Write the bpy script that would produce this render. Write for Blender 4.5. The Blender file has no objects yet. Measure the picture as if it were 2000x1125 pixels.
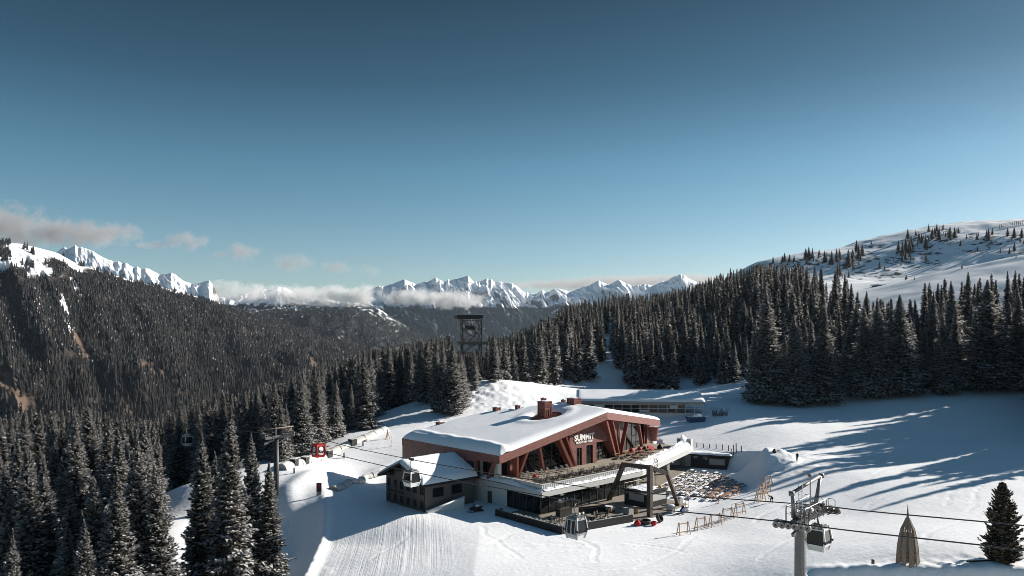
import bpy, bmesh, math, random
import numpy as np
from mathutils import Vector, Matrix, Quaternion

rng = np.random.default_rng(7)
random.seed(7)
SC = bpy.context.scene
DENOISE = True
COL = SC.collection
F, HY, CZ = 1500.0, 640.0, 32.0          # focal length in photo pixels, horizon row, camera height


def W(px, py, d):
    return Vector(((px - 1000.0) / F * d, d, CZ - (py - HY) / F * d))


def PX(x, y, z):
    return 1000 + F * x / y, HY - F * (z - CZ) / y


# ------------------------------------------------------------------ camera
cam_d = bpy.data.cameras.new('camera')
cam = bpy.data.objects.new('camera', cam_d)
COL.objects.link(cam)
cam.location = (0, 0, CZ)
cam.rotation_euler = (math.radians(90), 0, 0)
cam_d.sensor_width = 36
cam_d.lens = 36 * F / 2000
cam_d.shift_y = (HY - 562.5) / 2000
cam_d.clip_start = 0.5
cam_d.clip_end = 60000
SC.camera = cam

# ------------------------------------------------------------------ light
SKYRAMP = [(0.09, (0.90, 0.83, 0.81)), (0.2, (0.62, 0.68, 0.70)), (0.3, (0.32, 0.385, 0.41))]
SUN_EL = math.radians(21.8)
SUN_AZ = math.atan2(0.905, 0.425)         # clockwise from +Y
sdir = Vector((math.sin(SUN_AZ) * math.cos(SUN_EL), math.cos(SUN_AZ) * math.cos(SUN_EL), math.sin(SUN_EL)))
ld = bpy.data.lights.new('sun', 'SUN')
ld.energy = 5.0
ld.angle = math.radians(0.53)
ld.color = (1.0, 0.935, 0.85)
lo = bpy.data.objects.new('sun', ld)
COL.objects.link(lo)
lo.rotation_euler = sdir.to_track_quat('Z', 'Y').to_euler()
lo.location = (60, 40, 120)
wd = bpy.data.worlds.new('World')
SC.world = wd
wd.use_nodes = True
wt = wd.node_tree
wt.nodes.clear()
sky = wt.nodes.new('ShaderNodeTexSky')
sky.sky_type = 'NISHITA'
sky.sun_disc = False
sky.sun_elevation = SUN_EL
sky.sun_rotation = SUN_AZ
sky.altitude = 1900
sky.air_density = 1.0
sky.dust_density = 2.2
sky.ozone_density = 3.0
hs = wt.nodes.new('ShaderNodeHueSaturation')
hs.inputs['Hue'].default_value = 0.474
hs.inputs['Saturation'].default_value = 1.06
gm = wt.nodes.new('ShaderNodeMix')
gm.data_type = 'RGBA'
gm.blend_type = 'MULTIPLY'
gm.inputs[0].default_value = 1.0
wtc = wt.nodes.new('ShaderNodeTexCoord')
wsp = wt.nodes.new('ShaderNodeSeparateXYZ')
wrp = wt.nodes.new('ShaderNodeValToRGB')       # deepens the blue upward, then brightens the dome overhead for fill
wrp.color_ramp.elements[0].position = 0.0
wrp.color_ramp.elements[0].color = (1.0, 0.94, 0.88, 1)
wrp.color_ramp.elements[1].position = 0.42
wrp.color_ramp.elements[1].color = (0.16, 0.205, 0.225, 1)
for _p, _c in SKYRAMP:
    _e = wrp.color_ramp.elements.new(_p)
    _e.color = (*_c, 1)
_e = wrp.color_ramp.elements.new(0.66)  # unseen upper dome, brightened to add fill light in the shade
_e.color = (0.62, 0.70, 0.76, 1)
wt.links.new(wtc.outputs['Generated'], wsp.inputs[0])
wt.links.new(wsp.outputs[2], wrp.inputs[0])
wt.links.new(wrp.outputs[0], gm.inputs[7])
bg = wt.nodes.new('ShaderNodeBackground')
bg.inputs[1].default_value = 0.066
ow = wt.nodes.new('ShaderNodeOutputWorld')
wt.links.new(sky.outputs[0], hs.inputs['Color'])
wt.links.new(hs.outputs[0], gm.inputs[6])
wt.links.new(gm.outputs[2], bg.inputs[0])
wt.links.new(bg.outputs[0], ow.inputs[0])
SC.view_settings.view_transform = 'Standard'
SC.view_settings.look = 'None'
SC.view_settings.gamma = 1
SC.view_settings.exposure = 0.88
SC.cycles.max_bounces = 5
SC.cycles.diffuse_bounces = 3
SC.cycles.glossy_bounces = 3
SC.cycles.transmission_bounces = 2
SC.cycles.transparent_max_bounces = 4
SC.cycles.volume_bounces = 1
SC.cycles.use_denoising = DENOISE
SC.cycles.filter_width = 0.9


# ------------------------------------------------------------------ materials
def nt(name):
    m = bpy.data.materials.new(name)
    m.use_nodes = True
    t = m.node_tree
    return m, t, t.nodes['Principled BSDF']


def mat(name, col, rough=0.6, metal=0.0, var=0.12, scale=1.5, bump=0.0, spec=0.3, coord='Object', bscale=None):
    m, t, b = nt(name)
    b.inputs['Roughness'].default_value = rough
    b.inputs['Metallic'].default_value = metal
    b.inputs['Specular IOR Level'].default_value = spec
    tc = t.nodes.new('ShaderNodeTexCoord')
    nz = t.nodes.new('ShaderNodeTexNoise')
    nz.inputs['Scale'].default_value = scale
    nz.inputs['Detail'].default_value = 5
    t.links.new(tc.outputs[coord], nz.inputs['Vector'])
    mx = t.nodes.new('ShaderNodeMix')
    mx.data_type = 'RGBA'
    c = np.array(col)
    mx.inputs[6].default_value = (*np.clip(c * (1 - var), 0, 1), 1)
    mx.inputs[7].default_value = (*np.clip(c * (1 + var), 0, 1), 1)
    t.links.new(nz.outputs[0], mx.inputs[0])
    t.links.new(mx.outputs[2], b.inputs['Base Color'])
    if bump:
        n2 = t.nodes.new('ShaderNodeTexNoise')
        n2.inputs['Scale'].default_value = bscale or scale * 4
        n2.inputs['Detail'].default_value = 4
        t.links.new(tc.outputs[coord], n2.inputs['Vector'])
        bp = t.nodes.new('ShaderNodeBump')
        bp.inputs['Strength'].default_value = bump
        bp.inputs['Distance'].default_value = 0.1
        t.links.new(n2.outputs[0], bp.inputs['Height'])
        t.links.new(bp.outputs[0], b.inputs['Normal'])
    return m


def shingle(name, col, sx, sy, mortar=0.4):
    m, t, b = nt(name)
    tc = t.nodes.new('ShaderNodeTexCoord')
    mp = t.nodes.new('ShaderNodeCombineXYZ')
    sp = t.nodes.new('ShaderNodeSeparateXYZ')
    t.links.new(tc.outputs['Object'], sp.inputs[0])
    ad = t.nodes.new('ShaderNodeMath')
    ad.operation = 'ADD'
    t.links.new(sp.outputs[0], ad.inputs[0])
    t.links.new(sp.outputs[1], ad.inputs[1])
    t.links.new(ad.outputs[0], mp.inputs[0])
    t.links.new(sp.outputs[2], mp.inputs[1])
    br = t.nodes.new('ShaderNodeTexBrick')
    c = np.array(col)
    br.inputs['Color1'].default_value = (*(c * 0.78), 1)
    br.inputs['Color2'].default_value = (*(c * 1.22), 1)
    br.inputs['Mortar'].default_value = (*(c * mortar), 1)
    br.inputs['Scale'].default_value = 1.0
    br.inputs['Mortar Size'].default_value = 0.025
    br.inputs['Brick Width'].default_value = sx
    br.inputs['Row Height'].default_value = sy
    t.links.new(mp.outputs[0], br.inputs['Vector'])
    t.links.new(br.outputs[0], b.inputs['Base Color'])
    b.inputs['Roughness'].default_value = 0.5
    bp = t.nodes.new('ShaderNodeBump')
    bp.inputs['Strength'].default_value = 0.35
    bp.inputs['Distance'].default_value = 0.04
    t.links.new(br.outputs[1], bp.inputs['Height'])
    bp.invert = True
    t.links.new(bp.outputs[0], b.inputs['Normal'])
    return m


M = {}
M['snow'] = mat('snow', (0.82, 0.835, 0.86), 0.7, var=0.03, scale=0.8, bump=0.25, spec=0.2, bscale=5)
M['red'] = shingle('red_shingle', (0.205, 0.069, 0.053), 0.6, 0.3)
M['redplain'] = mat('red_metal', (0.185, 0.060, 0.046), 0.5, var=0.15, scale=1.2)
M['glass'] = mat('dark_glass', (0.010, 0.012, 0.014), 0.05, var=0.3, scale=0.6, spec=0.32, bump=0.03, bscale=0.5)
M['mullion'] = mat('dark_mullion', (0.06, 0.055, 0.05), 0.5)
M['white'] = mat('white_render', (0.62, 0.61, 0.59), 0.7, var=0.06, scale=0.7, bump=0.1)
M['pale'] = mat('pale_panel', (0.50, 0.50, 0.49), 0.5, var=0.07, scale=0.6)
M['greywall'] = mat('grey_render', (0.115, 0.102, 0.09), 0.85, var=0.14, scale=0.9, bump=0.2)
M['concrete'] = mat('concrete', (0.30, 0.29, 0.275), 0.85, var=0.15, scale=1.1, bump=0.15)
M['deck'] = mat('deck_boards', (0.30, 0.255, 0.205), 0.8, var=0.28, scale=0.5, bump=0.1)
M['patio'] = mat('patio_paving', (0.24, 0.205, 0.17), 0.85, var=0.35, scale=0.45, bump=0.15)
M['black'] = mat('black_paint', (0.018, 0.017, 0.017), 0.6, var=0.3, scale=1.4)
M['darkbrown'] = mat('dark_timber', (0.055, 0.043, 0.036), 0.6, var=0.3, scale=1.6, bump=0.1)
M['wood'] = mat('pale_timber', (0.46, 0.30, 0.19), 0.7, var=0.22, scale=2.5, bump=0.1)
M['orange'] = mat('orange_timber', (0.25, 0.125, 0.08), 0.65, var=0.3, scale=1.4, bump=0.1)
M['oldwood'] = mat('weathered_timber', (0.25, 0.20, 0.155), 0.85, var=0.3, scale=1.8, bump=0.3)
M['greysteel'] = mat('galvanised_steel', (0.22, 0.21, 0.20), 0.45, metal=0.3, var=0.16, scale=1.2)
M['darksteel'] = mat('dark_steel', (0.06, 0.06, 0.06), 0.5, metal=0.4, var=0.25, scale=2)
M['silver'] = mat('silver_metal', (0.48, 0.49, 0.50), 0.35, metal=0.5, var=0.08, scale=2)
M['whitepaint'] = mat('white_paint', (0.74, 0.74, 0.72), 0.4, var=0.06, scale=2)
M['redpaint'] = mat('red_paint', (0.48, 0.022, 0.02), 0.35, var=0.12, scale=2)
M['darkred'] = mat('dark_red_film', (0.10, 0.014, 0.014), 0.2, var=0.2, scale=2, spec=0.5)
M['redcloth'] = mat('red_fabric', (0.38, 0.02, 0.022), 0.8, var=0.2, scale=3, bump=0.2)
M['rubber'] = mat('rubber', (0.05, 0.045, 0.042), 0.8, var=0.3, scale=2)
M['sheave'] = mat('sheave_wheel', (0.46, 0.39, 0.33), 0.6, var=0.25, scale=2)
M['tarp'] = mat('tunnel_cover', (0.56, 0.555, 0.53), 0.5, var=0.12, scale=0.5, bump=0.1)
M['blue'] = mat('blue_paint', (0.02, 0.05, 0.13), 0.5, var=0.2)
M['skin'] = mat('skin', (0.5, 0.32, 0.24), 0.6)
M['darkcloth'] = mat('dark_fabric', (0.02, 0.024, 0.032), 0.85, var=0.3)
M['yellow'] = mat('yellow_paint', (0.55, 0.30, 0.04), 0.5)
M['bark'] = mat('bark', (0.085, 0.065, 0.05), 0.9, var=0.3, scale=2, bump=0.4)
M['maroon'] = mat('maroon_board', (0.06, 0.018, 0.026), 0.5)
M['pillow'] = mat('pillow_white', (0.7, 0.69, 0.67), 0.8, var=0.06, scale=3)
M['sticker'] = mat('blue_sticker', (0.12, 0.36, 0.6), 0.5)
M['rib'] = mat('ribbed_parapet', (0.56, 0.555, 0.545), 0.45, var=0.05)


def needles(name, base, brown, nsc=0.55):
    m, t, b = nt(name)
    oi = t.nodes.new('ShaderNodeObjectInfo')
    ge = t.nodes.new('ShaderNodeNewGeometry')
    nz = t.nodes.new('ShaderNodeTexNoise')
    nz.inputs['Scale'].default_value = nsc
    nz.inputs['Detail'].default_value = 3
    t.links.new(ge.outputs['Position'], nz.inputs['Vector'])
    ad = t.nodes.new('ShaderNodeMath')
    ad.operation = 'MULTIPLY_ADD'
    ad.inputs[1].default_value = 0.5
    t.links.new(oi.outputs['Random'], ad.inputs[0])
    t.links.new(nz.outputs[0], ad.inputs[2])
    rp = t.nodes.new('ShaderNodeValToRGB')
    rp.color_ramp.elements[0].position = 0.35
    rp.color_ramp.elements[1].position = 1.05 if False else 1.0
    rp.color_ramp.elements[0].color = (*base, 1)
    rp.color_ramp.elements[1].color = (*brown, 1)
    t.links.new(ad.outputs[0], rp.inputs[0])
    t.links.new(rp.outputs[0], b.inputs['Base Color'])
    b.inputs['Roughness'].default_value = 0.75
    b.inputs['Specular IOR Level'].default_value = 0.15
    return m


M['needle'] = needles('spruce_needles', (0.020, 0.026, 0.021), (0.062, 0.053, 0.042))
M['treesnow'] = mat('branch_snow', (0.74, 0.75, 0.77), 0.8, var=0.12, scale=1.0, spec=0.1)
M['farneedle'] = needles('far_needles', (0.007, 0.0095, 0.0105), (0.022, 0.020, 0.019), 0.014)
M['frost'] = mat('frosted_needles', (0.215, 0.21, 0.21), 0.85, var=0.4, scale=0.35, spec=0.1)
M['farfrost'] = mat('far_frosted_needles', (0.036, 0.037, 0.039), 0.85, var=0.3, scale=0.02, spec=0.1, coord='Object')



def translucent(m, fac, col):
    t = m.node_tree
    b = t.nodes['Principled BSDF']
    out = t.nodes['Material Output']
    tl = t.nodes.new('ShaderNodeBsdfTranslucent')
    tl.inputs[0].default_value = (*col, 1)
    mx = t.nodes.new('ShaderNodeMixShader')
    mx.inputs[0].default_value = fac
    t.links.new(b.outputs[0], mx.inputs[1])
    t.links.new(tl.outputs[0], mx.inputs[2])
    t.links.new(mx.outputs[0], out.inputs['Surface'])


translucent(M['treesnow'], 0.45, (0.82, 0.80, 0.77))
translucent(M['frost'], 0.42, (0.31, 0.285, 0.265))
translucent(M['needle'], 0.22, (0.06, 0.055, 0.03))
# ------------------------------------------------------------------ object helpers
def link(o, parent=None):
    COL.objects.link(o)
    if parent is not None:
        o.parent = parent
    return o


def tag(o, label=None, cat=None, group=None, kind=None):
    if label:
        o['label'] = label
    if cat:
        o['category'] = cat
    if group:
        o['group'] = group
    if kind:
        o['kind'] = kind
    return o


def empty(name, loc, rz=0.0, label=None, cat=None, group=None, rot=None):
    o = bpy.data.objects.new(name, None)
    o.location = loc
    o.rotation_euler = rot if rot is not None else (0, 0, rz)
    o.empty_display_size = 0.3
    link(o)
    return tag(o, label, cat, group)


def copy_tree(o, parent=None):
    c = o.copy()
    link(c, parent)
    for ch in list(o.children):
        copy_tree(ch, c)
    return c


class MB:
    def __init__(s):
        s.v, s.f, s.m = [], [], []

    def add(s, vs, fs, mi=0):
        n = len(s.v)
        s.v += [tuple(map(float, p)) for p in vs]
        s.f += [tuple(n + i for i in f) for f in fs]
        s.m += [mi] * len(fs)
        return s

    def hexa(s, p, mi=0):
        return s.add(p, [(3, 2, 1, 0), (4, 5, 6, 7), (0, 1, 5, 4), (1, 2, 6, 5), (2, 3, 7, 6), (3, 0, 4, 7)], mi)

    def box(s, x0, x1, y0, y1, z0, z1, mi=0):
        return s.hexa([(x0, y0, z0), (x1, y0, z0), (x1, y1, z0), (x0, y1, z0),
                       (x0, y0, z1), (x1, y0, z1), (x1, y1, z1), (x0, y1, z1)], mi)

    def beam(s, p0, p1, w, h, up=(0, 0, 1), mi=0, w1=None, h1=None):
        p0, p1 = Vector(p0), Vector(p1)
        d = (p1 - p0).normalized()
        sd = d.cross(Vector(up))
        if sd.length < 1e-4:
            sd = d.cross(Vector((1, 0, 0)))
        sd.normalize()
        u = sd.cross(d).normalized()
        w1 = w if w1 is None else w1
        h1 = h if h1 is None else h1
        q = [p0 - sd * w / 2 - u * h / 2, p0 + sd * w / 2 - u * h / 2, p0 + sd * w / 2 + u * h / 2, p0 - sd * w / 2 + u * h / 2,
             p1 - sd * w1 / 2 - u * h1 / 2, p1 + sd * w1 / 2 - u * h1 / 2, p1 + sd * w1 / 2 + u * h1 / 2, p1 - sd * w1 / 2 + u * h1 / 2]
        return s.hexa(q, mi)

    def tube(s, pts, r, n=8, r1=None, cap=True, mi=0):
        pts = [Vector(p) for p in pts]
        k = len(pts)
        rs = [r + ((r1 if r1 is not None else r) - r) * i / (k - 1) for i in range(k)]
        vs = []
        prev = None
        for i, p in enumerate(pts):
            d = (pts[min(i + 1, k - 1)] - pts[max(i - 1, 0)]).normalized()
            if prev is None:
                a = d.cross(Vector((0, 0, 1)))
                if a.length < 1e-3:
                    a = d.cross(Vector((1, 0, 0)))
            else:
                a = prev - d * prev.dot(d)
            a.normalize()
            prev = a
            b = d.cross(a)
            for j in range(n):
                t = 2 * math.pi * j / n
                vs.append(p + (a * math.cos(t) + b * math.sin(t)) * rs[i])
        fs = []
        for i in range(k - 1):
            for j in range(n):
                fs.append((i * n + j, i * n + (j + 1) % n, (i + 1) * n + (j + 1) % n, (i + 1) * n + j))
        if cap:
            fs.append(tuple(range(n))[::-1])
            fs.append(tuple((k - 1) * n + j for j in range(n)))
        return s.add(vs, fs, mi)

    def prism(s, poly, z0, z1, mi=0):
        """poly: list of (x,y); z0,z1 number or function(x,y)."""
        g0 = z0 if callable(z0) else (lambda x, y: z0)
        g1 = z1 if callable(z1) else (lambda x, y: z1)
        n = len(poly)
        vs = [(x, y, g0(x, y)) for x, y in poly] + [(x, y, g1(x, y)) for x, y in poly]
        fs = [tuple(range(n))[::-1], tuple(range(n, 2 * n))] + [(i, (i + 1) % n, n + (i + 1) % n, n + i) for i in range(n)]
        return s.add(vs, fs, mi)

    def lathe(s, prof, c=(0, 0, 0), n=14, mi=0, closed=True):
        vs, fs = [], []
        k = len(prof)
        for r, z in prof:
            for j in range(n):
                t = 2 * math.pi * j / n
                vs.append((c[0] + r * math.cos(t), c[1] + r * math.sin(t), c[2] + z))
        for i in range(k - 1):
            for j in range(n):
                fs.append((i * n + j, i * n + (j + 1) % n, (i + 1) * n + (j + 1) % n, (i + 1) * n + j))
        if closed:
            fs.append(tuple(range(n))[::-1])
            fs.append(tuple((k - 1) * n + j for j in range(n)))
        return s.add(vs, fs, mi)

    def blob(s, c, r, seed=0, amp=0.2, mi=0):
        bm = bmesh.new()
        bmesh.ops.create_icosphere(bm, subdivisions=2, radius=1)
        rr = random.Random(seed)
        ph = [rr.uniform(0, 6) for _ in range(3)]
        vs = []
        for v in bm.verts:
            k = 1 + amp * (math.sin(2.3 * v.co.x + ph[0]) + math.sin(2.9 * v.co.y + ph[1]) + math.sin(2.6 * v.co.z + ph[2])) / 2
            vs.append((c[0] + v.co.x * r[0] * k, c[1] + v.co.y * r[1] * k, c[2] + v.co.z * r[2] * k))
        fs = [tuple(v.index for v in f.verts) for f in bm.faces]
        bm.free()
        return s.add(vs, fs, mi)

    def build(s, name, mats, parent=None, smooth=False, bevel=0.0):
        me = bpy.data.meshes.new(name)
        me.from_pydata(s.v, [], s.f)
        for m in (mats if isinstance(mats, (list, tuple)) else [mats]):
            me.materials.append(m)
        if len(set(s.m)) > 1:
            me.polygons.foreach_set('material_index', s.m)
        if smooth:
            me.polygons.foreach_set('use_smooth', [True] * len(me.polygons))
        bm = bmesh.new()
        bm.from_mesh(me)
        bmesh.ops.recalc_face_normals(bm, faces=bm.faces)
        bm.to_mesh(me)
        bm.free()
        me.update()
        o = bpy.data.objects.new(name, me)
        link(o, parent)
        if bevel:
            md = o.modifiers.new('bevel', 'BEVEL')
            md.width = bevel
            md.segments = 2
            md.limit_method = 'ANGLE'
        return o


def np_mesh(name, V, Q, mi=None, mats=(), smooth=False):
    """V (n,3) float, Q (m,k) int faces of equal size."""
    me = bpy.data.meshes.new(name)
    k = Q.shape[1]
    me.vertices.add(len(V))
    me.vertices.foreach_set('co', np.ascontiguousarray(V, dtype=np.float32).ravel())
    me.loops.add(Q.size)
    me.loops.foreach_set('vertex_index', np.ascontiguousarray(Q, dtype=np.int32).ravel())
    me.polygons.add(len(Q))
    me.polygons.foreach_set('loop_start', np.arange(0, Q.size, k, dtype=np.int32))
    me.polygons.foreach_set('loop_total', np.full(len(Q), k, dtype=np.int32))
    for m in mats:
        me.materials.append(m)
    if mi is not None:
        me.polygons.foreach_set('material_index', np.ascontiguousarray(mi, dtype=np.int32))
    if smooth:
        me.polygons.foreach_set('use_smooth', np.ones(len(Q), dtype=bool))
    me.update(calc_edges=True)
    return me


def grid_quads(nu, nv):
    i = np.arange(nu - 1)[:, None] * nv + np.arange(nv - 1)[None, :]
    i = i.ravel()
    return np.stack([i, i + nv, i + nv + 1, i + 1], 1)


# ------------------------------------------------------------------ noise
def _h(ix, iy, seed):
    n = (ix.astype(np.int64) * 374761393 + iy.astype(np.int64) * 668265263 + seed * 1442695041) & 0xFFFFFFFF
    n = ((n ^ (n >> 13)) * 1274126177) & 0xFFFFFFFF
    n = n ^ (n >> 16)
    return (n & 0xFFFFFF) / float(0xFFFFFF)


def vn(x, y, seed=0):
    x = np.asarray(x, float)
    y = np.asarray(y, float)
    ix, iy = np.floor(x), np.floor(y)
    fx, fy = x - ix, y - iy
    fx = fx * fx * fx * (fx * (fx * 6 - 15) + 10)
    fy = fy * fy * fy * (fy * (fy * 6 - 15) + 10)
    a, b = _h(ix, iy, seed), _h(ix + 1, iy, seed)
    c, d = _h(ix, iy + 1, seed), _h(ix + 1, iy + 1, seed)
    return (a + (b - a) * fx) * (1 - fy) + (c + (d - c) * fx) * fy


def fbm(x, y, oct=4, seed=0, gain=0.5):
    r, a, s = 0, 1, 0
    for o in range(oct):
        r = r + a * (vn(x * 2 ** o + 17.3 * o, y * 2 ** o - 9.1 * o, seed + o) - 0.5)
        s += a
        a *= gain
    return r / s * 2


def ridged(x, y, oct=4, seed=0, gain=0.55):
    r, a, s = 0, 1, 0
    for o in range(oct):
        r = r + a * (1 - np.abs(2 * vn(x * 2 ** o + 5.7 * o, y * 2 ** o + 3.1 * o, seed + o) - 1))
        s += a
        a *= gain
    return r / s


def sstep(a, b, x):
    t = np.clip((x - a) / (b - a), 0, 1)
    return t * t * (3 - 2 * t)
# ------------------------------------------------------------------ the club's own axes: a along the front, b towards the back
P0 = np.array([5.1, 130.0])
UA = np.array([0.73, 0.683])
VB = np.array([-0.683, 0.73])
PHI = math.atan2(UA[1], UA[0])


def LB(a, b):
    return P0 + UA * a + VB * b


def to_local(x, y):
    dx, dy = x - P0[0], y - P0[1]
    return dx * UA[0] + dy * UA[1], dx * VB[0] + dy * VB[1]


# ------------------------------------------------------------------ terrain
cp = []
for px, py, d in [
    (850, 1100, 104), (1100, 1120, 100), (1400, 1120, 99), (1320, 1045, 118), (1404, 983, 135), (1507, 985, 131), (1640, 1010, 122),
    (1557, 901, 156), (1770, 1105, 93), (1960, 1110, 90), (1560, 1120, 94), (1700, 895, 162), (1850, 850, 180), (2000, 870, 162), (2200, 870, 165),
    (1465, 786, 228), (1540, 790, 225), (1620, 793, 222), (1750, 780, 222), (2000, 766, 228), (2250, 755, 235), (1300, 850, 190),
    (1430, 872, 178), (1500, 830, 192), (1365, 815, 204), (1200, 812, 207), (1460, 757, 250), (1380, 788, 217), (1100, 790, 225), (960, 745, 235),
    (1050, 754, 240), (1140, 767, 240), (900, 790, 215), (870, 815, 200), (830, 850, 180), (750, 838, 190), (700, 861, 175), (640, 930, 148),
    (570, 910, 152), (560, 960, 140), (700, 950, 142), (480, 985, 135), (350, 950, 140), (350, 1000, 125), (525, 1100, 106), (455, 1125, 99),
    (1250, 766, 290), (1130, 757, 285), (1185, 705, 430), (1000, 690, 520), (1000, 705, 320), (1050, 668, 570), (1100, 641, 600), (1100, 690, 400), (1150, 634, 610), (1200, 624, 620), (1200, 685, 430), (1260, 624, 630),
    (1340, 608, 640), (1340, 680, 400), (1400, 587, 640), (1450, 568, 640), (1450, 655, 400), (1500, 562, 640), (1560, 556, 630), (1550, 660, 370), (1700, 562, 500),
    (1700, 672, 320), (1900, 530, 420), (2000, 500, 430), (1900, 668, 310), (2150, 480, 450), (2000, 662, 305),
    (1480, 514, 880), (1600, 494, 900), (1700, 463, 920), (1820, 444, 940), (1900, 447, 950), (2000, 443, 960), (2200, 430, 990),
    (1700, 546, 680), (1850, 548, 640), (1600, 532, 760), (1950, 520, 640)]:
    p = W(px, py, d)
    cp.append((p.x, p.y, p.z))
for a, b in [(0, 0), (-10, 8), (15, -15), (30, -6), (42, -6), (-16, 30), (-8, 45), (10, -25), (-25, 20), (-12, -10), (46, 0), (25, 25)]:
    x, y = LB(a, b)
    cp.append((x, y, 0.0))
for px, d, z in [(200, 90, -5), (0, 90, -9), (-250, 90, -12), (0, 150, -9), (200, 150, -7), (300, 200, -8), (450, 200, -4), (600, 200, 3), (700, 230, 4.5),
                 (800, 250, 7), (870, 270, 8), (500, 300, -15), (700, 320, -5), (0, 300, -30), (850, 380, -8), (930, 330, 8), (960, 600, -20), (1000, 900, -30), (1100, 900, 5), (1200, 950, 15), (1340, 950, 30)]:
    cp.append(((px - 1000) / F * d, d, z))
for x, y, z in [(-300, 500, -110), (-150, 450, -70), (-60, 480, -38), (-800, 900, -150), (-300, 1200, -150), (300, 1500, 30), (800, 1500, 110), (1300, 1200, 150),
                (40, 72, -7), (0, 62, -8), (-40, 62, -14), (80, 62, -6), (0, 20, -16), (-80, 30, -25), (80, 20, -14), (200, 120, 12), (250, 220, 22), (450, 350, 85), (700, 700, 150)]:
    cp.append((x, y, z))
cp = np.array(cp)
_S = 100.0


def _phi(r2):
    return np.where(r2 > 1e-12, 0.5 * r2 * np.log(np.maximum(r2, 1e-12)), 0)


_A = cp[:, :2] / _S
_K = _phi(((_A[:, None] - _A[None]) ** 2).sum(-1)) + np.eye(len(cp)) * 0.002
_Pm = np.hstack([np.ones((len(cp), 1)), _A])
_M = np.block([[_K, _Pm], [_Pm.T, np.zeros((3, 3))]])
_sol = np.linalg.solve(_M, np.concatenate([cp[:, 2], np.zeros(3)]))


def tps(x, y):
    x = np.asarray(x, float)
    y = np.asarray(y, float)
    sh = x.shape
    q = np.stack([x.ravel() / _S, y.ravel() / _S], 1)
    out = np.empty(len(q))
    for i in range(0, len(q), 20000):
        c = q[i:i + 20000]
        r2 = ((c[:, None] - _A[None]) ** 2).sum(-1)
        out[i:i + 20000] = _phi(r2) @ _sol[:-3] + _sol[-3] + c @ _sol[-2:]
    return out.reshape(sh)


def seg_dist(x, y, pts):
    """distance to a polyline, signed side (positive = left of the direction of travel) and arc length."""
    best = np.full(x.shape, 1e9)
    side = np.zeros(x.shape)
    arc = np.zeros(x.shape)
    acc = 0.0
    for (x0, y0), (x1, y1) in zip(pts[:-1], pts[1:]):
        dx, dy = x1 - x0, y1 - y0
        L = math.hypot(dx, dy)
        t = np.clip(((x - x0) * dx + (y - y0) * dy) / (L * L), 0, 1)
        ex, ey = x - x0 - t * dx, y - y0 - t * dy
        dd = np.hypot(ex, ey)
        k = dd < best
        best = np.where(k, dd, best)
        side = np.where(k, np.sign(dx * (y - y0) - dy * (x - x0)), side)
        arc = np.where(k, acc + t * L, arc)
        acc += L
    return best, side, arc, acc


def g0(px, py, z=0.0):
    d = (CZ - z) * F / (py - HY)
    return ((px - 1000) / F * d, d)


TILT = 0.105


def g1(px, py):
    z = 0.0
    for _ in range(20):
        x, y = g0(px, py, z)
        z = -TILT * max(0.0, -5.0 - x)
    return x, y


EDGE = [g1(628, 1002), g1(636, 1030), g1(634, 1052), g1(616, 1090), g1(590, 1140), (-30, 88), (-30, 60)]
BERM = [W(563, 990, 132).xy, W(568, 952, 141).xy, W(622, 925, 150).xy, W(700, 903, 158).xy, W(790, 878, 168).xy]
BANK = [W(1566, 1124, 94.8).xy, W(1640, 1113, 93.7).xy, W(1760, 1110, 91.9).xy, W(1880, 1113, 90.5).xy, W(2020, 1108, 89.2).xy, W(2400, 1100, 86).xy]
PILE = W(1500, 905, 159).xy
PILE2 = W(1455, 915, 163).xy
HUT_A = np.array([41.3, 176.0])
HUT_B = np.array([49.0, 172.6])


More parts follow.
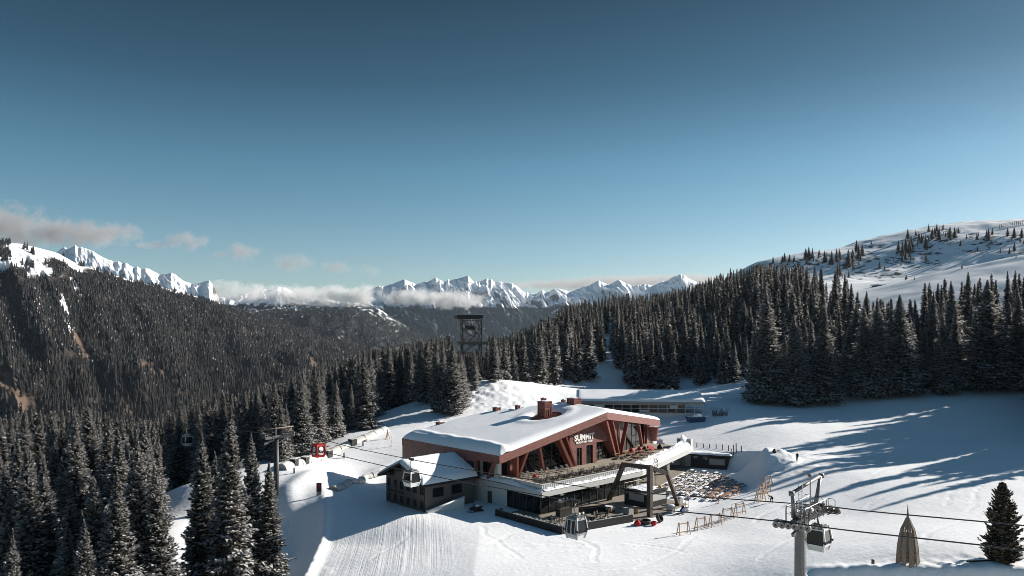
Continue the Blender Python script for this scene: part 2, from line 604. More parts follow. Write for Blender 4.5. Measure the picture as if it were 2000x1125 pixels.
def height(x, y):
    x = np.asarray(x, float)
    y = np.asarray(y, float)
    z = tps(x, y)
    far = np.hypot(x, y)
    # far plain so that the sheet reaches the horizon
    k = sstep(1100, 2200, far)
    z = z * (1 - k) + (-160) * k
    # flat apron round the club
    a, b = to_local(x, y)
    w = sstep(-24, -14, a) * (1 - sstep(62, 68, a)) * sstep(-20, -12, b) * (1 - sstep(6, 12, b - 0.3 * np.maximum(a - 28, 0)))
    w = np.maximum(w, sstep(-22, -15, a) * (1 - sstep(2, 6, a)) * sstep(-10, -4, b) * (1 - sstep(30, 42, b)))
    # the slope behind the food hut and to the right of the tables stays higher
    hn = np.array([-(HUT_B - HUT_A)[1], (HUT_B - HUT_A)[0]])
    hn /= np.linalg.norm(hn)
    sd = (x - HUT_A[0]) * hn[0] + (y - HUT_A[1]) * hn[1]
    up = sstep(0.6, 1.8, sd) * (x > 36) * (y > 160)
    w = w * (1 - up)
    w = w * (1 - sstep(45.5, 50.0, x - 0.27 * (y - 150)))
    z = z * (1 - w) + 0.0 * w
    lift = up * np.exp(-((sd - 3.5) / 5.0) ** 2) * np.exp(-((x - 45) / 7) ** 2)
    z = np.where(lift > 0.02, np.maximum(z, 3.2 * np.minimum(1, lift * 2.2)), z)
    z = z - TILT * np.maximum(0, np.minimum(-5.0 - x, 30)) * (1 - sstep(118, 131, y + 0.35 * (x + 20))) * sstep(50, 70, y)
    # groomed edge at the lower left, ground drops to the left of it
    dd, sg, arc, tot = seg_dist(x, y, EDGE)
    near = sstep(3, 16, arc) * (y < 150) * (y > 55)
    left = sg < 0
    z = z + near * np.where(left, -2.4 * sstep(0.0, 6.5, dd) * np.exp(-(np.maximum(dd - 9, 0) / 9) ** 2), 0)
    z = z + near * 0.55 * np.exp(-(dd / 0.9) ** 2) * (0.8 + 0.5 * vn(x * 0.8, y * 0.8, 5))
    # berm between the two tracks
    dd, sg, arc, tot = seg_dist(x, y, BERM)
    n2 = sstep(0, 4, arc) * (1 - sstep(tot - 8, tot, arc))
    z = z + n2 * 0.75 * np.exp(-(dd / 2.1) ** 2)
    # near snow bank, bottom right
    dd, sg, arc, tot = seg_dist(x, y, BANK)
    n3 = sstep(0, 2.5, arc) * (y < 110) * (y > 20)
    sdw = dd * sg
    lip = 0.35 * vn(arc * 0.35, arc * 0, 3) + 0.2 * vn(arc * 1.1, arc * 0 + 4, 9)
    z = z + n3 * (lip + 0.25) * np.exp(-((sdw - 0.2) / 1.1) ** 2)
    z = z - n3 * np.clip((-0.3 - sdw) * 1.15, 0, 14)
    # heaped snow
    for c, r, hgt, s in ((PILE, 7.0, 3.6, 1), (PILE2, 5.0, 1.6, 2)):
        q = np.hypot((x - c[0]) / 1.0, (y - c[1]) / 0.85) / r
        z = z + hgt * np.clip(1 - q, 0, 1) ** 0.9 * (0.85 + 0.3 * vn(x * 0.5, y * 0.5, 30 + s))
    # small relief
    z = z + 0.10 * fbm(x / 9, y / 9, 3, 40) * (far > 85) + 0.5 * fbm(x / 40, y / 40, 3, 41) * sstep(150, 260, far)
    z = z + 4.0 * fbm(x / 90, y / 90, 4, 47) * sstep(240, 420, far)
    z = z + 2.6 * fbm(x / 34, y / 34, 4, 52) * sstep(600, 700, far) * (1 - sstep(1000, 1300, far))
    # rough, tracked snow: mound behind the club, margins of the pistes
    m1 = np.exp(-(((x + 14) / 22) ** 2 + ((y - 226) / 16) ** 2))
    m2 = np.exp(-(((x - PILE[0]) / 12) ** 2 + ((y - PILE[1]) / 11) ** 2))
    m3 = np.exp(-((x + 36) / 7) ** 2 - ((y - 104) / 9) ** 2)
    m4 = np.exp(-((x - 48) / 22) ** 2 - ((y - 92) / 2.2) ** 2) * 0.5
    m5 = np.exp(-((x - 6) / 14) ** 2 - ((y - 113) / 2.0) ** 2) * 0.15
    rg = np.clip(m1 + 0.7 * m2 + m3 + m4 + m5, 0, 1)
    z = z + rg * 0.55 * fbm(x / 1.3, y / 1.3, 3, 50)
    return z


def ground(x, y):
    return float(height(np.array([x]), np.array([y]))[0])


_ds = np.exp(np.linspace(math.log(55), math.log(1500), 1400))


def cast(px, py):
    """the point of the ground seen at a pixel of the photo"""
    X = (px - 1000) / F * _ds
    Z = CZ - (py - HY) / F * _ds
    h = height(X, _ds)
    k = np.nonzero(h >= Z)[0]
    i = k[0] if len(k) else len(_ds) - 1
    d = _ds[i]
    return Vector((X[i], d, h[i]))


# polar sheet: fine where the photo looks closely
rr = np.concatenate([np.linspace(18, 80, 40)[:-1], np.arange(80, 215, 0.36), 215 * np.exp(np.linspace(0, math.log(1300 / 215), 420)), 1300 * np.exp(np.linspace(0, math.log(20), 40))[1:]])
th = np.radians(np.concatenate([np.linspace(-88, -38, 60)[:-1], np.arange(-38, 38, 0.13), np.linspace(38, 88, 60)]))
RR, TH = np.meshgrid(rr, th, indexing='ij')
GX, GY = RR * np.sin(TH), RR * np.cos(TH)
GZ = height(GX, GY)
# grooming lanes: a coordinate across the lanes and one along them, and faint ridges between passes
lane_l = seg_dist(GX, GY, EDGE)[0]
ang = 0.30
lane_r = -GX * math.sin(ang) + GY * math.cos(ang) + 1.6 * np.sin(GX / 31.0) + 0.35 * fbm(GX / 22, GY / 22, 2, 61) * 6
wl = (1 - sstep(20, 26, lane_l)) * (GY < 135) * (GX > -45)
lane = np.where(wl > 0.5, lane_l, lane_r)
av, bv = to_local(GX, GY)
groom = np.clip(sstep(86, 92, GY) * (1 - sstep(205, 230, RR)), 0, 1) * (GX > -60)
apron = ((av > -7) & (av < 50) & (bv > -13) & (bv < 8)).astype(float)
groom = groom * (1 - apron)
groom = groom * (1 - 0.9 * np.exp(-((lane_l - 23) / 4.0) ** 2) * (GY < 135)) * (1 - 0.5 * (wl > 0.5) * vn(GX / 9, GY / 14, 66))
per = np.where(wl > 0.5, 3.4, 3.1)
fr = (lane / per) % 1.0
idx = np.floor(lane / per)
strength = 0.35 + 0.9 * _h(idx, idx * 0 + 3, 77)
ridge = np.exp(-((np.minimum(fr, 1 - fr)) * per / 0.18) ** 2) * np.where(wl > 0.5, 0.017, 0.055) * strength + 0.035 * fr
GZ = GZ + groom * ridge
_r = np.random.default_rng(5)
TRK = []
for px, py, dx, dy in [(1180, 1100, -60, -55), (1000, 1090, -50, -60), (950, 1060, 90, -25), (1250, 1110, 120, -60), (1500, 1090, 90, -70), (1800, 1060, 110, -60), (1700, 990, 90, -50), (1880, 1000, 60, -70), (1650, 1100, 150, -20),
                       (1350, 1080, -120, -20), (1560, 980, -90, 40), (740, 1090, 60, -60), (1900, 930, -60, 60), (1760, 900, -70, 50), (1480, 1020, 60, -40)]:
    p0, p1 = cast(px, py), cast(px + dx, py + dy)
    q = [p0.lerp(p1, t).xy + Vector((_r.normal(0, 0.25) + 0.9 * math.sin(5 * t + px), 0)) for t in np.linspace(0, 1, 9)]
    TRK.append([tuple(v) for v in q])
for ln in TRK:
    xs, ys = [q[0] for q in ln], [q[1] for q in ln]
    k = (GX > min(xs) - 2) & (GX < max(xs) + 2) & (GY > min(ys) - 2) & (GY < max(ys) + 2)
    if k.any():
        dd = seg_dist(GX[k], GY[k], ln)[0]
        GZ[k] += -0.055 * np.exp(-(np.abs(dd - 0.22) / 0.14) ** 2) + 0.012 * np.exp(-((dd - 0.6) / 0.2) ** 2)
sheet = np_mesh('snow_ground', np.stack([GX, GY, GZ], -1).reshape(-1, 3), grid_quads(len(rr), len(th)), smooth=True)
for nm, arr in (('lane', lane), ('along', GX * math.cos(ang) + GY * math.sin(ang)), ('groom', groom)):
    at = sheet.attributes.new(nm, 'FLOAT', 'POINT')
    at.data.foreach_set('value', np.ascontiguousarray(arr, dtype=np.float32).ravel())


def ground_material():
    m, t, b = nt('groomed_snow')
    b.inputs['Roughness'].default_value = 0.65
    b.inputs['Specular IOR Level'].default_value = 0.2

    def attr(n):
        a = t.nodes.new('ShaderNodeAttribute')
        a.attribute_name = n
        return a.outputs['Fac']
    cx = t.nodes.new('ShaderNodeCombineXYZ')
    s1 = t.nodes.new('ShaderNodeMath')
    s1.operation = 'MULTIPLY'
    s1.inputs[1].default_value = 0.045
    t.links.new(attr('along'), s1.inputs[0])
    t.links.new(attr('lane'), cx.inputs[0])
    t.links.new(s1.outputs[0], cx.inputs[1])
    n1 = t.nodes.new('ShaderNodeTexNoise')
    n1.inputs['Scale'].default_value = 3.0
    n1.inputs['Detail'].default_value = 6
    n1.inputs['Roughness'].default_value = 0.65
    t.links.new(cx.outputs[0], n1.inputs['Vector'])
    ge = t.nodes.new('ShaderNodeNewGeometry')
    n2 = t.nodes.new('ShaderNodeTexNoise')
    n2.inputs['Scale'].default_value = 1.3
    n2.inputs['Detail'].default_value = 7
    t.links.new(ge.outputs['Position'], n2.inputs['Vector'])
    n3 = t.nodes.new('ShaderNodeTexNoise')
    n3.inputs['Scale'].default_value = 0.09
    n3.inputs['Detail'].default_value = 4
    t.links.new(ge.outputs['Position'], n3.inputs['Vector'])
    mul = t.nodes.new('ShaderNodeMath')
    mul.operation = 'MULTIPLY'
    t.links.new(n1.outputs[0], mul.inputs[0])
    t.links.new(attr('groom'), mul.inputs[1])
    add = t.nodes.new('ShaderNodeMath')
    add.operation = 'MULTIPLY_ADD'
    add.inputs[1].default_value = 0.55
    t.links.new(n2.outputs[0], add.inputs[0])
    t.links.new(mul.outputs[0], add.inputs[2])
    bp = t.nodes.new('ShaderNodeBump')
    bp.inputs['Strength'].default_value = 0.55
    bp.inputs['Distance'].default_value = 0.17
    t.links.new(add.outputs[0], bp.inputs['Height'])
    t.links.new(bp.outputs[0], b.inputs['Normal'])
    mx = t.nodes.new('ShaderNodeMix')
    mx.data_type = 'RGBA'
    mx.inputs[6].default_value = (0.77, 0.785, 0.81, 1)
    mx.inputs[7].default_value = (0.86, 0.865, 0.875, 1)
    t.links.new(n3.outputs[0], mx.inputs[0])
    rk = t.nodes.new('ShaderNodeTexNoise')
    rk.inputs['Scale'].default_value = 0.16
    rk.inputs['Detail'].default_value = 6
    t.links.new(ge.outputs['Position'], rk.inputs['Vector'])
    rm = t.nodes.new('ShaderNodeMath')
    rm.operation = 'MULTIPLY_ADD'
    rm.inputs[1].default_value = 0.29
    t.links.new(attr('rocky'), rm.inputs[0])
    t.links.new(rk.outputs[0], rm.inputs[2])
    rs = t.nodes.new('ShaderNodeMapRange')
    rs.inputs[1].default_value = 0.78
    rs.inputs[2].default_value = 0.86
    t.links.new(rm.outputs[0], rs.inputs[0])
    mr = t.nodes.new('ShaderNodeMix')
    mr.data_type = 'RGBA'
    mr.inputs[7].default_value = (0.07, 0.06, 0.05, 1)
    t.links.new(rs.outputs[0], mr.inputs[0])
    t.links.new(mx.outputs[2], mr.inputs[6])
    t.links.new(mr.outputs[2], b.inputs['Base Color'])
    return m


sheet.materials.append(ground_material())
so = bpy.data.objects.new('snow_ground', sheet)
link(so)
tag(so, kind='structure')


# ------------------------------------------------------------------ mountains
def interp_line(pts, n, jag=0.0):
    p = np.array(pts, float)
    t = np.linspace(0, 1, n)
    s = (p[:, 0] - p[0, 0]) / (p[-1, 0] - p[0, 0])
    q = np.stack([np.interp(t, s, p[:, k]) for k in range(p.shape[1])], 1)
    q[:, 1] -= jag * (ridged(q[:, 0] / 14, q[:, 0] * 0 + 3, 4, 7) - 0.55)
    return q


def mountain(name, ridge, foot, nu, nv, amp, fu, fv, seed, material, back=0.6, pw=1.0, kind='structure', skew=0.0, smooth=True, jag=0.0, fine=0.25):
    """a massif: the skyline RIDGE and the FOOT in front of it as (px, py, depth), the slope between them broken by spurs, and a back side"""
    R = interp_line(ridge, nu, jag)
    Ft = interp_line(foot, nu)
    Rw = np.stack([(R[:, 0] - 1000) / F * R[:, 2], R[:, 2], CZ - (R[:, 1] - HY) / F * R[:, 2]], 1)
    Fw = np.stack([(Ft[:, 0] - 1000) / F * Ft[:, 2], Ft[:, 2], CZ - (Ft[:, 1] - HY) / F * Ft[:, 2]], 1)
    v = np.concatenate([np.linspace(0, 1, nv), 1 + np.linspace(0, 1, nv // 4)[1:] * back])
    U = np.arange(nu)[:, None] * np.ones(len(v))[None]
    V = np.ones(nu)[:, None] * v[None]
    Pp = Fw[:, None] + (Rw - Fw)[:, None] * V[..., None]
    over = V > 1
    Hh = Rw[:, 2][:, None] - Fw[:, 2][:, None]
    vz = np.where(over, 1 - (V - 1) * 1.2, np.clip(V, 0, 1) ** pw)
    Pp[..., 2] = Fw[:, 2][:, None] + Hh * vz
    env = np.where(over, np.clip((V - 1) / 0.2, 0, 1), np.clip((1 - V) / 0.22, 0, 1) ** 0.8) * np.clip(V / 0.1, 0, 1)
    uu = U / nu * fu + (V - 1) * skew
    n = ridged(uu, V * fv, 5, seed) - 0.55
    n2 = fbm(uu * 3.1, V * fv * 3.1, 4, seed + 20)
    Pp[..., 2] += amp * env * (n * 1.5 + fine * n2)
    Pp[..., 1] -= amp * env * n * 0.8
    me = np_mesh(name, Pp.reshape(-1, 3), grid_quads(nu, len(v)), smooth=smooth)
    at = me.attributes.new('down', 'FLOAT', 'POINT')
    at.data.foreach_set('value', np.ascontiguousarray(1 - np.minimum(V, 1), dtype=np.float32).ravel())
    me.materials.append(material)
    o = bpy.data.objects.new(name, me)
    link(o)
    tag(o, kind=kind)
    return Pp, v


def rock_snow(name, forest_from, forest_to, rock=(0.16, 0.15, 0.145), forest=(0.03, 0.034, 0.035), slope=0.55, patch=0.5, nscale=0.004, snow=(0.80, 0.82, 0.85)):
    """snow on gentle faces, rock on steep ones, forest below the tree line (a height in metres)"""
    m, t, b = nt(name)
    b.inputs['Roughness'].default_value = 0.85
    b.inputs['Specular IOR Level'].default_value = 0.1
    ge = t.nodes.new('ShaderNodeNewGeometry')
    sp = t.nodes.new('ShaderNodeSeparateXYZ')
    t.links.new(ge.outputs['Normal'], sp.inputs[0])
    pos = t.nodes.new('ShaderNodeSeparateXYZ')
    t.links.new(ge.outputs['Position'], pos.inputs[0])
    nz = t.nodes.new('ShaderNodeTexNoise')
    nz.inputs['Scale'].default_value = nscale
    nz.inputs['Detail'].default_value = 9
    nz.inputs['Roughness'].default_value = 0.68
    t.links.new(ge.outputs['Position'], nz.inputs['Vector'])
    # slope + noise -> snow cover
    ma = t.nodes.new('ShaderNodeMath')
    ma.operation = 'MULTIPLY_ADD'
    ma.inputs[1].default_value = 0.9
    t.links.new(nz.outputs[0], ma.inputs[0])
    t.links.new(sp.outputs[2], ma.inputs[2])
    r1 = t.nodes.new('ShaderNodeMapRange')
    r1.inputs[1].default_value = slope + 0.36
    r1.inputs[2].default_value = slope + 0.52
    t.links.new(ma.outputs[0], r1.inputs[0])
    m1 = t.nodes.new('ShaderNodeMix')
    m1.data_type = 'RGBA'
    m1.inputs[6].default_value = (*rock, 1)
    m1.inputs[7].default_value = (*snow, 1)
    t.links.new(r1.outputs[0], m1.inputs[0])
    # tree line
    m2 = t.nodes.new('ShaderNodeMath')
    m2.operation = 'MULTIPLY_ADD'
    m2.inputs[1].default_value = (forest_to - forest_from) * 2.6
    t.links.new(nz.outputs[0], m2.inputs[0])
    sub = t.nodes.new('ShaderNodeMath')
    sub.operation = 'SUBTRACT'
    sub.inputs[0].default_value = forest_to - (forest_to - forest_from) * 1.3
    t.links.new(pos.outputs[2], sub.inputs[1])
    t.links.new(sub.outputs[0], m2.inputs[2])
    r2 = t.nodes.new('ShaderNodeMapRange')
    r2.inputs[1].default_value = -6
    r2.inputs[2].default_value = 6
    t.links.new(m2.outputs[0], r2.inputs[0])
    # clearings
    n2 = t.nodes.new('ShaderNodeTexNoise')
    n2.inputs['Scale'].default_value = nscale * 3.3
    n2.inputs['Detail'].default_value = 5
    t.links.new(ge.outputs['Position'], n2.inputs['Vector'])
    r3 = t.nodes.new('ShaderNodeMapRange')
    r3.inputs[1].default_value = patch + 0.10
    r3.inputs[2].default_value = patch + 0.06
    t.links.new(n2.outputs[0], r3.inputs[0])
    mm = t.nodes.new('ShaderNodeMath')
    mm.operation = 'MULTIPLY'
    t.links.new(r2.outputs[0], mm.inputs[0])
    t.links.new(r3.outputs[0], mm.inputs[1])
    m3 = t.nodes.new('ShaderNodeMix')
    m3.data_type = 'RGBA'
    m3.inputs[7].default_value = (*forest, 1)
    t.links.new(mm.outputs[0], m3.inputs[0])
    t.links.new(m1.outputs[2], m3.inputs[6])
    t.links.new(m3.outputs[2], b.inputs['Base Color'])
    bp = t.nodes.new('ShaderNodeBump')
    bp.inputs['Strength'].default_value = 0.6
    bp.inputs['Distance'].default_value = 12
    t.links.new(nz.outputs[0], bp.inputs['Height'])
    t.links.new(bp.outputs[0], b.inputs['Normal'])
    return m


far_ridge = [(560, 625, 6100), (640, 605, 6000), (690, 590, 6000), (715, 572, 6000), (730, 563, 6000), (745, 560, 6000), (760, 557, 6000), (775, 552, 6000), (790, 546, 6000), (800, 551, 6000), (812, 556, 6000),
             (825, 553, 6000), (838, 549, 6000), (851, 543, 6000), (860, 549, 6000), (880, 546, 6000), (897, 544, 6000), (915, 539, 6000), (926, 549, 6000), (938, 549, 6000),
             (952, 543, 6000), (964, 549, 6000), (978, 549, 6000), (1000, 555, 6000), (1018, 565, 6000), (1032, 574, 6000), (1046, 573, 6000), (1060, 566, 6000), (1072, 570, 6000), (1088, 563, 6000), (1100, 566, 6000),
             (1115, 570, 6000), (1140, 560, 6000), (1158, 556, 6000), (1169, 548, 6000), (1180, 555, 6000), (1195, 553, 6000), (1208, 547, 6000), (1222, 555, 6000), (1240, 559, 6000), (1258, 556, 6000),
             (1275, 560, 6000), (1290, 552, 6000), (1310, 545, 6000), (1328, 535, 6000), (1345, 543, 6000), (1370, 555, 6000), (1450, 560, 6000), (1560, 585, 6100)]
far_foot = [(560, 720, 4700), (800, 730, 4500), (1000, 730, 4500), (1560, 720, 4700)]
mountain('snowy_range', far_ridge, far_foot, 1300, 170, 100, 24, 2.6, 101, rock_snow('range_rock_snow', 125, 180, rock=(0.12, 0.12, 0.125), forest=(0.045, 0.05, 0.055), slope=0.42, patch=0.585, nscale=0.0045), skew=4.0, jag=7.0, fine=0.6)

crag = [(90, 500, 3000), (112, 492, 3000), (120, 485, 3000), (126, 482, 3000), (131, 486, 3000), (138, 484, 3000), (147, 479, 3000), (153, 484, 3000), (159, 483, 3000), (166, 484, 3000), (180, 490, 3000), (200, 502, 3000), (222, 511, 3000),
        (231, 510, 3000), (238, 515, 3000), (246, 513, 3000), (254, 519, 3000), (262, 523, 3000), (268, 520, 3000), (276, 526, 3000), (283, 524, 3000), (292, 525, 3000), (302, 531, 3000), (312, 536, 3000), (325, 534, 3000), (334, 532, 3000), (342, 536, 3000), (350, 542, 3000), (360, 549, 3000), (374, 554, 3000), (392, 552, 3000),
        (403, 549, 3000), (409, 548, 3000), (415, 556, 3000), (424, 574, 3000), (434, 596, 3000), (450, 620, 3000), (480, 650, 3000), (560, 690, 3000)]
mountain('snowy_crag', crag, [(90, 600, 2700), (300, 620, 2700), (560, 700, 2700)], 520, 70, 17, 13, 2, 131, rock_snow('crag_rock_snow', -400, -300, rock=(0.10, 0.095, 0.09), slope=0.5, nscale=0.016), jag=2.0, fine=0.5, skew=1.2)
shelf = [(380, 582, 4200), (440, 580, 4200), (505, 570, 4200), (516, 564, 4200), (528, 566, 4200), (543, 559, 4200), (560, 563, 4200), (575, 571, 4200), (610, 582, 4200), (660, 588, 4200), (700, 592, 4200), (740, 604, 4200), (800, 640, 4200)]
mountain('snowy_shoulder', shelf, [(380, 640, 3500), (560, 640, 3500), (800, 700, 3500)], 320, 70, 26, 14, 4, 151, rock_snow('shoulder_rock_snow', 120, 150, slope=0.34, patch=0.5, nscale=0.009), jag=3.0, fine=0.5)
hill_r = [(430, 628, 3300), (480, 612, 3350), (530, 607, 3400), (580, 608, 3400), (640, 602, 3400), (690, 606, 3400), (740, 620, 3400), (790, 640, 3400), (830, 660, 3400), (870, 682, 3400), (900, 700, 3400)]
hillP, hillV = mountain('forested_hill', hill_r, [(430, 760, 2500), (640, 750, 2500), (900, 740, 2600)], 240, 60, 30, 9, 2.5, 171,
                        rock_snow('hill_floor', 800, 900, forest=(0.028, 0.03, 0.03), patch=0.58, nscale=0.012))


def slope_material():
    """forest floor of the near mountain: snow near the top, brown grass and scree in the gullies"""
    m, t, b = nt('mountain_floor')
    b.inputs['Roughness'].default_value = 0.9
    b.inputs['Specular IOR Level'].default_value = 0.1
    ge = t.nodes.new('ShaderNodeNewGeometry')
    nz = t.nodes.new('ShaderNodeTexNoise')
    nz.inputs['Scale'].default_value = 0.012
    nz.inputs['Detail'].default_value = 10
    nz.inputs['Roughness'].default_value = 0.7
    t.links.new(ge.outputs['Position'], nz.inputs['Vector'])
    a = t.nodes.new('ShaderNodeAttribute')
    a.attribute_name = 'snowy'
    a2 = t.nodes.new('ShaderNodeAttribute')
    a2.attribute_name = 'scree'
    r = t.nodes.new('ShaderNodeMapRange')
    ad = t.nodes.new('ShaderNodeMath')
    ad.operation = 'ADD'
    t.links.new(nz.outputs[0], ad.inputs[0])
    t.links.new(a.outputs['Fac'], ad.inputs[1])
    r.inputs[1].default_value = 0.92
    r.inputs[2].default_value = 1.04
    t.links.new(ad.outputs[0], r.inputs[0])
    rp = t.nodes.new('ShaderNodeValToRGB')
    rp.color_ramp.elements[0].position = 0.3
    rp.color_ramp.elements[0].color = (0.02, 0.019, 0.018, 1)
    rp.color_ramp.elements[1].position = 0.7
    rp.color_ramp.elements[1].color = (0.05, 0.041, 0.034, 1)
    t.links.new(nz.outputs[0], rp.inputs[0])
    mb = t.nodes.new('ShaderNodeMix')
    mb.data_type = 'RGBA'
    mb.inputs[7].default_value = (0.115, 0.082, 0.062, 1)
    t.links.new(a2.outputs['Fac'], mb.inputs[0])
    t.links.new(rp.outputs[0], mb.inputs[6])
    mx = t.nodes.new('ShaderNodeMix')
    mx.data_type = 'RGBA'
    mx.inputs[7].default_value = (0.78, 0.79, 0.81, 1)
    t.links.new(r.outputs[0], mx.inputs[0])
    t.links.new(mb.outputs[2], mx.inputs[6])
    t.links.new(mx.outputs[2], b.inputs['Base Color'])
    bp = t.nodes.new('ShaderNodeBump')
    bp.inputs['Strength'].default_value = 0.7
    bp.inputs['Distance'].default_value = 6
    t.links.new(nz.outputs[0], bp.inputs['Height'])
    t.links.new(bp.outputs[0], b.inputs['Normal'])
    return m


left_r = [(-420, 420, 1450), (-200, 445, 1550), (0, 472, 1700), (40, 476, 1730), (75, 484, 1760), (112, 494, 1800), (150, 515, 1850), (250, 546, 2000), (320, 562, 2150), (391, 581, 2250), (462, 607, 2350), (520, 625, 2450), (600, 650, 2500), (700, 680, 2550), (800, 712, 2600)]
left_f = [(-420, 1000, 760), (-200, 940, 820), (0, 880, 900), (150, 880, 950), (300, 860, 1050), (420, 820, 1150), (520, 790, 1300), (600, 760, 1450), (700, 740, 1700), (800, 745, 1900)]
leftP, leftV = mountain('forested_mountain', left_r, left_f, 520, 240, 46, 10, 2.2, 191, slope_material(), pw=0.95, skew=1.1)
SCREE = [[(118, 575), (128, 605), (137, 645)], [(140, 650), (165, 690), (200, 730), (240, 790), (260, 815)], [(-10, 730), (20, 765), (60, 800)], [(205, 690), (225, 700)], [(280, 712), (320, 735), (352, 768)],
         [(140, 545), (160, 582)], [(60, 590), (75, 612)], [(600, 690), (620, 720)]]
SW = [4.5, 9, 26, 6, 10, 4, 4, 7]
_lx, _lz = PX(leftP[..., 0], leftP[..., 1], leftP[..., 2])
scr = np.zeros(_lx.shape)
for ln, w in zip(SCREE, SW):
    dd = seg_dist(_lx, _lz, ln)[0]
    scr = np.maximum(scr, 1 - sstep(w * 0.5, w * 1.1, dd + 7 * (vn(_lx / 9, _lz / 9, 8) - 0.5)))
Vv = np.ones(_lx.shape[0])[:, None] * leftV[None]
topw = np.maximum(np.maximum(sstep(0.86, 0.99, np.minimum(Vv, 1)) * (1 - sstep(90, 260, _lx)) * 0.62, 0.5 * sstep(0.955, 0.99, np.minimum(Vv, 1)) * (_lx < 430)), 0.45 * sstep(0.66, 0.80, np.minimum(Vv, 1)) * (1 - sstep(70, 150, _lx + 60 * (vn(_lx / 30, _lz / 20, 19) - 0.5))))
snowy = topw + 0.10 * (Vv > 0.72) + 0.08
g1 = seg_dist(_lx, _lz, SCREE[0])[0]
g2 = np.minimum(seg_dist(_lx, _lz, SCREE[5])[0], seg_dist(_lx, _lz, SCREE[6])[0])
snowy = snowy + 0.6 * (g1 < 5) + 0.5 * (g2 < 4) + 0.35 * sstep(70, 0, _lx) * sstep(560, 470, _lz)
lm = bpy.data.objects['forested_mountain'].data
for nm, arr in (('snowy', snowy), ('scree', np.clip(scr - 0.7 * (g1 < 6), 0, 1))):
    at = lm.attributes.new(nm, 'FLOAT', 'POINT')
    at.data.foreach_set('value', np.ascontiguousarray(arr, dtype=np.float32).ravel())
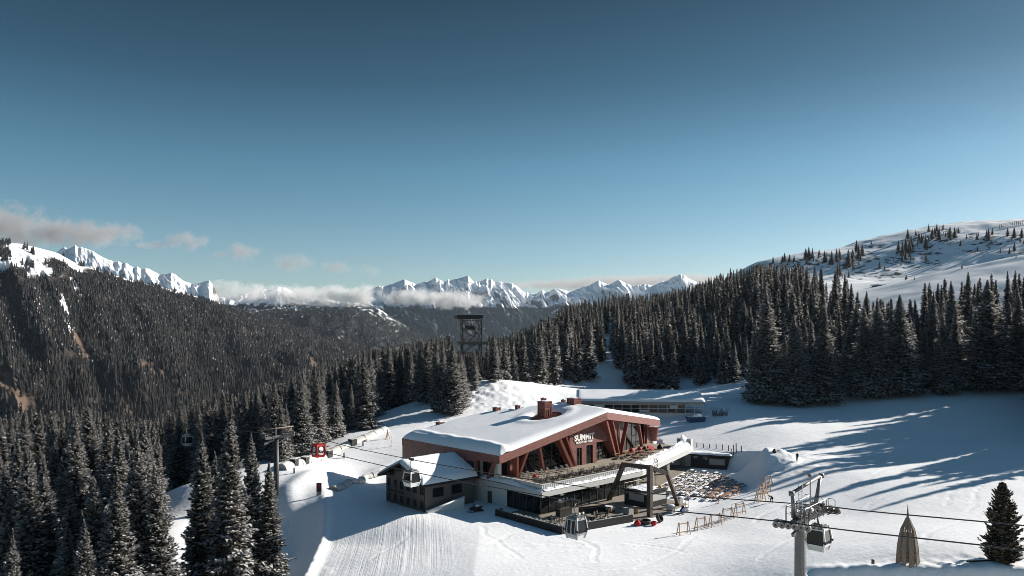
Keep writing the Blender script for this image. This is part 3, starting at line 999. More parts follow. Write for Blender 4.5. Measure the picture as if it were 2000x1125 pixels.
# ------------------------------------------------------------------ trees
def spruce_arrays(seed, H, R, nb, nc, cs, snowp, pine=False):
    g = np.random.default_rng(seed)
    i = np.arange(nb)
    t = (i + g.uniform(0, 1, nb)) / nb
    t = t ** 0.92
    z = H * (0.05 + 0.945 * t)
    prof = (1 - t) ** (0.62 if pine else 0.98) * (0.88 + 0.12 * np.sin(t * 40 + seed)) + 0.004
    prof *= np.clip(0.55 + t * 6, 0, 1)
    gap = vn(t * 7 + seed, i * 0.0 + 2, seed)
    L = R * prof * g.uniform(0.62, 1.15, nb) * (0.82 + 0.3 * gap)
    az = i * 2.39996 + g.normal(0, 0.35, nb)
    s = (np.arange(nc) + 0.5) / nc
    S = np.clip(s[None] + g.normal(0, 0.05, (nb, nc)), 0.06, 1.05)
    S = S ** 0.75
    Lb, tb, zb, ab = L[:, None], t[:, None], z[:, None], az[:, None]
    droop = (0.50 * (1 - tb) - 0.42 * tb) * (0.4 if pine else 1.0)
    zc = zb - Lb * droop * (0.5 * S + 0.6 * S ** 2) + Lb * 0.20 * S ** 3 * (2.2 if pine else 1)
    side = g.uniform(-1, 1, (nb, nc)) * Lb * 0.30 * np.sin(np.clip(S, 0, 1) * 2.6)
    r = Lb * S
    ca, sa = np.cos(ab), np.sin(ab)
    P = np.stack([ca * r - sa * side, sa * r + ca * side, zc + g.normal(0, 0.05, (nb, nc)) * H / 20], -1).reshape(-1, 3)
    fan = np.sign(side) * g.uniform(0.2, 0.9, (nb, nc))
    d = np.stack([np.cos(ab + fan), np.sin(ab + fan), -droop * (0.5 + 1.0 * S) + 0.5 * S ** 2 + g.normal(0, 0.28, (nb, nc)) + (0.5 if pine else 0)], -1).reshape(-1, 3)
    d /= np.linalg.norm(d, axis=1, keepdims=True)
    up = np.array([0, 0, 1.0]) + g.normal(0, 0.55, d.shape)
    w = np.cross(d, up)
    w /= np.maximum(np.linalg.norm(w, axis=1, keepdims=True), 1e-6)
    n = len(P)
    ln = cs * g.uniform(0.65, 1.35, n) * np.repeat((0.55 if pine else 0.30) + 0.85 * (1 - t) ** 0.8, nc)
    wd_ = ln * g.uniform(0.20, 0.34, n)
    sag = np.stack([np.zeros(n), np.zeros(n), -ln * 0.14], 1)
    b0 = P - d * ln[:, None] * 0.45
    tip = P + d * ln[:, None] * 0.55 + sag
    lft = P + w * wd_[:, None]
    rgt = P - w * wd_[:, None]
    V = np.stack([b0, rgt, tip, lft], 1).reshape(-1, 3)
    mi = np.zeros(n, int)
    mi[g.uniform(0, 1, n) < 0.14 + 0.30 * np.repeat(np.clip(S.mean(1) * 0 + 0.5 + t, 0, 1.3), nc) * S.reshape(-1)] = 2
    # snow lying on the sprays
    k = g.uniform(0, 1, n) < snowp * np.clip(0.5 + 1.0 * vn(P[:, 0] * 0.9, P[:, 2] * 0.9, seed + 4), 0, 1.4) * (0.6 + 0.8 * S.reshape(-1))
    Pk, dk, lk = P[k], d[k], ln[k]
    upk = np.array([0, 0, 1.0]) + g.normal(0, 0.22, dk.shape)
    wk = np.cross(dk, upk)
    wk /= np.maximum(np.linalg.norm(wk, axis=1, keepdims=True), 1e-6)
    off = np.stack([np.zeros(len(Pk)), np.zeros(len(Pk)), 0.05 * H / 20 + 0.10 * lk], 1)
    wkk = lk * g.uniform(0.16, 0.34, len(Pk))
    V2 = np.stack([Pk - dk * lk[:, None] * 0.38 + off * 0.7, Pk - wk * wkk[:, None] + off * 0.8, Pk + dk * lk[:, None] * 0.42 + off * 0.5 + np.array([0, 0, -0.1]) * lk[:, None], Pk + wk * wkk[:, None] + off], 1).reshape(-1, 3)
    V = np.concatenate([V, V2])
    mi = np.concatenate([mi, np.ones(len(Pk), int)])
    # ragged dark heart
    hz = np.linspace(0.07, 0.97, 12)
    hv = []
    for q in hz:
        for j in range(8):
            rad = R * 0.42 * (1 - q) ** 0.9 * g.uniform(0.6, 1.25) + 0.02
            hv.append((rad * math.cos(j * math.pi / 4 + q * 9), rad * math.sin(j * math.pi / 4 + q * 9), H * q))
    hv = np.array(hv)
    hq = []
    for a in range(11):
        for j in range(8):
            hq.append((a * 8 + j, a * 8 + (j + 1) % 8, (a + 1) * 8 + (j + 1) % 8, (a + 1) * 8 + j))
    Q = np.arange(len(V)).reshape(-1, 4)
    Q = np.concatenate([Q, np.array(hq) + len(V)])
    mi = np.concatenate([mi, np.zeros(len(hq), int)])
    return np.concatenate([V, hv]), Q, mi


TM = (M['needle'], M['treesnow'], M['frost'])
HN = 20.0
PROTO = {'near': [], 'mid': [], 'low': []}
for s in range(6):
    PROTO['near'].append(spruce_arrays(300 + s, HN, 3.9 + 0.35 * (s % 3), 480, 24, 0.58, 0.50 + 0.06 * (s % 3)))
    PROTO['mid'].append(spruce_arrays(320 + s, HN, 3.4 + 0.3 * (s % 3), 270, 9, 1.05, 0.42 + 0.06 * (s % 3)))
for s in range(8):
    PROTO['low'].append(spruce_arrays(340 + s, HN, 3.2 + 0.3 * (s % 3), 110, 5, 1.9, 0.24 + 0.04 * (s % 3)))
CROWN = {k: [np_mesh('spruce_crown', *p, mats=TM) for p in PROTO[k]] for k in ('near', 'mid')}


def trunk_mesh(H, r):
    mb = MB()
    mb.tube([(0, 0, -0.8), (0.02, 0, H * 0.3), (0, 0.03, H * 0.7), (0, 0, H * 0.985)], r, 8, 0.02, mi=0)
    rr_ = random.Random(int(H * 10))
    for k in range(26):
        z = H * rr_.uniform(0.06, 0.5)
        a = rr_.uniform(0, 6.28)
        l = rr_.uniform(0.8, 2.0)
        mb.tube([(0, 0, z), (l * math.cos(a), l * math.sin(a), z - 0.25 * l)], 0.035, 4, 0.01, cap=False)
    o = mb.build('trunk', M['bark'], smooth=True)
    me = o.data
    bpy.data.objects.remove(o)
    return me


TRUNK = trunk_mesh(HN, 0.26)


def poly_in(px, d, poly):
    inside = np.zeros(px.shape, bool)
    n = len(poly)
    for i in range(n):
        x0, y0 = poly[i]
        x1, y1 = poly[(i + 1) % n]
        c = ((y0 > d) != (y1 > d)) & (px < (x1 - x0) * (d - y0) / ((y1 - y0) if y1 != y0 else 1e-9) + x0)
        inside ^= c
    return inside


SKYX, SKYY = zip(*[(-200, 800), (0, 800), (60, 790), (100, 800), (180, 790), (220, 812), (300, 815), (330, 800), (400, 772), (440, 757), (470, 765), (500, 750), (560, 737), (600, 717), (640, 706), (690, 684), (720, 674),
                   (760, 668), (800, 665), (840, 655), (878, 652), (886, 682), (948, 682), (955, 652), (985, 655), (1000, 648), (1050, 624), (1100, 591), (1150, 582), (1200, 569), (1250, 573), (1300, 566), (1340, 556),
                   (1400, 534), (1450, 514), (1500, 512), (1560, 514), (1600, 518), (1640, 504), (1660, 522), (1690, 566), (1720, 580), (1780, 578), (1800, 545), (1850, 534), (1890, 514), (1920, 538), (1960, 514), (2000, 528), (2500, 520)])
FOREST = [  # polygon in (photo column, depth), spacing, tree heights, region
    ([(-170, 78), (180, 78), (300, 86), (372, 98), (352, 118), (326, 132), (325, 165), (300, 182), (-170, 215)], 5.1, (16, 26), 'gully'),
    ([(-170, 200), (300, 178), (330, 165), (470, 161), (545, 157), (600, 169), (668, 186), (735, 207), (735, 330), (-170, 330)], 5.2, (15, 25), 'tunnel'),
    ([(735, 238), (800, 234), (838, 218), (858, 204), (880, 201), (903, 207), (915, 238), (940, 252), (990, 254), (1000, 340), (735, 345)], 4.3, (17, 24), 'mound'),
    ([(985, 256), (1040, 264), (1130, 287), (1170, 302), (1250, 293), (1330, 284), (1382, 268), (1466, 270), (1500, 300), (1500, 690), (985, 690)], 7.0, (15, 25), 'ridge'),
    ([(1466, 231), (1540, 228), (1620, 226), (1700, 226), (1830, 228), (1900, 232), (2200, 236), (2200, 345), (1960, 330), (1830, 312), (1690, 298), (1640, 340), (1600, 420), (1500, 640), (1466, 640)], 7.6, (18, 35), 'slope'),
]
FOREST.append(([(2048, 180), (2300, 170), (2600, 185), (2600, 300), (2210, 236), (2022, 236)], 6.4, (28, 37), 'slope'))
FOREST.append(([(2085, 160), (2260, 148), (2330, 180), (2070, 188)], 9.0, (20, 30), 'slope'))
cand = []   # x, y, z, H, region
for poly, spc, (h0, h1), reg in FOREST:
    pa = np.array(poly, float)
    wx = (pa[:, 0] - 1000) / F * pa[:, 1]
    x0, x1, y0, y1 = wx.min(), wx.max(), pa[:, 1].min(), pa[:, 1].max()
    nx, ny = int((x1 - x0) / spc) + 1, int((y1 - y0) / spc) + 1
    gx = x0 + (np.arange(nx)[:, None] + rng.uniform(-0.42, 0.42, (nx, ny)) + 0.5 * (np.arange(ny)[None] % 2)) * spc
    gy = y0 + (np.arange(ny)[None] + rng.uniform(-0.42, 0.42, (nx, ny))) * spc
    gx, gy = gx.ravel(), gy.ravel()
    px = 1000 + F * gx / gy
    k = poly_in(px, gy, poly)
    k &= ~((px > 1174) & (px < 1199) & (gy > 250) & (gy < 470))        # the cleared chute
    k &= ~((px > 890) & (px < 948) & (gy > 222) & (gy < 242))            # room for the tower
    if reg in ('gully', 'tunnel'):
        k &= ~((np.abs(px - 351) < 9 + 2.6 * F / gy) & (gy < 168))
    if reg in ('ridge', 'slope', 'gully'):
        clear = vn(gx / 26, gy / 26, 71)
        k &= (clear > 0.20) | (gy < 250)
    k &= rng.uniform(0, 1, len(gx)) < 0.96
    gx, gy = gx[k], gy[k]
    gz = height(gx, gy)
    hh = h0 + (h1 - h0) * rng.uniform(0, 1, len(gx)) ** 1.1
    hh *= np.where(rng.uniform(0, 1, len(gx)) < 0.12, rng.uniform(0.45, 0.8, len(gx)), 1)
    px = 1000 + F * gx / gy
    if reg == 'slope':
        hh = np.where((px < 1650) & (gy < 300), np.minimum(hh, rng.uniform(17, 23, len(hh))), hh)
    top = HY - F * (gz + hh - CZ) / gy
    lim = np.interp(px, SKYX, SKYY) + np.abs(rng.normal(0, 9, len(px)))
    hh = np.where(top < lim, hh - (lim - top) * gy / F, hh)
    for q in zip(gx, gy, gz, hh):
        if q[3] > 6.5:
            cand.append((*q, reg))
# the trees one can tell apart, by the pixel of their foot and their top row in the photo
SPECIAL = []
def special(px, py, top, label, d=None, wide=1.0, kind='spruce_tree'):
    p = cast(px, py) if d is None else Vector(((px - 1000) / F * d, d, 0))
    if d is not None:
        p.z = ground(p.x, p.y)
    H = CZ - (top - HY) / F * p.y - p.z
    SPECIAL.append((p.x, p.y, p.z, H, label, wide))
special(447, 1128, 792, 'tallest snow-speckled spruce of the pair standing left of the steel lift pylon', d=99, wide=1.0)
special(497, 1092, 842, 'spruce squeezed between the tallest foreground spruce and the lift pylon', d=107, wide=0.9)
special(527, 1098, 902, 'short broad spruce standing alone at the foot of the steel lift pylon', d=106, wide=1.15)
special(400, 1100, 838, 'snow-speckled spruce just left of the tallest foreground spruce, hiding a gondola', d=101, wide=1.05)
special(428, 1090, 880, 'half-hidden lower spruce behind the tallest foreground spruce', d=106, wide=0.95)
special(714, 848, 683, 'tall spruce at the right end of the forest, above the end of the snow tunnel', d=192, wide=1.2)
special(655, 862, 742, 'spruce right behind the middle of the long snow tunnel', d=181, wide=1.1)
special(618, 880, 735, 'broad spruce behind the long snow tunnel, above the red gondola', d=172, wide=1.25)
special(550, 905, 780, 'spruce behind the long snow tunnel, right behind the arm of the lift pylon', d=160, wide=1.2)
special(884, 814, 664, 'large snowy spruce at the left foot of the bare mound behind the club', d=203, wide=1.3)
special(856, 806, 700, 'snowy spruce just left of the large spruce at the foot of the mound', d=208, wide=1.1)
special(965, 748, 650, 'solitary bushy spruce on top of the mound, right of the lookout tower', d=235, wide=1.35)
special(926, 748, 690, 'slim spruce in front of the legs of the wooden lookout tower', d=227, wide=0.9)
special(1500, 787, 560, 'tall dark spruce at the left corner of the wood beside the sunlit ski run', d=227, wide=1.15)
special(1478, 786, 640, 'lower dark spruce at the very left corner of the wood beside the sunlit ski run', d=227, wide=1.1)
special(1554, 790, 615, 'broad snow-dusted spruce at the edge of the wood, left of the swing frame', d=224, wide=1.35)
special(1612, 790, 596, 'broad snow-dusted spruce directly left of the wooden swing frame', d=226, wide=1.3)
special(1690, 786, 600, 'broad dark spruce directly right of the wooden swing frame', d=227, wide=1.4)
special(1760, 780, 575, 'grey frosted spruce in the middle of the wood edge on the right', d=227, wide=1.45)
special(1850, 770, 610, 'pale frosted spruce with a bare lower trunk on the right wood edge', d=227, wide=1.25)
special(1925, 766, 545, 'broad frosted spruce that stands tallest near the right end of the wood edge', d=230, wide=1.5)
special(1988, 764, 575, 'last spruce of the wood edge at the right, half cut by the picture border', d=230, wide=1.3)
for px, py, top in [(185, 1150, 930), (265, 1170, 840), (320, 1160, 905), (70, 1170, 868), (130, 1180, 950), (20, 1190, 960)]:
    cand.append((*W(px, py, 92).xy, ground(*W(px, py, 92).xy), max(15, CZ - (top - HY) / F * 92 - ground(*W(px, py, 92).xy)), 'gully'))
# scattered trees on the white hill, px/py of the foot and height in photo pixels
HILLT = [(1510, 515, 14), (1528, 513, 14), (1533, 512, 18), (1542, 513, 16), (1551, 512, 13), (1574, 508, 22), (1580, 506, 24), (1587, 505, 20), (1600, 499, 12), (1611, 512, 22), (1625, 517, 26), (1634, 512, 26), (1640, 507, 22), (1657, 522, 34), (1664, 518, 30),
         (1677, 507, 28), (1684, 500, 24), (1673, 491, 22), (1755, 490, 20), (1763, 500, 28), (1769, 494, 30), (1776, 492, 26), (1780, 484, 24), (1773, 466, 18), (1789, 461, 12), (1762, 513, 18), (1769, 508, 20), (1808, 486, 26), (1809, 508, 14), (1814, 452, 16),
         (1821, 468, 22), (1826, 464, 20), (1830, 457, 20), (1834, 468, 24), (1842, 450, 12), (1855, 464, 22), (1865, 464, 20), (1872, 455, 12), (1876, 480, 12), (1908, 468, 16), (1927, 465, 18), (1931, 471, 22), (1938, 458, 14), (1968, 461, 16), (1981, 465, 22), (1995, 465, 20),
         (1981, 491, 18), (1972, 496, 12), (1909, 491, 10), (1718, 524, 16), (1728, 528, 10), (1879, 525, 10), (1770, 546, 12), (1640, 540, 26), (1702, 478, 8), (1795, 470, 18), (1800, 472, 16)]
hill_cand = []
for px, py, hp in HILLT:
    p = cast(px, py)
    hill_cand.append((p.x, p.y, p.z, hp / F * p.y, 'hill'))
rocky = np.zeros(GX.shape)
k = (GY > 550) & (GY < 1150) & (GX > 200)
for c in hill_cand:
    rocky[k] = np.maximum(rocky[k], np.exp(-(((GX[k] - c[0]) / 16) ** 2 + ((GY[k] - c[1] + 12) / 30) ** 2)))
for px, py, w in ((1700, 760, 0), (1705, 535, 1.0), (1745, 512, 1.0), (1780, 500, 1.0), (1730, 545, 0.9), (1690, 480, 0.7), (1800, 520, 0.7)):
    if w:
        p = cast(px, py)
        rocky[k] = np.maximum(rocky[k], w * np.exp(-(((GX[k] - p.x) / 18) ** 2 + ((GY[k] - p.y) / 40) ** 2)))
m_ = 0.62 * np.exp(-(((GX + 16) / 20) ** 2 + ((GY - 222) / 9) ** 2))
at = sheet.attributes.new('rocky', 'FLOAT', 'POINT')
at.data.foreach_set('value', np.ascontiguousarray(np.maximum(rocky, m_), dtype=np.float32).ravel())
# which of the rest show largest: paint coarse silhouettes from front to back
extra = []
for px, py, hp in HILLT * 2:
    p = cast(px + random.gauss(0, 9), py + random.gauss(2, 4))
    if p.y > 420:
        extra.append((p.x, p.y, p.z, hp * random.uniform(0.25, 0.7) / F * p.y, 'hill'))
allc = sorted(cand, key=lambda c: c[1])
occ = np.zeros((282, 500), bool)


def paint(c, wf=0.30):
    x, y, z, H = c[:4]
    px, p0 = PX(x, y, z)
    p1 = HY - F * (z + H - CZ) / y
    n = 0
    r0, r1 = int(max(p1 / 4, 0)), int(min(p0 / 4, 281))
    for r in range(r0, r1 + 1):
        hw = wf * 0.5 * H * F / y * max(0.08, (r * 4 - p1) / max(p0 - p1, 1)) * 0.9
        c0, c1 = int(max((px - hw) / 4, 0)), int(min((px + hw) / 4, 499))
        if c1 >= c0:
            seg = occ[r, c0:c1 + 1]
            n += int((~seg).sum())
            seg[:] = True
    return n


jobs = [(c, None) for c in allc] + [((s[0], s[1], s[2], s[3], 'special'), s) for s in SPECIAL]
jobs.sort(key=lambda j: j[0][1])
score = []
# the club hides some of the ridge forest
for c, s in jobs:
    n = paint(c)
    if s is None:
        score.append((n, c))
score.sort(key=lambda q: -q[0])
NIND = 300 - len(SPECIAL) - len(hill_cand)
indiv = [c for n, c in score[:NIND] if n > 0]
rest = [c for n, c in score[NIND:] if n > 0 or c[1] > 150 or rng.uniform() < 0.6]
REG = {'gully': ('snow-speckled spruce in the dark wood in the lower left of the picture', 'spruces of the lower left wood'),
       'tunnel': ('snow-dusted spruce in the forest behind the long snow tunnel and lift pylon', 'spruces behind the snow tunnel'),
       'mound': ('snow-dusted spruce in the stand between the snow tunnel and the lookout tower', 'spruces left of the lookout tower'),
       'ridge': ('spruce in the forest on the ridge behind the glazed lift building', 'spruces of the ridge forest'),
       'slope': ('tall spruce in the wood above the shaded ski slope', 'spruces above the shaded slope'),
       'hill': ('small spruce scattered on the open white hill at the upper right', 'spruces on the white hill')}


def plant(x, y, z, H, label, group, lod, wide=1.0):
    e = empty('spruce_tree', (x, y, z - 0.1), random.uniform(0, 6.28), label, 'tree', group)
    e.rotation_euler = (random.gauss(0, 0.022), random.gauss(0, 0.022), e.rotation_euler.z)
    e.scale = (H / HN * wide, H / HN * wide, H / HN)
    k = random.randrange(6)
    cr = bpy.data.objects.new('crown', CROWN[lod][k])
    link(cr, e)
    tr = bpy.data.objects.new('trunk', TRUNK)
    link(tr, e)
    return e


for x, y, z, H, label, wide in SPECIAL:
    plant(x, y, z, H, label, 'spruces one can tell apart', 'near', wide)
for x, y, z, H, reg in indiv:
    plant(x, y, z, H, *REG[reg], 'near' if y < 242 else 'mid', random.uniform(0.8, 1.3))
for x, y, z, H, reg in hill_cand:
    plant(x, y, z - 0.3, H * 1.05, *REG[reg], 'mid', random.uniform(1.2, 1.7))


def scatter(name, pts, protos, mats, wide=(0.9, 1.25)):
    Vs, Qs, Ms = [], [], []
    n = 0
    for x, y, z, H in pts:
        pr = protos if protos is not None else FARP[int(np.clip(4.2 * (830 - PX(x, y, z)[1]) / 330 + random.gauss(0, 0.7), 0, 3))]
        V, Q, mi = pr[random.randrange(len(pr))]
        a = random.uniform(0, 6.28)
        c, s = math.cos(a), math.sin(a)
        k = H / HN
        w = k * random.uniform(*wide)
        X = (V[:, 0] * c - V[:, 1] * s) * w + x
        Y = (V[:, 0] * s + V[:, 1] * c) * w + y
        Vs.append(np.stack([X, Y, V[:, 2] * k + z], 1).astype(np.float32))
        Qs.append((Q + n).astype(np.int32))
        Ms.append(mi)
        n += len(V)
    me = np_mesh(name, np.concatenate(Vs), np.concatenate(Qs), np.concatenate(Ms), mats)
    o = bpy.data.objects.new(name, me)
    link(o)
    tag(o, kind='stuff')
    return o


scatter('forest', [(c[0], c[1], c[2] - 0.2, c[3]) for c in rest + extra], PROTO['low'], TM)


# far trees: three ragged skirts of quads
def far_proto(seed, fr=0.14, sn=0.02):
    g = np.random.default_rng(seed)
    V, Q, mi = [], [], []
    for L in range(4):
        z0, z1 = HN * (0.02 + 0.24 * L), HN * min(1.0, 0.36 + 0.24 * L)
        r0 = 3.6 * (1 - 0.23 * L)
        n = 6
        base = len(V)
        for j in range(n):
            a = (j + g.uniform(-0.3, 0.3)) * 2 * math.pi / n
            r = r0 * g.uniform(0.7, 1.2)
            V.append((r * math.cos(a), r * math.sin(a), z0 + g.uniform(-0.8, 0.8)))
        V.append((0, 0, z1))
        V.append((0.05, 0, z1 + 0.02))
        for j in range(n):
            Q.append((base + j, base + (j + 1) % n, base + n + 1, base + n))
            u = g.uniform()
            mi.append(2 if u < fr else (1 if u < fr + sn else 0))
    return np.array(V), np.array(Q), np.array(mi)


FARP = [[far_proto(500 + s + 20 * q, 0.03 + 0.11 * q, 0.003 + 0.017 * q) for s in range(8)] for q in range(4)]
pts = []
nu, nvv = leftP.shape[:2]
N = 26000
uu = rng.uniform(0, nu - 1.01, N * 4)
vv = rng.uniform(0.0, 1.0, N * 4)
iu = uu.astype(int)
lv = np.clip((vv * 239).astype(int), 0, 238)
_fu, _fv = (uu - iu)[:, None], (vv * 239 - lv)[:, None]
Pp = leftP[iu, lv] * (1 - _fu) * (1 - _fv) + leftP[iu + 1, lv] * _fu * (1 - _fv) + leftP[iu, lv + 1] * (1 - _fu) * _fv + leftP[iu + 1, lv + 1] * _fu * _fv
px_, py_ = PX(Pp[:, 0], Pp[:, 1], Pp[:, 2])
keep = (px_ > -60) & (px_ < 860) & (py_ < 850)
dens = np.ones(len(px_))
dens *= 1 - 0.97 * scr[iu, lv]
topz = topw[iu, lv]
cl = vn(px_ / 16, py_ / 11, 91)
dens *= np.where(topz > 0.12, (cl > 0.50 + 0.45 * topz) * 0.9, 1)
dens *= np.where(cl < 0.24, 0.2, 1)
dens *= np.where((px_ < 85) & (py_ > 540) & (py_ < 600) & (vn(px_ / 30, py_ / 20, 95) > 0.55), 0.15, 1)
wgt = (Pp[:, 1] / 2000.0) ** 0.5
keep &= rng.uniform(0, 1, len(px_)) < dens * np.clip(wgt, 0.5, 1)
sel = np.nonzero(keep)[0][:N]
pts += [(Pp[i, 0] + rng.normal(0, 2), Pp[i, 1] + rng.normal(0, 3), Pp[i, 2] - 1, rng.uniform(9, 16)) for i in sel]
nu2, nv2 = hillP.shape[:2]
iu = rng.integers(0, nu2, 8000)
iv = rng.integers(8, 60, 8000)
Ph = hillP[iu, iv]
hx, hy = PX(Ph[:, 0], Ph[:, 1], Ph[:, 2])
kk = (hx > 440) & (hx < 900) & (hy < 730) & (vn(hx / 9, hy / 6, 33) > 0.2)
pts += [(*Ph[i][:2], Ph[i][2] - 1, rng.uniform(11, 17)) for i in np.nonzero(kk)[0]]
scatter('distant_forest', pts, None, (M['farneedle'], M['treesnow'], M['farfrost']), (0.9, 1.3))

# the lone stone pine at the lower right
pine = empty('stone_pine', (*W(1958, 1107, 91.6).xy, ground(*W(1958, 1107, 91.6).xy) - 0.3), 0.4, 'dense dark pine standing alone on the snow bank in the lower right corner', 'tree')
Vp, Qp, mp = spruce_arrays(377, 9.8, 2.75, 360, 22, 0.50, 0.24, pine=True)
mp[mp == 2] = 0
M['pine'] = needles('pine_needles', (0.018, 0.021, 0.013), (0.075, 0.056, 0.036))
pc = bpy.data.objects.new('crown', np_mesh('pine_crown', Vp, Qp, mp, (M['pine'], M['treesnow'], M['frost'])))
link(pc, pine)
mb = MB()
mb.tube([(0, 0, -0.6), (0, 0, 4), (0, 0, 9)], 0.22, 8, 0.03)
mb.build('trunk', M['bark'], pine, True)
# ------------------------------------------------------------------ the mountain club
def ray_local(px, py, d):
    p = W(px, py, d)
    a, b = to_local(p.x, p.y)
    return Vector((a, b, p.z))


_o = Vector((*to_local(0, 0), CZ))


def hit(px, py, p, n):
    """where the sight line through a pixel meets a plane given in the club's axes"""
    q = ray_local(px, py, 100) - _o
    n = Vector(n)
    t = (Vector(p) - _o).dot(n) / q.dot(n)
    return _o + q * t


class Line:
    """a plan polyline with a position by photo column"""
    def __init__(s, pts):
        s.p = [Vector(q) for q in pts]

    def at_px(s, px, off=0.0):
        best = None
        for i in range(len(s.p) - 1):
            p, q = s.p[i], s.p[i + 1]
            d = (q - p).normalized()
            n = Vector((-d.y, d.x))
            h = hit(px, 700, (*(p + n * off), 0), (n.x, n.y, 0))
            t = (Vector((h.x, h.y)) - p - n * off).dot(d) / (q - p).length
            e = 0 if -0.001 <= t <= 1.001 else min(abs(t), abs(t - 1))
            if best is None or e < best[0]:
                best = (e, Vector((h.x, h.y)), d, n, h)
        return best[1], best[2], best[3]


DECK = Line([(0, 0), (28, 0.2), (60, 10)])
FASC = Line([(-1.4, 9.2), (28.2, 9.2), (58.2, 18)])
WALL = Line([(-0.5, 11.2), (30.6, 11.3), (62.6, 21.4)])
DZ = 4.5                                      # the terrace floor


def up_at(px, py, xy, n):
    """height of the photo point (px, py) that lies in the vertical plane through xy with normal n"""
    return hit(px, py, (xy.x, xy.y, 0), (n.x, n.y, 0)).z


club = empty('club_building', (P0[0], P0[1], 0), PHI, 'red shingled mountain restaurant with snow on its slanted roof and a long terrace', 'building')

# --- lower storey and slab
sl = MB()
slab_poly = [(0, 0), (28, 0.2), (60, 10), (54, 30), (0.0, 34)]
sl.prism(slab_poly, 3.2, 4.08)
sl.build('terrace_slab', M['pale'], club)
dk = MB()
dk.prism([(0.9, 1.0), (28, 1.2), (59, 10.8), (53.5, 29.5), (0.9, 33)], 4.084, DZ)
dk.build('terrace_floor', M['deck'], club)
lw = MB()
lw.box(0.35, 30, 17.2, 33.5, -0.5, 3.19)
lw.box(30, 52, 12.2, 29, -0.5, 3.19)
lw.box(0.35, 9.0, 9.2, 17.2, -0.5, 3.19)
lw.build('wall', M['white'], club)
dr = MB()
dr.box(0.27, 0.35, 13.2, 14.3, 0.05, 2.2)
dr.box(0.24, 0.27, 14.12, 14.2, 1.0, 1.25, 0)
dr.build('door', M['mullion'], club)


def glazing(name, p0, p1, z0, z1, n, rows=(), parent=None, depth=0.12, inset=0.0):
    """one dark glass wall with its mullions as a child"""
    p0, p1 = Vector(p0), Vector(p1)
    d = (p1 - p0).normalized()
    nn = Vector((d.y, -d.x))
    mb = MB()
    f0 = z0 if callable(z0) else (lambda t: z0)
    f1 = z1 if callable(z1) else (lambda t: z1)
    k = 12
    for i in range(k):
        t0, t1 = i / k, (i + 1) / k
        a, b = p0.lerp(p1, t0), p0.lerp(p1, t1)
        mb.add([(a.x, a.y, f0(t0)), (b.x, b.y, f0(t1)), (b.x, b.y, f1(t1)), (a.x, a.y, f1(t0)),
                (a.x - nn.x * depth, a.y - nn.y * depth, f0(t0)), (b.x - nn.x * depth, b.y - nn.y * depth, f0(t1)), (b.x - nn.x * depth, b.y - nn.y * depth, f1(t1)), (a.x - nn.x * depth, a.y - nn.y * depth, f1(t0))],
               [(0, 1, 2, 3), (7, 6, 5, 4)])
    g = mb.build(name, M['glass'], parent)
    fb = MB()
    for i in range(n + 1):
        t = i / n
        c = p0.lerp(p1, t) + nn * 0.03
        fb.beam((c.x, c.y, f0(t)), (c.x, c.y, f1(t)), 0.11, 0.14, (nn.x, nn.y, 0))
    for r in rows:
        a, b = p0 + nn * 0.035, p1 + nn * 0.035
        fb.beam((a.x, a.y, f0(0) + (f1(0) - f0(0)) * r if r < 1 else r), (b.x, b.y, f0(1) + (f1(1) - f0(1)) * r if r < 1 else r), 0.08, 0.10)
    fb.build('window_frame', M['mullion'], g)
    return g


glazing('window', (0.5, 9.2), (0.5, 0.9), 0.1, 3.19, 5, (), club)
glazing('window', (0.5, 0.9), (24.0, 1.1), 0.1, 3.19, 11, (0.7,), club)
pl = MB()
for a, b in ((28.5, 2.2), (37, 5.0), (46.5, 7.8), (57.5, 11.2)):
    pl = MB()
    pl.box(a - 0.45, a + 0.45, b - 0.45, b + 0.45, -0.4, 3.19)
    pl.build('pillar', M['concrete'], club)
# end pier at the right end of the terrace
pr = MB()
e = Vector((0.955, 0.298))
nq = Vector((-0.298, 0.955))
pe = Vector((59.3, 9.9))
for z0, z1, th_ in ((-0.5, 6.3, 0.9),):
    q = [pe - e * 1.0 + nq * -0.05, pe + e * 0.4 + nq * -0.05, pe + e * 0.4 + nq * 3.2, pe - e * 1.0 + nq * 3.2]
    pr.prism([(v.x, v.y) for v in q], z0, z1)
pr.build('end_pier', M['pale'], club)
# parapet: ribbed white sheet round the left part of the terrace
pp = MB()
pp.box(0.95, 1.05, 0.95, 15.5, 4.09, 5.1)
pp.box(1.05, 28.3, 0.95, 1.05, 4.09, 5.1)
a = 1.35
while a < 28:
    pp.box(a, a + 0.2, 0.87, 0.95, 4.10, 5.02)
    a += 0.55
b = 1.4
while b < 15:
    pp.box(0.87, 0.95, b, b + 0.2, 4.10, 5.02)
    b += 0.55
pp.box(0.80, 1.12, 0.80, 15.5, 5.1, 5.18)
pp.box(1.12, 28.3, 0.80, 1.12, 5.1, 5.18)
q = [(28.3, 0.95), (60, 10.9), (60, 11.1), (28.3, 1.15)]
pp.prism(q, 4.09, 5.55)
pp.build('parapet', M['rib'], club)


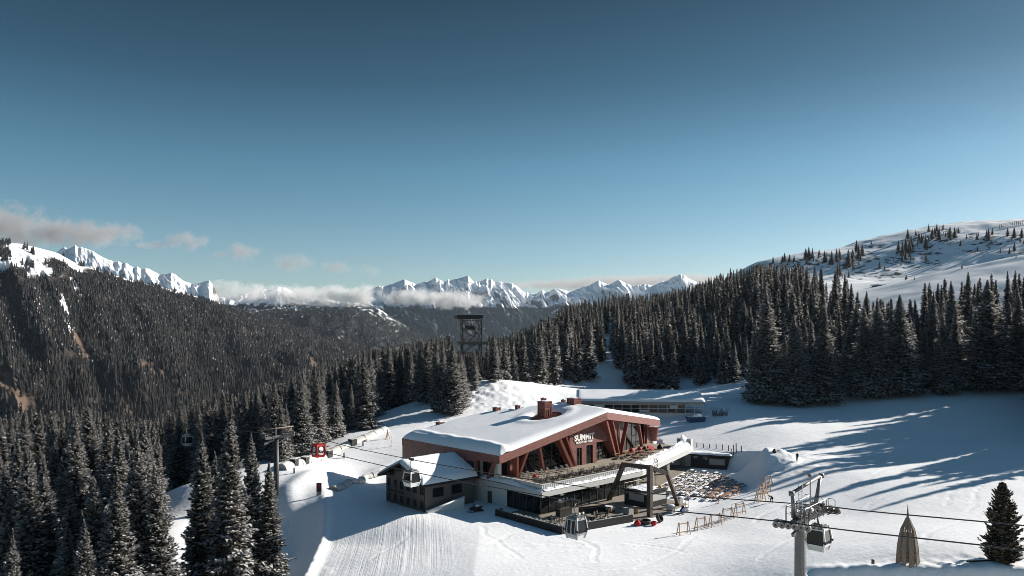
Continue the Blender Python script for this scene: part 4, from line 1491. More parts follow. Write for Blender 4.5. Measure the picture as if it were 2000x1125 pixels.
def ledge(name, path, prof, seed, parent=club, m='snow', n=160):
    """snow lying along a ledge: prof(s, t) -> height, path gives (inner, outer) points"""
    nu, nv = n, 14
    V = np.zeros((nu, nv, 3))
    for i in range(nu):
        s = i / (nu - 1)
        pi, po = path(s)
        for j in range(nv):
            t = j / (nv - 1)
            p = pi.lerp(po, t)
            V[i, j] = (p.x, p.y, prof(s, t))
    me = np_mesh(name, V.reshape(-1, 3), grid_quads(nu, nv), smooth=True)
    me.materials.append(M[m])
    bm = bmesh.new()
    bm.from_mesh(me)
    bmesh.ops.recalc_face_normals(bm, faces=bm.faces)
    bm.to_mesh(me)
    bm.free()
    o = bpy.data.objects.new(name, me)
    link(o, parent)
    md = o.modifiers.new('thick', 'SOLIDIFY')
    md.thickness = 0.05
    return o


def lp(s, off0, off1, a=Vector((0.6, 0)), b=Vector((28, 0.2))):
    p = a.lerp(b, s)
    return p + Vector((0, off0)), p + Vector((0, off1))


def hump(s, t, base, hgt, seed, L):
    x = s * L
    return base + 0.02 + hgt * (0.55 + 0.6 * float(vn(x * 0.5, 0.3 * seed, seed)) + 0.3 * float(vn(x * 2.1, t * 2, seed + 1))) * math.sin(math.pi * min(0.98, 0.18 + 0.8 * t)) ** 0.7


ledge('ledge_snow', lambda s: lp(s, 0.86, -0.02), lambda s, t: 4.08 + 0.03 + (0.34 - 0.16 * t) * (0.35 + 0.8 * float(vn(s * 60, t * 2, 3))) * (1 - t ** 6) + 0.07 * float(vn(s * 150, t * 5, 5)), 1)
ledge('ledge_snow', lambda s: (Vector((0.86, 0.2 + 16 * s)), Vector((-0.02, 0.2 + 16 * s))), lambda s, t: 4.08 + 0.03 + (0.2 + 0.6 * sstep(0.05, 0.6, s)) * (1 - 0.8 * t ** 2) * (0.75 + 0.4 * float(vn(s * 16, t * 2, 9))), 2)
A2, B2 = Vector((28, 0.2)), Vector((59.4, 9.85))


def far_path(s):
    p = A2.lerp(B2, s)
    n = Vector((-0.298, 0.955))
    return p + n * 2.1, p - n * 0.03


ledge('ledge_snow', far_path, lambda s, t: 4.11 + (1.35 - 0.25 * (1 - s)) * (1 - t) ** 0.35 * (0.9 + 0.35 * float(vn(s * 22, t * 2, 14))) + 0.25 * float(vn(s * 60, t * 7, 15)) * (1 - t) + (1.3 * sstep(0.86, 0.98, s)) * (1 - t ** 2), 3)
for px, py in ((1097, 966), (1166, 951), (1312, 903)):
    c, d, n = DECK.at_px(px, -0.12)
    z = up_at(px, py, c, n)
    mb = MB()
    mb.beam((c.x - d.x * 0.45, c.y - d.y * 0.45, z), (c.x + d.x * 0.45, c.y + d.y * 0.45, z), 0.5, 0.22)
    mb.build('floodlight', M['greysteel'], club)

# --- roof
RZ = lambda a, b: 9.3 + 0.1858 * (a + 1.4)


def right_z(a, b):
    # plane through the front peak, the back peak and the right front corner
    p, q, r = Vector((28.2, 9.2, 14.8)), Vector((30.5, 24, 15.2)), Vector((58.2, 18, 10.0))
    n = (q - p).cross(r - p)
    return p.z - (n.x * (a - p.x) + n.y * (b - p.y)) / n.z


BACK = [(-1.4, 39), (15.3, 37), (20, 34.3), (23.5, 30.5), (30.5, 24)]
lpoly = [(-1.4, 9.2), (28.2, 9.2), (30.5, 24)] + BACK[::-1][1:]
rpoly = [(28.2, 9.2), (58.2, 18), (56, 29), (30.5, 24)]
rf = MB()
rf.prism(lpoly, lambda a, b: RZ(a, b) - 1.45, RZ)
rf.prism(rpoly, lambda a, b: right_z(a, b) - 1.45, right_z)
roof = rf.build('roof', M['red'], club)
CHIM = hit(1064, 813, (0, 0, RZ(0, 0)), (-0.1858, 0, 1))


def bk(u):
    a = -1.4 + 31.9 * u
    return Vector((a, np.interp(a, [p[0] for p in BACK], [p[1] for p in BACK])))


nu, nv = 150, 90
V = np.zeros((nu * 2 - 1, nv, 3))
wells = []
for px, py, r in ((1064, 813, 2.3), (1011, 804, 0.9), (1098, 795, 1.2)):
    p = hit(px, py, (0, 0, RZ(0, 0)), (-0.1858, 0, 1))
    wells.append((p.x, p.y, r))
wells[0] = (wells[0][0] - 0.9, wells[0][1] - 1.2, 3.7)
for side in (0, 1):
    for i in range(nu):
        u = i / (nu - 1)
        if side == 0:
            f = Vector((-1.4, 9.2)).lerp(Vector((28.2, 9.2)), u)
            k = bk(u)
        else:
            f = Vector((28.2, 9.2)).lerp(Vector((58.2, 18)), u)
            k = Vector((30.5, 24)).lerp(Vector((56, 29)), u)
        for j in range(nv):
            v = (j / (nv - 1))
            p = f.lerp(k, v)
            L = (k - f).length
            e_ = min(v * L, (1 - v) * L, (u * 30 + 0.0) if side == 0 else 99, (1 - u) * 30 if side == 1 else 99)
            th_ = 0.62 * (1 - math.exp(-(e_ + 0.02) / 0.4)) + 0.07 * float(fbm(p.x / 7, p.y / 7, 2, 83)) * min(1, e_ / 2) + 0.012 * float(fbm(p.x / 1.1, p.y / 1.1, 2, 85)) * min(1, e_)
            th_ += 0.5 * ((1 - u) if side == 0 else 0) * min(1, e_ / 1.2)
            if side == 0:   # a scalloped slump along the left eave
                th_ += 0.22 * math.exp(-((u * 30 - 1.6 - 1.1 * float(vn(p.y / 3, 1, 88))) / 0.7) ** 2)
            for wx, wy, wr in wells:
                q = math.hypot((p.x - wx) * 0.8, p.y - wy) / wr
                th_ = th_ * float(sstep(0.75, 1.15, q + 0.12 * float(vn(p.x, p.y, 89)))) + 0.30 * math.exp(-((q - 1.35) / 0.25) ** 2) * 0.6
            z = (RZ if side == 0 else right_z)(p.x, p.y)
            ex = 0.14 * math.exp(-e_ / 0.3)
            V[i + side * (nu - 1), j] = (p.x, p.y, z + max(th_, -0.02) + (0.03 if e_ > 0.05 else -0.0))
me = np_mesh('snow_cover', V.reshape(-1, 3), grid_quads(nu * 2 - 1, nv), smooth=True)
me.materials.append(M['snow'])
link(bpy.data.objects.new('snow_cover', me), roof)
# ribbed red metal laid bare round the large chimney
rb = MB()
for k in range(-9, 10):
    a0 = CHIM.x + k * 0.36
    rb.beam((a0, CHIM.y - 3.4, RZ(a0, 0) + 0.14), (a0, CHIM.y + 2.2, RZ(a0, 0) + 0.14), 0.16, 0.2)
rb.build('ribbed_metal', M['redplain'], roof)


def chimney(px0, px1, py0, py1, deep=None, louvre=True):
    p = hit((px0 + px1) / 2, py1, (0, 0, RZ(0, 0) + 0.1), (-0.1858, 0, 1))
    y = P0[1] + UA[1] * p.x + VB[1] * p.y
    w = (px1 - px0) / F * y / 1.41
    h = (py1 - py0) / F * y
    mb = MB()
    w2 = deep or w
    x0, x1, y0, y1 = p.x - w / 2, p.x + w / 2, p.y - w2 / 2, p.y + w2 / 2
    zb, zt = p.z - 0.8, p.z + h
    mb.box(x0, x1, y0, y1, zb, zt)
    o = mb.build('chimney', M['redplain'], roof)
    tr = MB()
    for cx in (x0, x1):
        for cy in (y0, y1):
            tr.box(cx - 0.09, cx + 0.09, cy - 0.09, cy + 0.09, zb, zt + 0.05)
    tr.box(x0 - 0.13, x1 + 0.13, y0 - 0.13, y1 + 0.13, zt - 0.02, zt + 0.16)
    if louvre:
        for k in range(5):
            z = zt - 0.3 - k * 0.16 * max(1, h / 3)
            tr.box(x0 + 0.12, x1 - 0.12, y0 - 0.09, y0 - 0.01, z - 0.05, z + 0.03)
        for k in range(4):
            xx = x0 + (k + 0.5) * w / 4
            tr.box(xx - 0.05, xx + 0.05, y0 - 0.08, y0 - 0.01, p.z, p.z + h * 0.5)
            yy = y0 + (k + 0.5) * w2 / 4
            tr.box(x0 - 0.08, x0 - 0.01, yy - 0.05, yy + 0.05, p.z, p.z + h * 0.5)
        tr.box(x0 - 0.1, x0 - 0.02, y0 + 0.25, y1 - 0.25, zt - 0.35 * h, zt - 0.12 * h)
    sc_ = MB()
    sc_.blob(((x0 + x1) / 2, (y0 + y1) / 2, zt + 0.2), (w * 0.45, w2 * 0.45, 0.16), 4)
    sc_.m = [1] * len(sc_.m)
    n = len(tr.v)
    tr.v += sc_.v
    tr.f += [tuple(n + i for i in f) for f in sc_.f]
    tr.m += sc_.m
    tr.m = [m_ for m_ in tr.m]
    t = tr.build('chimney_cap', [M['redplain'], M['snow']], club)
    t.parent = roof
    return o


chimney(1051, 1077, 785, 813)
chimney(1007, 1015, 793, 805, louvre=False)
chimney(963, 977, 797, 808, louvre=False)
chimney(1108, 1134, 779, 793)
chimney(1097, 1104, 782, 790, louvre=False)
chimney(1057, 1066, 779, 790, louvre=False)
chimney(852, 867, 826, 836, louvre=False)

# --- upper storey walls
uw = MB()
soff = lambda a, b: (RZ(a, b) if a < 28.5 else right_z(a, b)) - 1.46


def wall_left(z1):
    pass


# left wall: red from the back to about b = 17, then recessed white wall behind leaning fins
uw.prism([(-1.38, 38.9), (-1.38, 19.0), (-0.9, 19.0), (-0.9, 38.9)], lambda a, b: 3.0, soff)
uw.prism([(-1.38, 19.0), (-1.38, 15.6), (-0.9, 15.6), (-0.9, 19.0)], lambda a, b: 3.9, soff)
uw.build('wall', M['red'], club)
wn = MB()
wn.box(-1.43, -1.37, 16.3, 19.2, 5.6, 7.4)
g = wn.build('window', M['glass'], club)
ww = MB()
ww.box(0.7, 0.9, 12.2, 17.0, 4.4, 7.85)
ww.box(0.7, 1.6, 12.0, 12.2, 4.4, 7.85)
ww.build('wall', M['white'], club)
glazing('window', (0.66, 15.9), (0.66, 13.1), 4.8, 7.4, 2, (), club)
# back volume so that the roof rests on walls all round
bv = MB()
bv.prism([(0.9, 20.0), (28, 20.0), (28.5, 25.0), (22, 29.8), (15, 35.5), (0.9, 37.6)], 4.4, lambda a, b: RZ(a, b) - 1.46)
bv.prism([(30, 19.5), (54, 24.0), (54, 27.8), (30, 23.5)], 4.4, lambda a, b: right_z(a, b) - 1.46)
bv.build('back_wall', M['red'], club)


def front_wall(name, px0, px1, off, m, z0=DZ, drop=0.0, thick=0.35, z1=None):
    """a piece of wall on the front line between two photo columns"""
    mb = MB()
    k = 6
    pts = []
    for i in range(k + 1):
        c, d, n = WALL.at_px(px0 + (px1 - px0) * i / k, off)
        pts.append((c, n))
    for (c0, n0), (c1, n1) in zip(pts[:-1], pts[1:]):
        q = [c0, c1, c1 + n1 * thick, c0 + n0 * thick]
        zz0 = z0 if not callable(z0) else None
        mb.prism([(v.x, v.y) for v in q], z0 if callable(z0) else z0, z1 or (lambda a, b: (RZ(a, b) if a < 31 else min(RZ(a, b), right_z(a, b))) - 1.4 - drop))
    return mb.build(name, m, club)


# glazing along the whole front, behind the fins
pA = WALL.at_px(985, 1.7)[0]
pB = WALL.at_px(1124, 1.7)[0]
glazing('window', (1.9, 13.4), (pB.x, pB.y), DZ, lambda t: RZ(1.9 + (pB.x - 1.9) * t, 0) - 1.45, 9, (7.0, ), club)
pC = WALL.at_px(1163, 1.0)[0]
pD = Vector((31.6, 12.9))
glazing('window', (pC.x, pC.y), (pD.x + 2.4, pD.y + 0.7), DZ, lambda t: 8.3 + 0.8 * t, 4, (0.68,), club)
pE = WALL.at_px(1214, 1.5)[0]
pF_ = WALL.at_px(1268, 1.5)[0]
glazing('window', (pE.x, pE.y), (pF_.x, pF_.y), DZ, lambda t: right_z(*pE.lerp(pF_, t)) - 1.45, 6, (7.2, 9.6), club)
# the red wall with the name, door openings cut by building it in pieces
SUM0, SUM1 = 1112.5, 1199.0
head = lambda a, b: 8.25
front_wall('wall', SUM0, 1126.0, 0.0, M['red'])
front_wall('wall', 1126.0, 1136.5, 0.0, M['red'], z0=8.0)
front_wall('wall', 1136.5, 1145.0, 0.0, M['red'])
front_wall('wall', 1145.0, 1158.0, 0.0, M['red'], z0=8.25)
front_wall('wall', 1158.0, 1165.0, 0.0, M['red'])
front_wall('wall', 1165.0, 1186.0, 0.0, M['red'], z0=8.6)
front_wall('wall', 1186.0, 1200.0, 0.0, M['red'], z0=9.1)
for a0, a1, zt in ((1126.0, 1136.5, 8.0), (1145.0, 1158.0, 8.25)):
    c0, c1 = WALL.at_px(a0, 0.25)[0], WALL.at_px(a1, 0.25)[0]
    g = glazing('door', (c0.x, c0.y), (c1.x, c1.y), DZ, zt, 2, (), club)
front_wall('wall', 1201.0, 1218.0, 0.5, M['red'])
front_wall('wall', 1263.5, 1277.0, 0.6, M['red'])
front_wall('wall', 1258.0, 1263.0, 0.9, M['darkred'])
# left end, behind the corner
lwp = MB()
lwp.prism([(4.2, 12.5), (6.0, 12.5), (6.0, 13.3), (4.2, 13.3)], DZ, lambda a, b: RZ(a, b) - 1.46)
lwp.build('wall', M['red'], club)


def fin(top, bot, w, off_top=0.25, deep=1.5, wb=None, name='column'):
    """leaning blade column: front edge from the fascia line down to the wall line"""
    ct, dt, nt_ = FASC.at_px(top[0], off_top)
    cb, db, nb_ = WALL.at_px(bot[0], -0.1)
    zt = up_at(top[0], top[1], ct, nt_)
    wt_, wb_ = w, (wb or w)
    q = []
    for c, d, n, z, ww_ in ((cb, db, nb_, DZ - 0.02, wb_), (ct, dt, nt_, zt + 0.35, wt_)):
        q += [c - d * ww_ / 2, c + d * ww_ / 2, c + d * ww_ / 2 + n * deep, c - d * ww_ / 2 + n * deep]
    zs = [DZ - 0.02] * 4 + [zt + 0.35] * 4
    mb = MB()
    mb.hexa([(v.x, v.y, z) for v, z in zip(q, zs)])
    return mb.build(name, M['redplain'], club)


fin((1032, 885), (1014, 929), 0.55, deep=0.7)
fin((1012, 889), (1011, 929), 0.5, deep=1.2)
fin((1055, 876), (1064, 920), 0.45, deep=0.6)
fin((1094, 860), (1118, 911), 0.75, deep=1.5)
fin((1106, 855), (1126, 909), 0.40, deep=1.6)
fin((1186, 826), (1204, 888), 0.7, deep=2.0)
fin((1197, 822), (1211, 884), 0.45, deep=2.0)
fin((1228, 828), (1215, 884), 0.45, deep=0.85)
fin((1249.5, 832), (1256.5, 871), 0.5, deep=0.7)
fin((1286, 838), (1282, 862), 0.95, deep=2.4, wb=0.55)
# fins at the left side
for (t0, b0_), (t1, b1_) in (((909, 897), (918, 926)), ((966, 908), (954, 936))):
    p = hit(t0, b0_, (-1.2, 0, 0), (1, 0, 0))
    q = hit(t1, b1_, (0.5, 0, 0), (1, 0, 0))
    mb = MB()
    mb.beam((q.x, q.y, 4.3), (p.x, p.y, soff(-1.2, 0) + 0.2), 0.5, 0.7, (1, 0, 0))
    mb.build('column', M['redplain'], club)


# --- lettering on the wall
def as_mesh(o, name, parent):
    dg = bpy.context.evaluated_depsgraph_get()
    me = bpy.data.meshes.new_from_object(o.evaluated_get(dg))
    n = bpy.data.objects.new(name, me)
    n.location, n.rotation_euler = o.location, o.rotation_euler
    bpy.data.objects.remove(o)
    return link(n, parent)


def lettering(body, px, py, hpx, parent, m, off=-0.06, spacing=1.0, bold=0.02, name='lettering'):
    c, d, n = WALL.at_px(px, off)
    z = up_at(px, py, c, n)
    cu = bpy.data.curves.new(name, 'FONT')
    cu.body = body
    y = P0[1] + UA[1] * c.x + VB[1] * c.y
    cu.size = hpx / F * y / 0.70
    cu.align_x = 'CENTER'
    cu.align_y = 'CENTER'
    cu.extrude = 0.04
    cu.offset = bold
    cu.space_character = spacing
    cu.materials.append(m)
    o = bpy.data.objects.new('words', cu)
    link(o)
    o.location = (c.x, c.y, z)
    o.rotation_euler = (math.radians(90), 0, math.atan2(d.y, d.x))
    return as_mesh(o, name, parent)


M['signwhite'] = mat('sign_white', (0.92, 0.92, 0.90), 0.5, var=0.0)
lettering('SUMMIT', 1141.5, 854, 11.0, club, M['signwhite'], spacing=1.05, bold=0.06)
lettering('MOUNTAIN CLUB', 1141.5, 863.0, 3.9, club, M['signwhite'], spacing=1.08, bold=0.02)
# the white mountain emblem
ce, de, ne = WALL.at_px(1209, 0.40)
em = MB()
ez = up_at(1209, 852, ce, ne)
for poly in ([(-0.95, 0.0), (-0.5, 0.25), (-0.35, 1.55), (0.1, 2.5), (0.12, 3.4), (-0.75, 1.5)],
             [(0.1, 3.4), (0.75, 2.3), (0.62, 1.75), (0.98, 0.45), (0.62, 0.1), (0.25, 1.35), (0.45, 1.9)],
             [(-0.1, 1.75), (0.12, 2.3), (0.75, 0.9), (0.95, 0.25), (0.3, 1.2)]):
    k = len(poly)
    vs = [(ce.x + de.x * x * 0.55 - ne.x * o_, ce.y + de.y * x * 0.55 - ne.y * o_, ez + y * 0.68) for o_ in (0.0, 0.06) for x, y in poly]
    em.add(vs, [tuple(range(k)), tuple(range(k, 2 * k))[::-1]] + [(i, (i + 1) % k, k + (i + 1) % k, k + i) for i in range(k)])
em.build('emblem', M['signwhite'], club)

# ------------------------------------------------------------------ the old house at the left
house = empty('chalet', (P0[0], P0[1], 0), PHI, 'grey plastered house with snowy gable roof joined to the left side of the restaurant', 'house')
hx0, hx1, hy0, hy1 = -12.6, -1.45, 16.0, 28.0
HYC = 22.0
hw = MB()
hw.add([(hx0, hy0, -1), (hx0, hy1, -1), (hx0, hy1, 4.9), (hx0, HYC, 7.6), (hx0, hy0, 4.9), (hx1, hy0, -1), (hx1, hy1, -1), (hx1, hy1, 4.9), (hx1, HYC, 7.6), (hx1, hy0, 4.9)],
       [(0, 1, 2, 3, 4), (9, 8, 7, 6, 5), (0, 4, 9, 5), (1, 6, 7, 2), (2, 7, 8, 3), (3, 8, 9, 4)])
hw.build('wall', M['greywall'], house)
slope_r = (7.6 - 4.9) / 6.0
rfb = MB()
for sgn in (-1, 1):
    y0, y1 = HYC, HYC + sgn * 7.0
    z0, z1 = 7.72, 7.72 - slope_r * 7.0
    xa, xb = hx0 - 1.3, hx1
    rfb.add([(xa, y0, z0), (xb, y0, z0), (xb, y1, z1), (xa, y1, z1), (xa, y0, z0 + 0.35), (xb, y0, z0 + 0.35), (xb, y1, z1 + 0.35), (xa, y1, z1 + 0.35)],
            [(0, 1, 2, 3), (4, 5, 6, 7), (0, 1, 5, 4), (1, 2, 6, 5), (2, 3, 7, 6), (3, 0, 4, 7)])
hr = rfb.build('roof', M['black'], house)
nu, nv = 70, 90
V = np.zeros((nu, nv, 3))
for i in range(nu):
    u = i / (nu - 1)
    x = hx0 - 1.32 + (hx1 - hx0 + 1.32) * u
    for j in range(nv):
        y = HYC - 6.95 + 13.9 * j / (nv - 1)
        zr = 8.07 - slope_r * math.sqrt((y - HYC) ** 2 + 0.25)
        e_ = min(u * 12.5, (6.95 - abs(y - HYC)))
        V[i, j] = (x, y, zr + 0.02 + 0.75 * (1 - math.exp(-(e_ + 0.02) / 0.45)) + 0.12 * float(fbm(x / 3, y / 3, 2, 97)) * min(1, e_))
me = np_mesh('snow_cover', V.reshape(-1, 3), grid_quads(nu, nv), smooth=True)
me.materials.append(M['snow'])
link(bpy.data.objects.new('snow_cover', me), hr)
for k, y in enumerate(np.linspace(hy0 + 1.0, hy1 - 1.0, 6)):
    for r, (zb, zt, hw_) in enumerate(((0.55, 1.75, 0.46), (3.0, 4.35, 0.46))):
        if r == 1 and (y < hy0 + 1.5 and False):
            continue
        mb = MB()
        mb.box(hx0 - 0.02, hx0 + 0.05, y - hw_, y + hw_, zb, zt)
        wnd = mb.build('window', M['glass'], house)
        fr_ = MB()
        fr_.box(hx0 - 0.07, hx0 - 0.022, y - 0.03, y + 0.03, zb, zt)
        fr_.box(hx0 - 0.22, hx0 - 0.025, y - hw_ - 0.12, y + hw_ + 0.12, zb - 0.12, zb - 0.01)
        fr_.box(hx0 - 0.08, hx0 - 0.022, y - hw_ - 0.07, y - hw_, zb, zt)
        fr_.box(hx0 - 0.08, hx0 - 0.022, y + hw_, y + hw_ + 0.07, zb, zt)
        fr_.box(hx0 - 0.08, hx0 - 0.022, y - hw_ - 0.07, y + hw_ + 0.07, zt, zt + 0.08)
        fr_.build('window_frame', M['mullion'], wnd)
for x0, x1 in ((-11.0, -8.6), (-6.8, -4.4)):
    mb = MB()
    mb.box(x0, x1, hy0 - 0.03, hy0 + 0.05, 2.3, 3.9)
    mb.build('window', M['glass'], house)
for y in (HYC - 3.6, HYC - 1.4, HYC + 1.4, HYC + 3.6):
    mb = MB()
    zr = 7.5 - slope_r * abs(y - HYC)
    mb.box(hx0 - 1.1, hx0 - 0.01, y - 0.28, y + 0.28, zr - 0.62, zr - 0.12)
    mb.build('purlin', M['black'], house)
mb = MB()
mb.tube([(hx0 - 0.12, hy0 + 0.1, 0), (hx0 - 0.12, hy0 + 0.1, 4.6), (hx0 - 0.6, hy0 - 0.6, 4.9)], 0.07, 6)
mb.build('downpipe', M['black'], house)
cu = bpy.data.curves.new('lettering', 'FONT')
cu.body = 'Kids ski area'
cu.size = 0.95
cu.extrude = 0.03
cu.align_x = 'CENTER'
cu.materials.append(M['black'])
lt = bpy.data.objects.new('words', cu)
link(lt)
lt.location = (hx0 - 0.04, 24.9, 2.05)
lt.rotation_euler = (math.radians(90), 0, math.radians(-90))
as_mesh(lt, 'lettering', house)
# low wall running out from the house corner
lwl = empty('retaining_wall', (P0[0], P0[1], 0), PHI, 'low white retaining wall running from the grey house corner towards the snow', 'wall')
mb = MB()
mb.add([(-12.7, 15.5, -0.8), (-5.8, 14.0, -0.8), (-5.8, 13.6, -0.8), (-12.7, 15.1, -0.8), (-12.7, 15.5, 0.25), (-5.8, 14.0, 1.9), (-5.8, 13.6, 1.9), (-12.7, 15.1, 0.25)],
       [(0, 1, 5, 4), (1, 2, 6, 5), (2, 3, 7, 6), (3, 0, 4, 7), (4, 5, 6, 7), (0, 3, 2, 1)])
mb.build('wall_body', M['white'], lwl)
mb = MB()
mb.add([(-12.8, 15.6, 0.25), (-5.7, 14.1, 1.92), (-5.7, 13.5, 1.92), (-12.8, 15.0, 0.25), (-12.8, 15.5, 0.42), (-5.7, 14.0, 2.1), (-5.7, 13.6, 2.1), (-12.8, 15.1, 0.42)],
       [(0, 1, 5, 4), (1, 2, 6, 5), (2, 3, 7, 6), (3, 0, 4, 7), (4, 5, 6, 7)])
mb.build('wall_snow', M['snow'], lwl, True)
# ------------------------------------------------------------------ patio, kiosk, arch, furniture
def WL(a, b, z=0.0):
    x, y = LB(a, b)
    return Vector((x, y, z))


pt = MB()
pt.prism([(-4.8, 5.6), (-5.0, -9.6), (8.6, -12.0), (15, -13.5), (25.5, -11.8), (27, -3), (34, 1), (60, 9.5), (58, 14), (0.4, 14), (0.4, 5.6)], -0.6, 0.14)
pto = pt.build('patio', M['patio'])
pto.location = (P0[0], P0[1], 0)
pto.rotation_euler = (0, 0, PHI)
tag(pto, kind='structure')


def lobj(name, a, b, z, rot, label, cat, group=None):
    return empty(name, WL(a, b, z), PHI + rot, label, cat, group)


# low black planter wall round the lower terrace
pw_ = lobj('planter_wall', 0, 0, 0, 0, 'long low black wall boxing in the sofa terrace below the restaurant corner', 'wall')
PWP = [(-4.2, 5.9), (-5.1, 5.6), (-5.3, -9.6), (8.4, -12.2), (8.5, -11.3)]
for (x0, y0), (x1, y1) in zip(PWP[:-1], PWP[1:]):
    mb = MB()
    d = Vector((x1 - x0, y1 - y0, 0)).normalized() * 0.28
    mb.beam((x0 - d.x, y0 - d.y, 0.35), (x1 + d.x, y1 + d.y, 0.35), 0.6, 1.5)
    mb.build('wall_body', M['black'], pw_)
    mb = MB()
    mb.beam((x0, y0, 1.12), (x1, y1, 1.12), 0.16, 0.05)
    mb.build('coping', M['pale'], pw_)


def sofa(label, a, b, rot, n=2):
    e = lobj('outdoor_sofa', a, b, 0.14, rot, label, 'sofa', 'sofas on the lower terrace')
    mb = MB()
    mb.box(-1.0 * n / 2, 1.0 * n / 2, -0.45, 0.45, 0.0, 0.34)
    mb.box(-1.0 * n / 2, 1.0 * n / 2, 0.3, 0.5, 0.34, 0.85)
    mb.build('seat_frame', M['black'], e, bevel=0.03)
    mb = MB()
    for k in range(n):
        mb.box(-n / 2 + k + 0.04, -n / 2 + k + 0.96, -0.44, 0.28, 0.345, 0.5)
    mb.build('seat_cushion', M['darkcloth'], e, bevel=0.05)
    for k in range(n):
        mb = MB()
        mb.blob((-n / 2 + k + 0.5, 0.12, 0.72), (0.36, 0.14, 0.26), k + n, 0.15)
        mb.build('pillow', M['pillow'], e, True)
    return e


ORD = ['first', 'second', 'third', 'fourth', 'fifth', 'sixth', 'seventh', 'eighth', 'ninth', 'tenth', 'eleventh', 'twelfth', 'thirteenth', 'fourteenth', 'fifteenth', 'sixteenth', 'seventeenth', 'eighteenth']
for k in range(6):
    sofa(f'black terrace sofa with white pillows, {ORD[k]} from the glass corner along the left planter wall', -4.3, 3.6 - k * 2.35, math.radians(90))
for k in range(3):
    sofa(f'black terrace sofa against the front planter wall, {ORD[k]} from the restaurant gondola side', -2.2 + k * 3.3, -9.6 - k * 0.5, math.radians(180 - 10))
sofa('black sofa in the middle of the lower terrace, backed by the dark counter', 3.2, -5.6, math.radians(0), 3)
sofa('black sofa in front of the long dark bench, facing the barrel stove', 10.2, -6.2, math.radians(180), 2)


def counter(a, b, rot, L, label, glasses=True):
    e = lobj('bar_counter', a, b, 0.14, rot, label, 'bar counter')
    mb = MB()
    mb.box(-L / 2, L / 2, -0.5, 0.5, 0, 1.25)
    mb.build('counter_body', M['black'], e)
    mb = MB()
    mb.box(-L / 2 - 0.1, L / 2 + 0.1, -0.6, 0.6, 1.252, 1.33)
    mb.build('counter_top', M['darkbrown'], e)
    mb = MB()
    for x in (-L / 2, L / 2):
        mb.box(x - 0.06, x + 0.06, -0.55, -0.43, 1.33, 2.5)
        mb.box(x - 0.06, x + 0.06, 0.43, 0.55, 1.33, 2.5)
    mb.box(-L / 2 - 0.1, L / 2 + 0.1, -0.6, 0.6, 2.5, 2.6)
    mb.build('shelf_frame', M['darkbrown'], e)
    if glasses:
        r = random.Random(5)
        for k in range(9):
            mb = MB()
            x = -L / 2 + 0.3 + k * (L - 0.6) / 8
            mb.lathe([(0.05, 0), (0.07, 0.12), (0.035, 0.22), (0.035, 0.34)], (x, r.uniform(-0.3, 0.3), 2.6), 7)
            mb.build('bottle', M['pillow'] if k % 3 else M['sticker'], e, True)


counter(2.6, -2.6, 0.0, 3.0, 'black open-air bar counter with bottles on top, beside the glass corner')


def table_set(name_t, a, b, z, rot, n, lab_t, lab_c, grp_t, grp_c, tm='darkbrown', cm='black', w=1.9):
    e = lobj(name_t, a, b, z, rot, lab_t, 'table', grp_t)
    mb = MB()
    mb.box(-w / 2, w / 2, -0.42, 0.42, 0.70, 0.76)
    mb.build('table_top', M[tm], e)
    for x in (-w / 2 + 0.08, w / 2 - 0.08):
        for y in (-0.34, 0.34):
            mb = MB()
            mb.box(x - 0.03, x + 0.03, y - 0.03, y + 0.03, 0, 0.70)
            mb.build('leg', M[cm], e)
    R_ = Matrix.Rotation(PHI + rot, 3, 'Z')
    for i in range(n):
        x = -w / 2 + (i // 2 + 0.5) * w / ((n + 1) // 2)
        s = -1 if i % 2 == 0 else 1
        p = WL(a, b, z) + R_ @ Vector((x, s * 0.75, 0))
        c = chair(p, PHI + rot + (0 if s < 0 else math.pi) + random.uniform(-0.2, 0.2), lab_c, grp_c, cm)


CH = {}


def chair(p, rz, label, grp, cm):
    if cm not in CH:
        e = empty('terrace_chair', p, rz, label, 'chair', grp)
        mb = MB()
        mb.box(-0.24, 0.24, -0.24, 0.24, 0.42, 0.48)
        mb.build('seat', M[cm], e)
        mb = MB()
        mb.hexa([(-0.24, -0.24, 0.48), (0.24, -0.24, 0.48), (0.24, -0.2, 0.48), (-0.24, -0.2, 0.48), (-0.24, -0.36, 0.95), (0.24, -0.36, 0.95), (0.24, -0.32, 0.95), (-0.24, -0.32, 0.95)])
        mb.build('backrest', M[cm], e)
        for x in (-0.21, 0.21):
            for y in (-0.21, 0.21):
                mb = MB()
                mb.box(x - 0.025, x + 0.025, y - 0.025, y + 0.025, 0, 0.42)
                mb.build('leg', M['darksteel'], e)
        CH[cm] = e
        return e
    c = copy_tree(CH[cm])
    c.location = p
    c.rotation_euler = (0, 0, rz)
    c['label'] = label
    c['group'] = grp
    return c


for k in range(8):
    a = 3.6 + k * 3.05
    table_set('terrace_table', a, 4.3, DZ, 0, 6, f'dark table on the upper terrace by the ribbed parapet, {ORD[k]} from the terrace corner',
              f'black chair at the {ORD[k]} parapet table from the terrace corner', 'dark tables along the parapet', 'black chairs at the parapet tables')
for k, (a, b, lab) in enumerate([(-1.6, -4.6, 'small black table near the left planter wall of the lower terrace'), (2.4, -8.0, 'black table between sofas at the front of the lower terrace'), (6.4, -7.6, 'black table nearest the arch on the lower terrace')]):
    table_set('terrace_table', a, b, 0.14, 0.2, 4, lab, 'black chair around the ' + lab.replace(' of the lower terrace', '').replace(' on the lower terrace', '').replace(' at the front', ''), 'tables on the lower terrace', 'chairs on the lower terrace', tm='black')


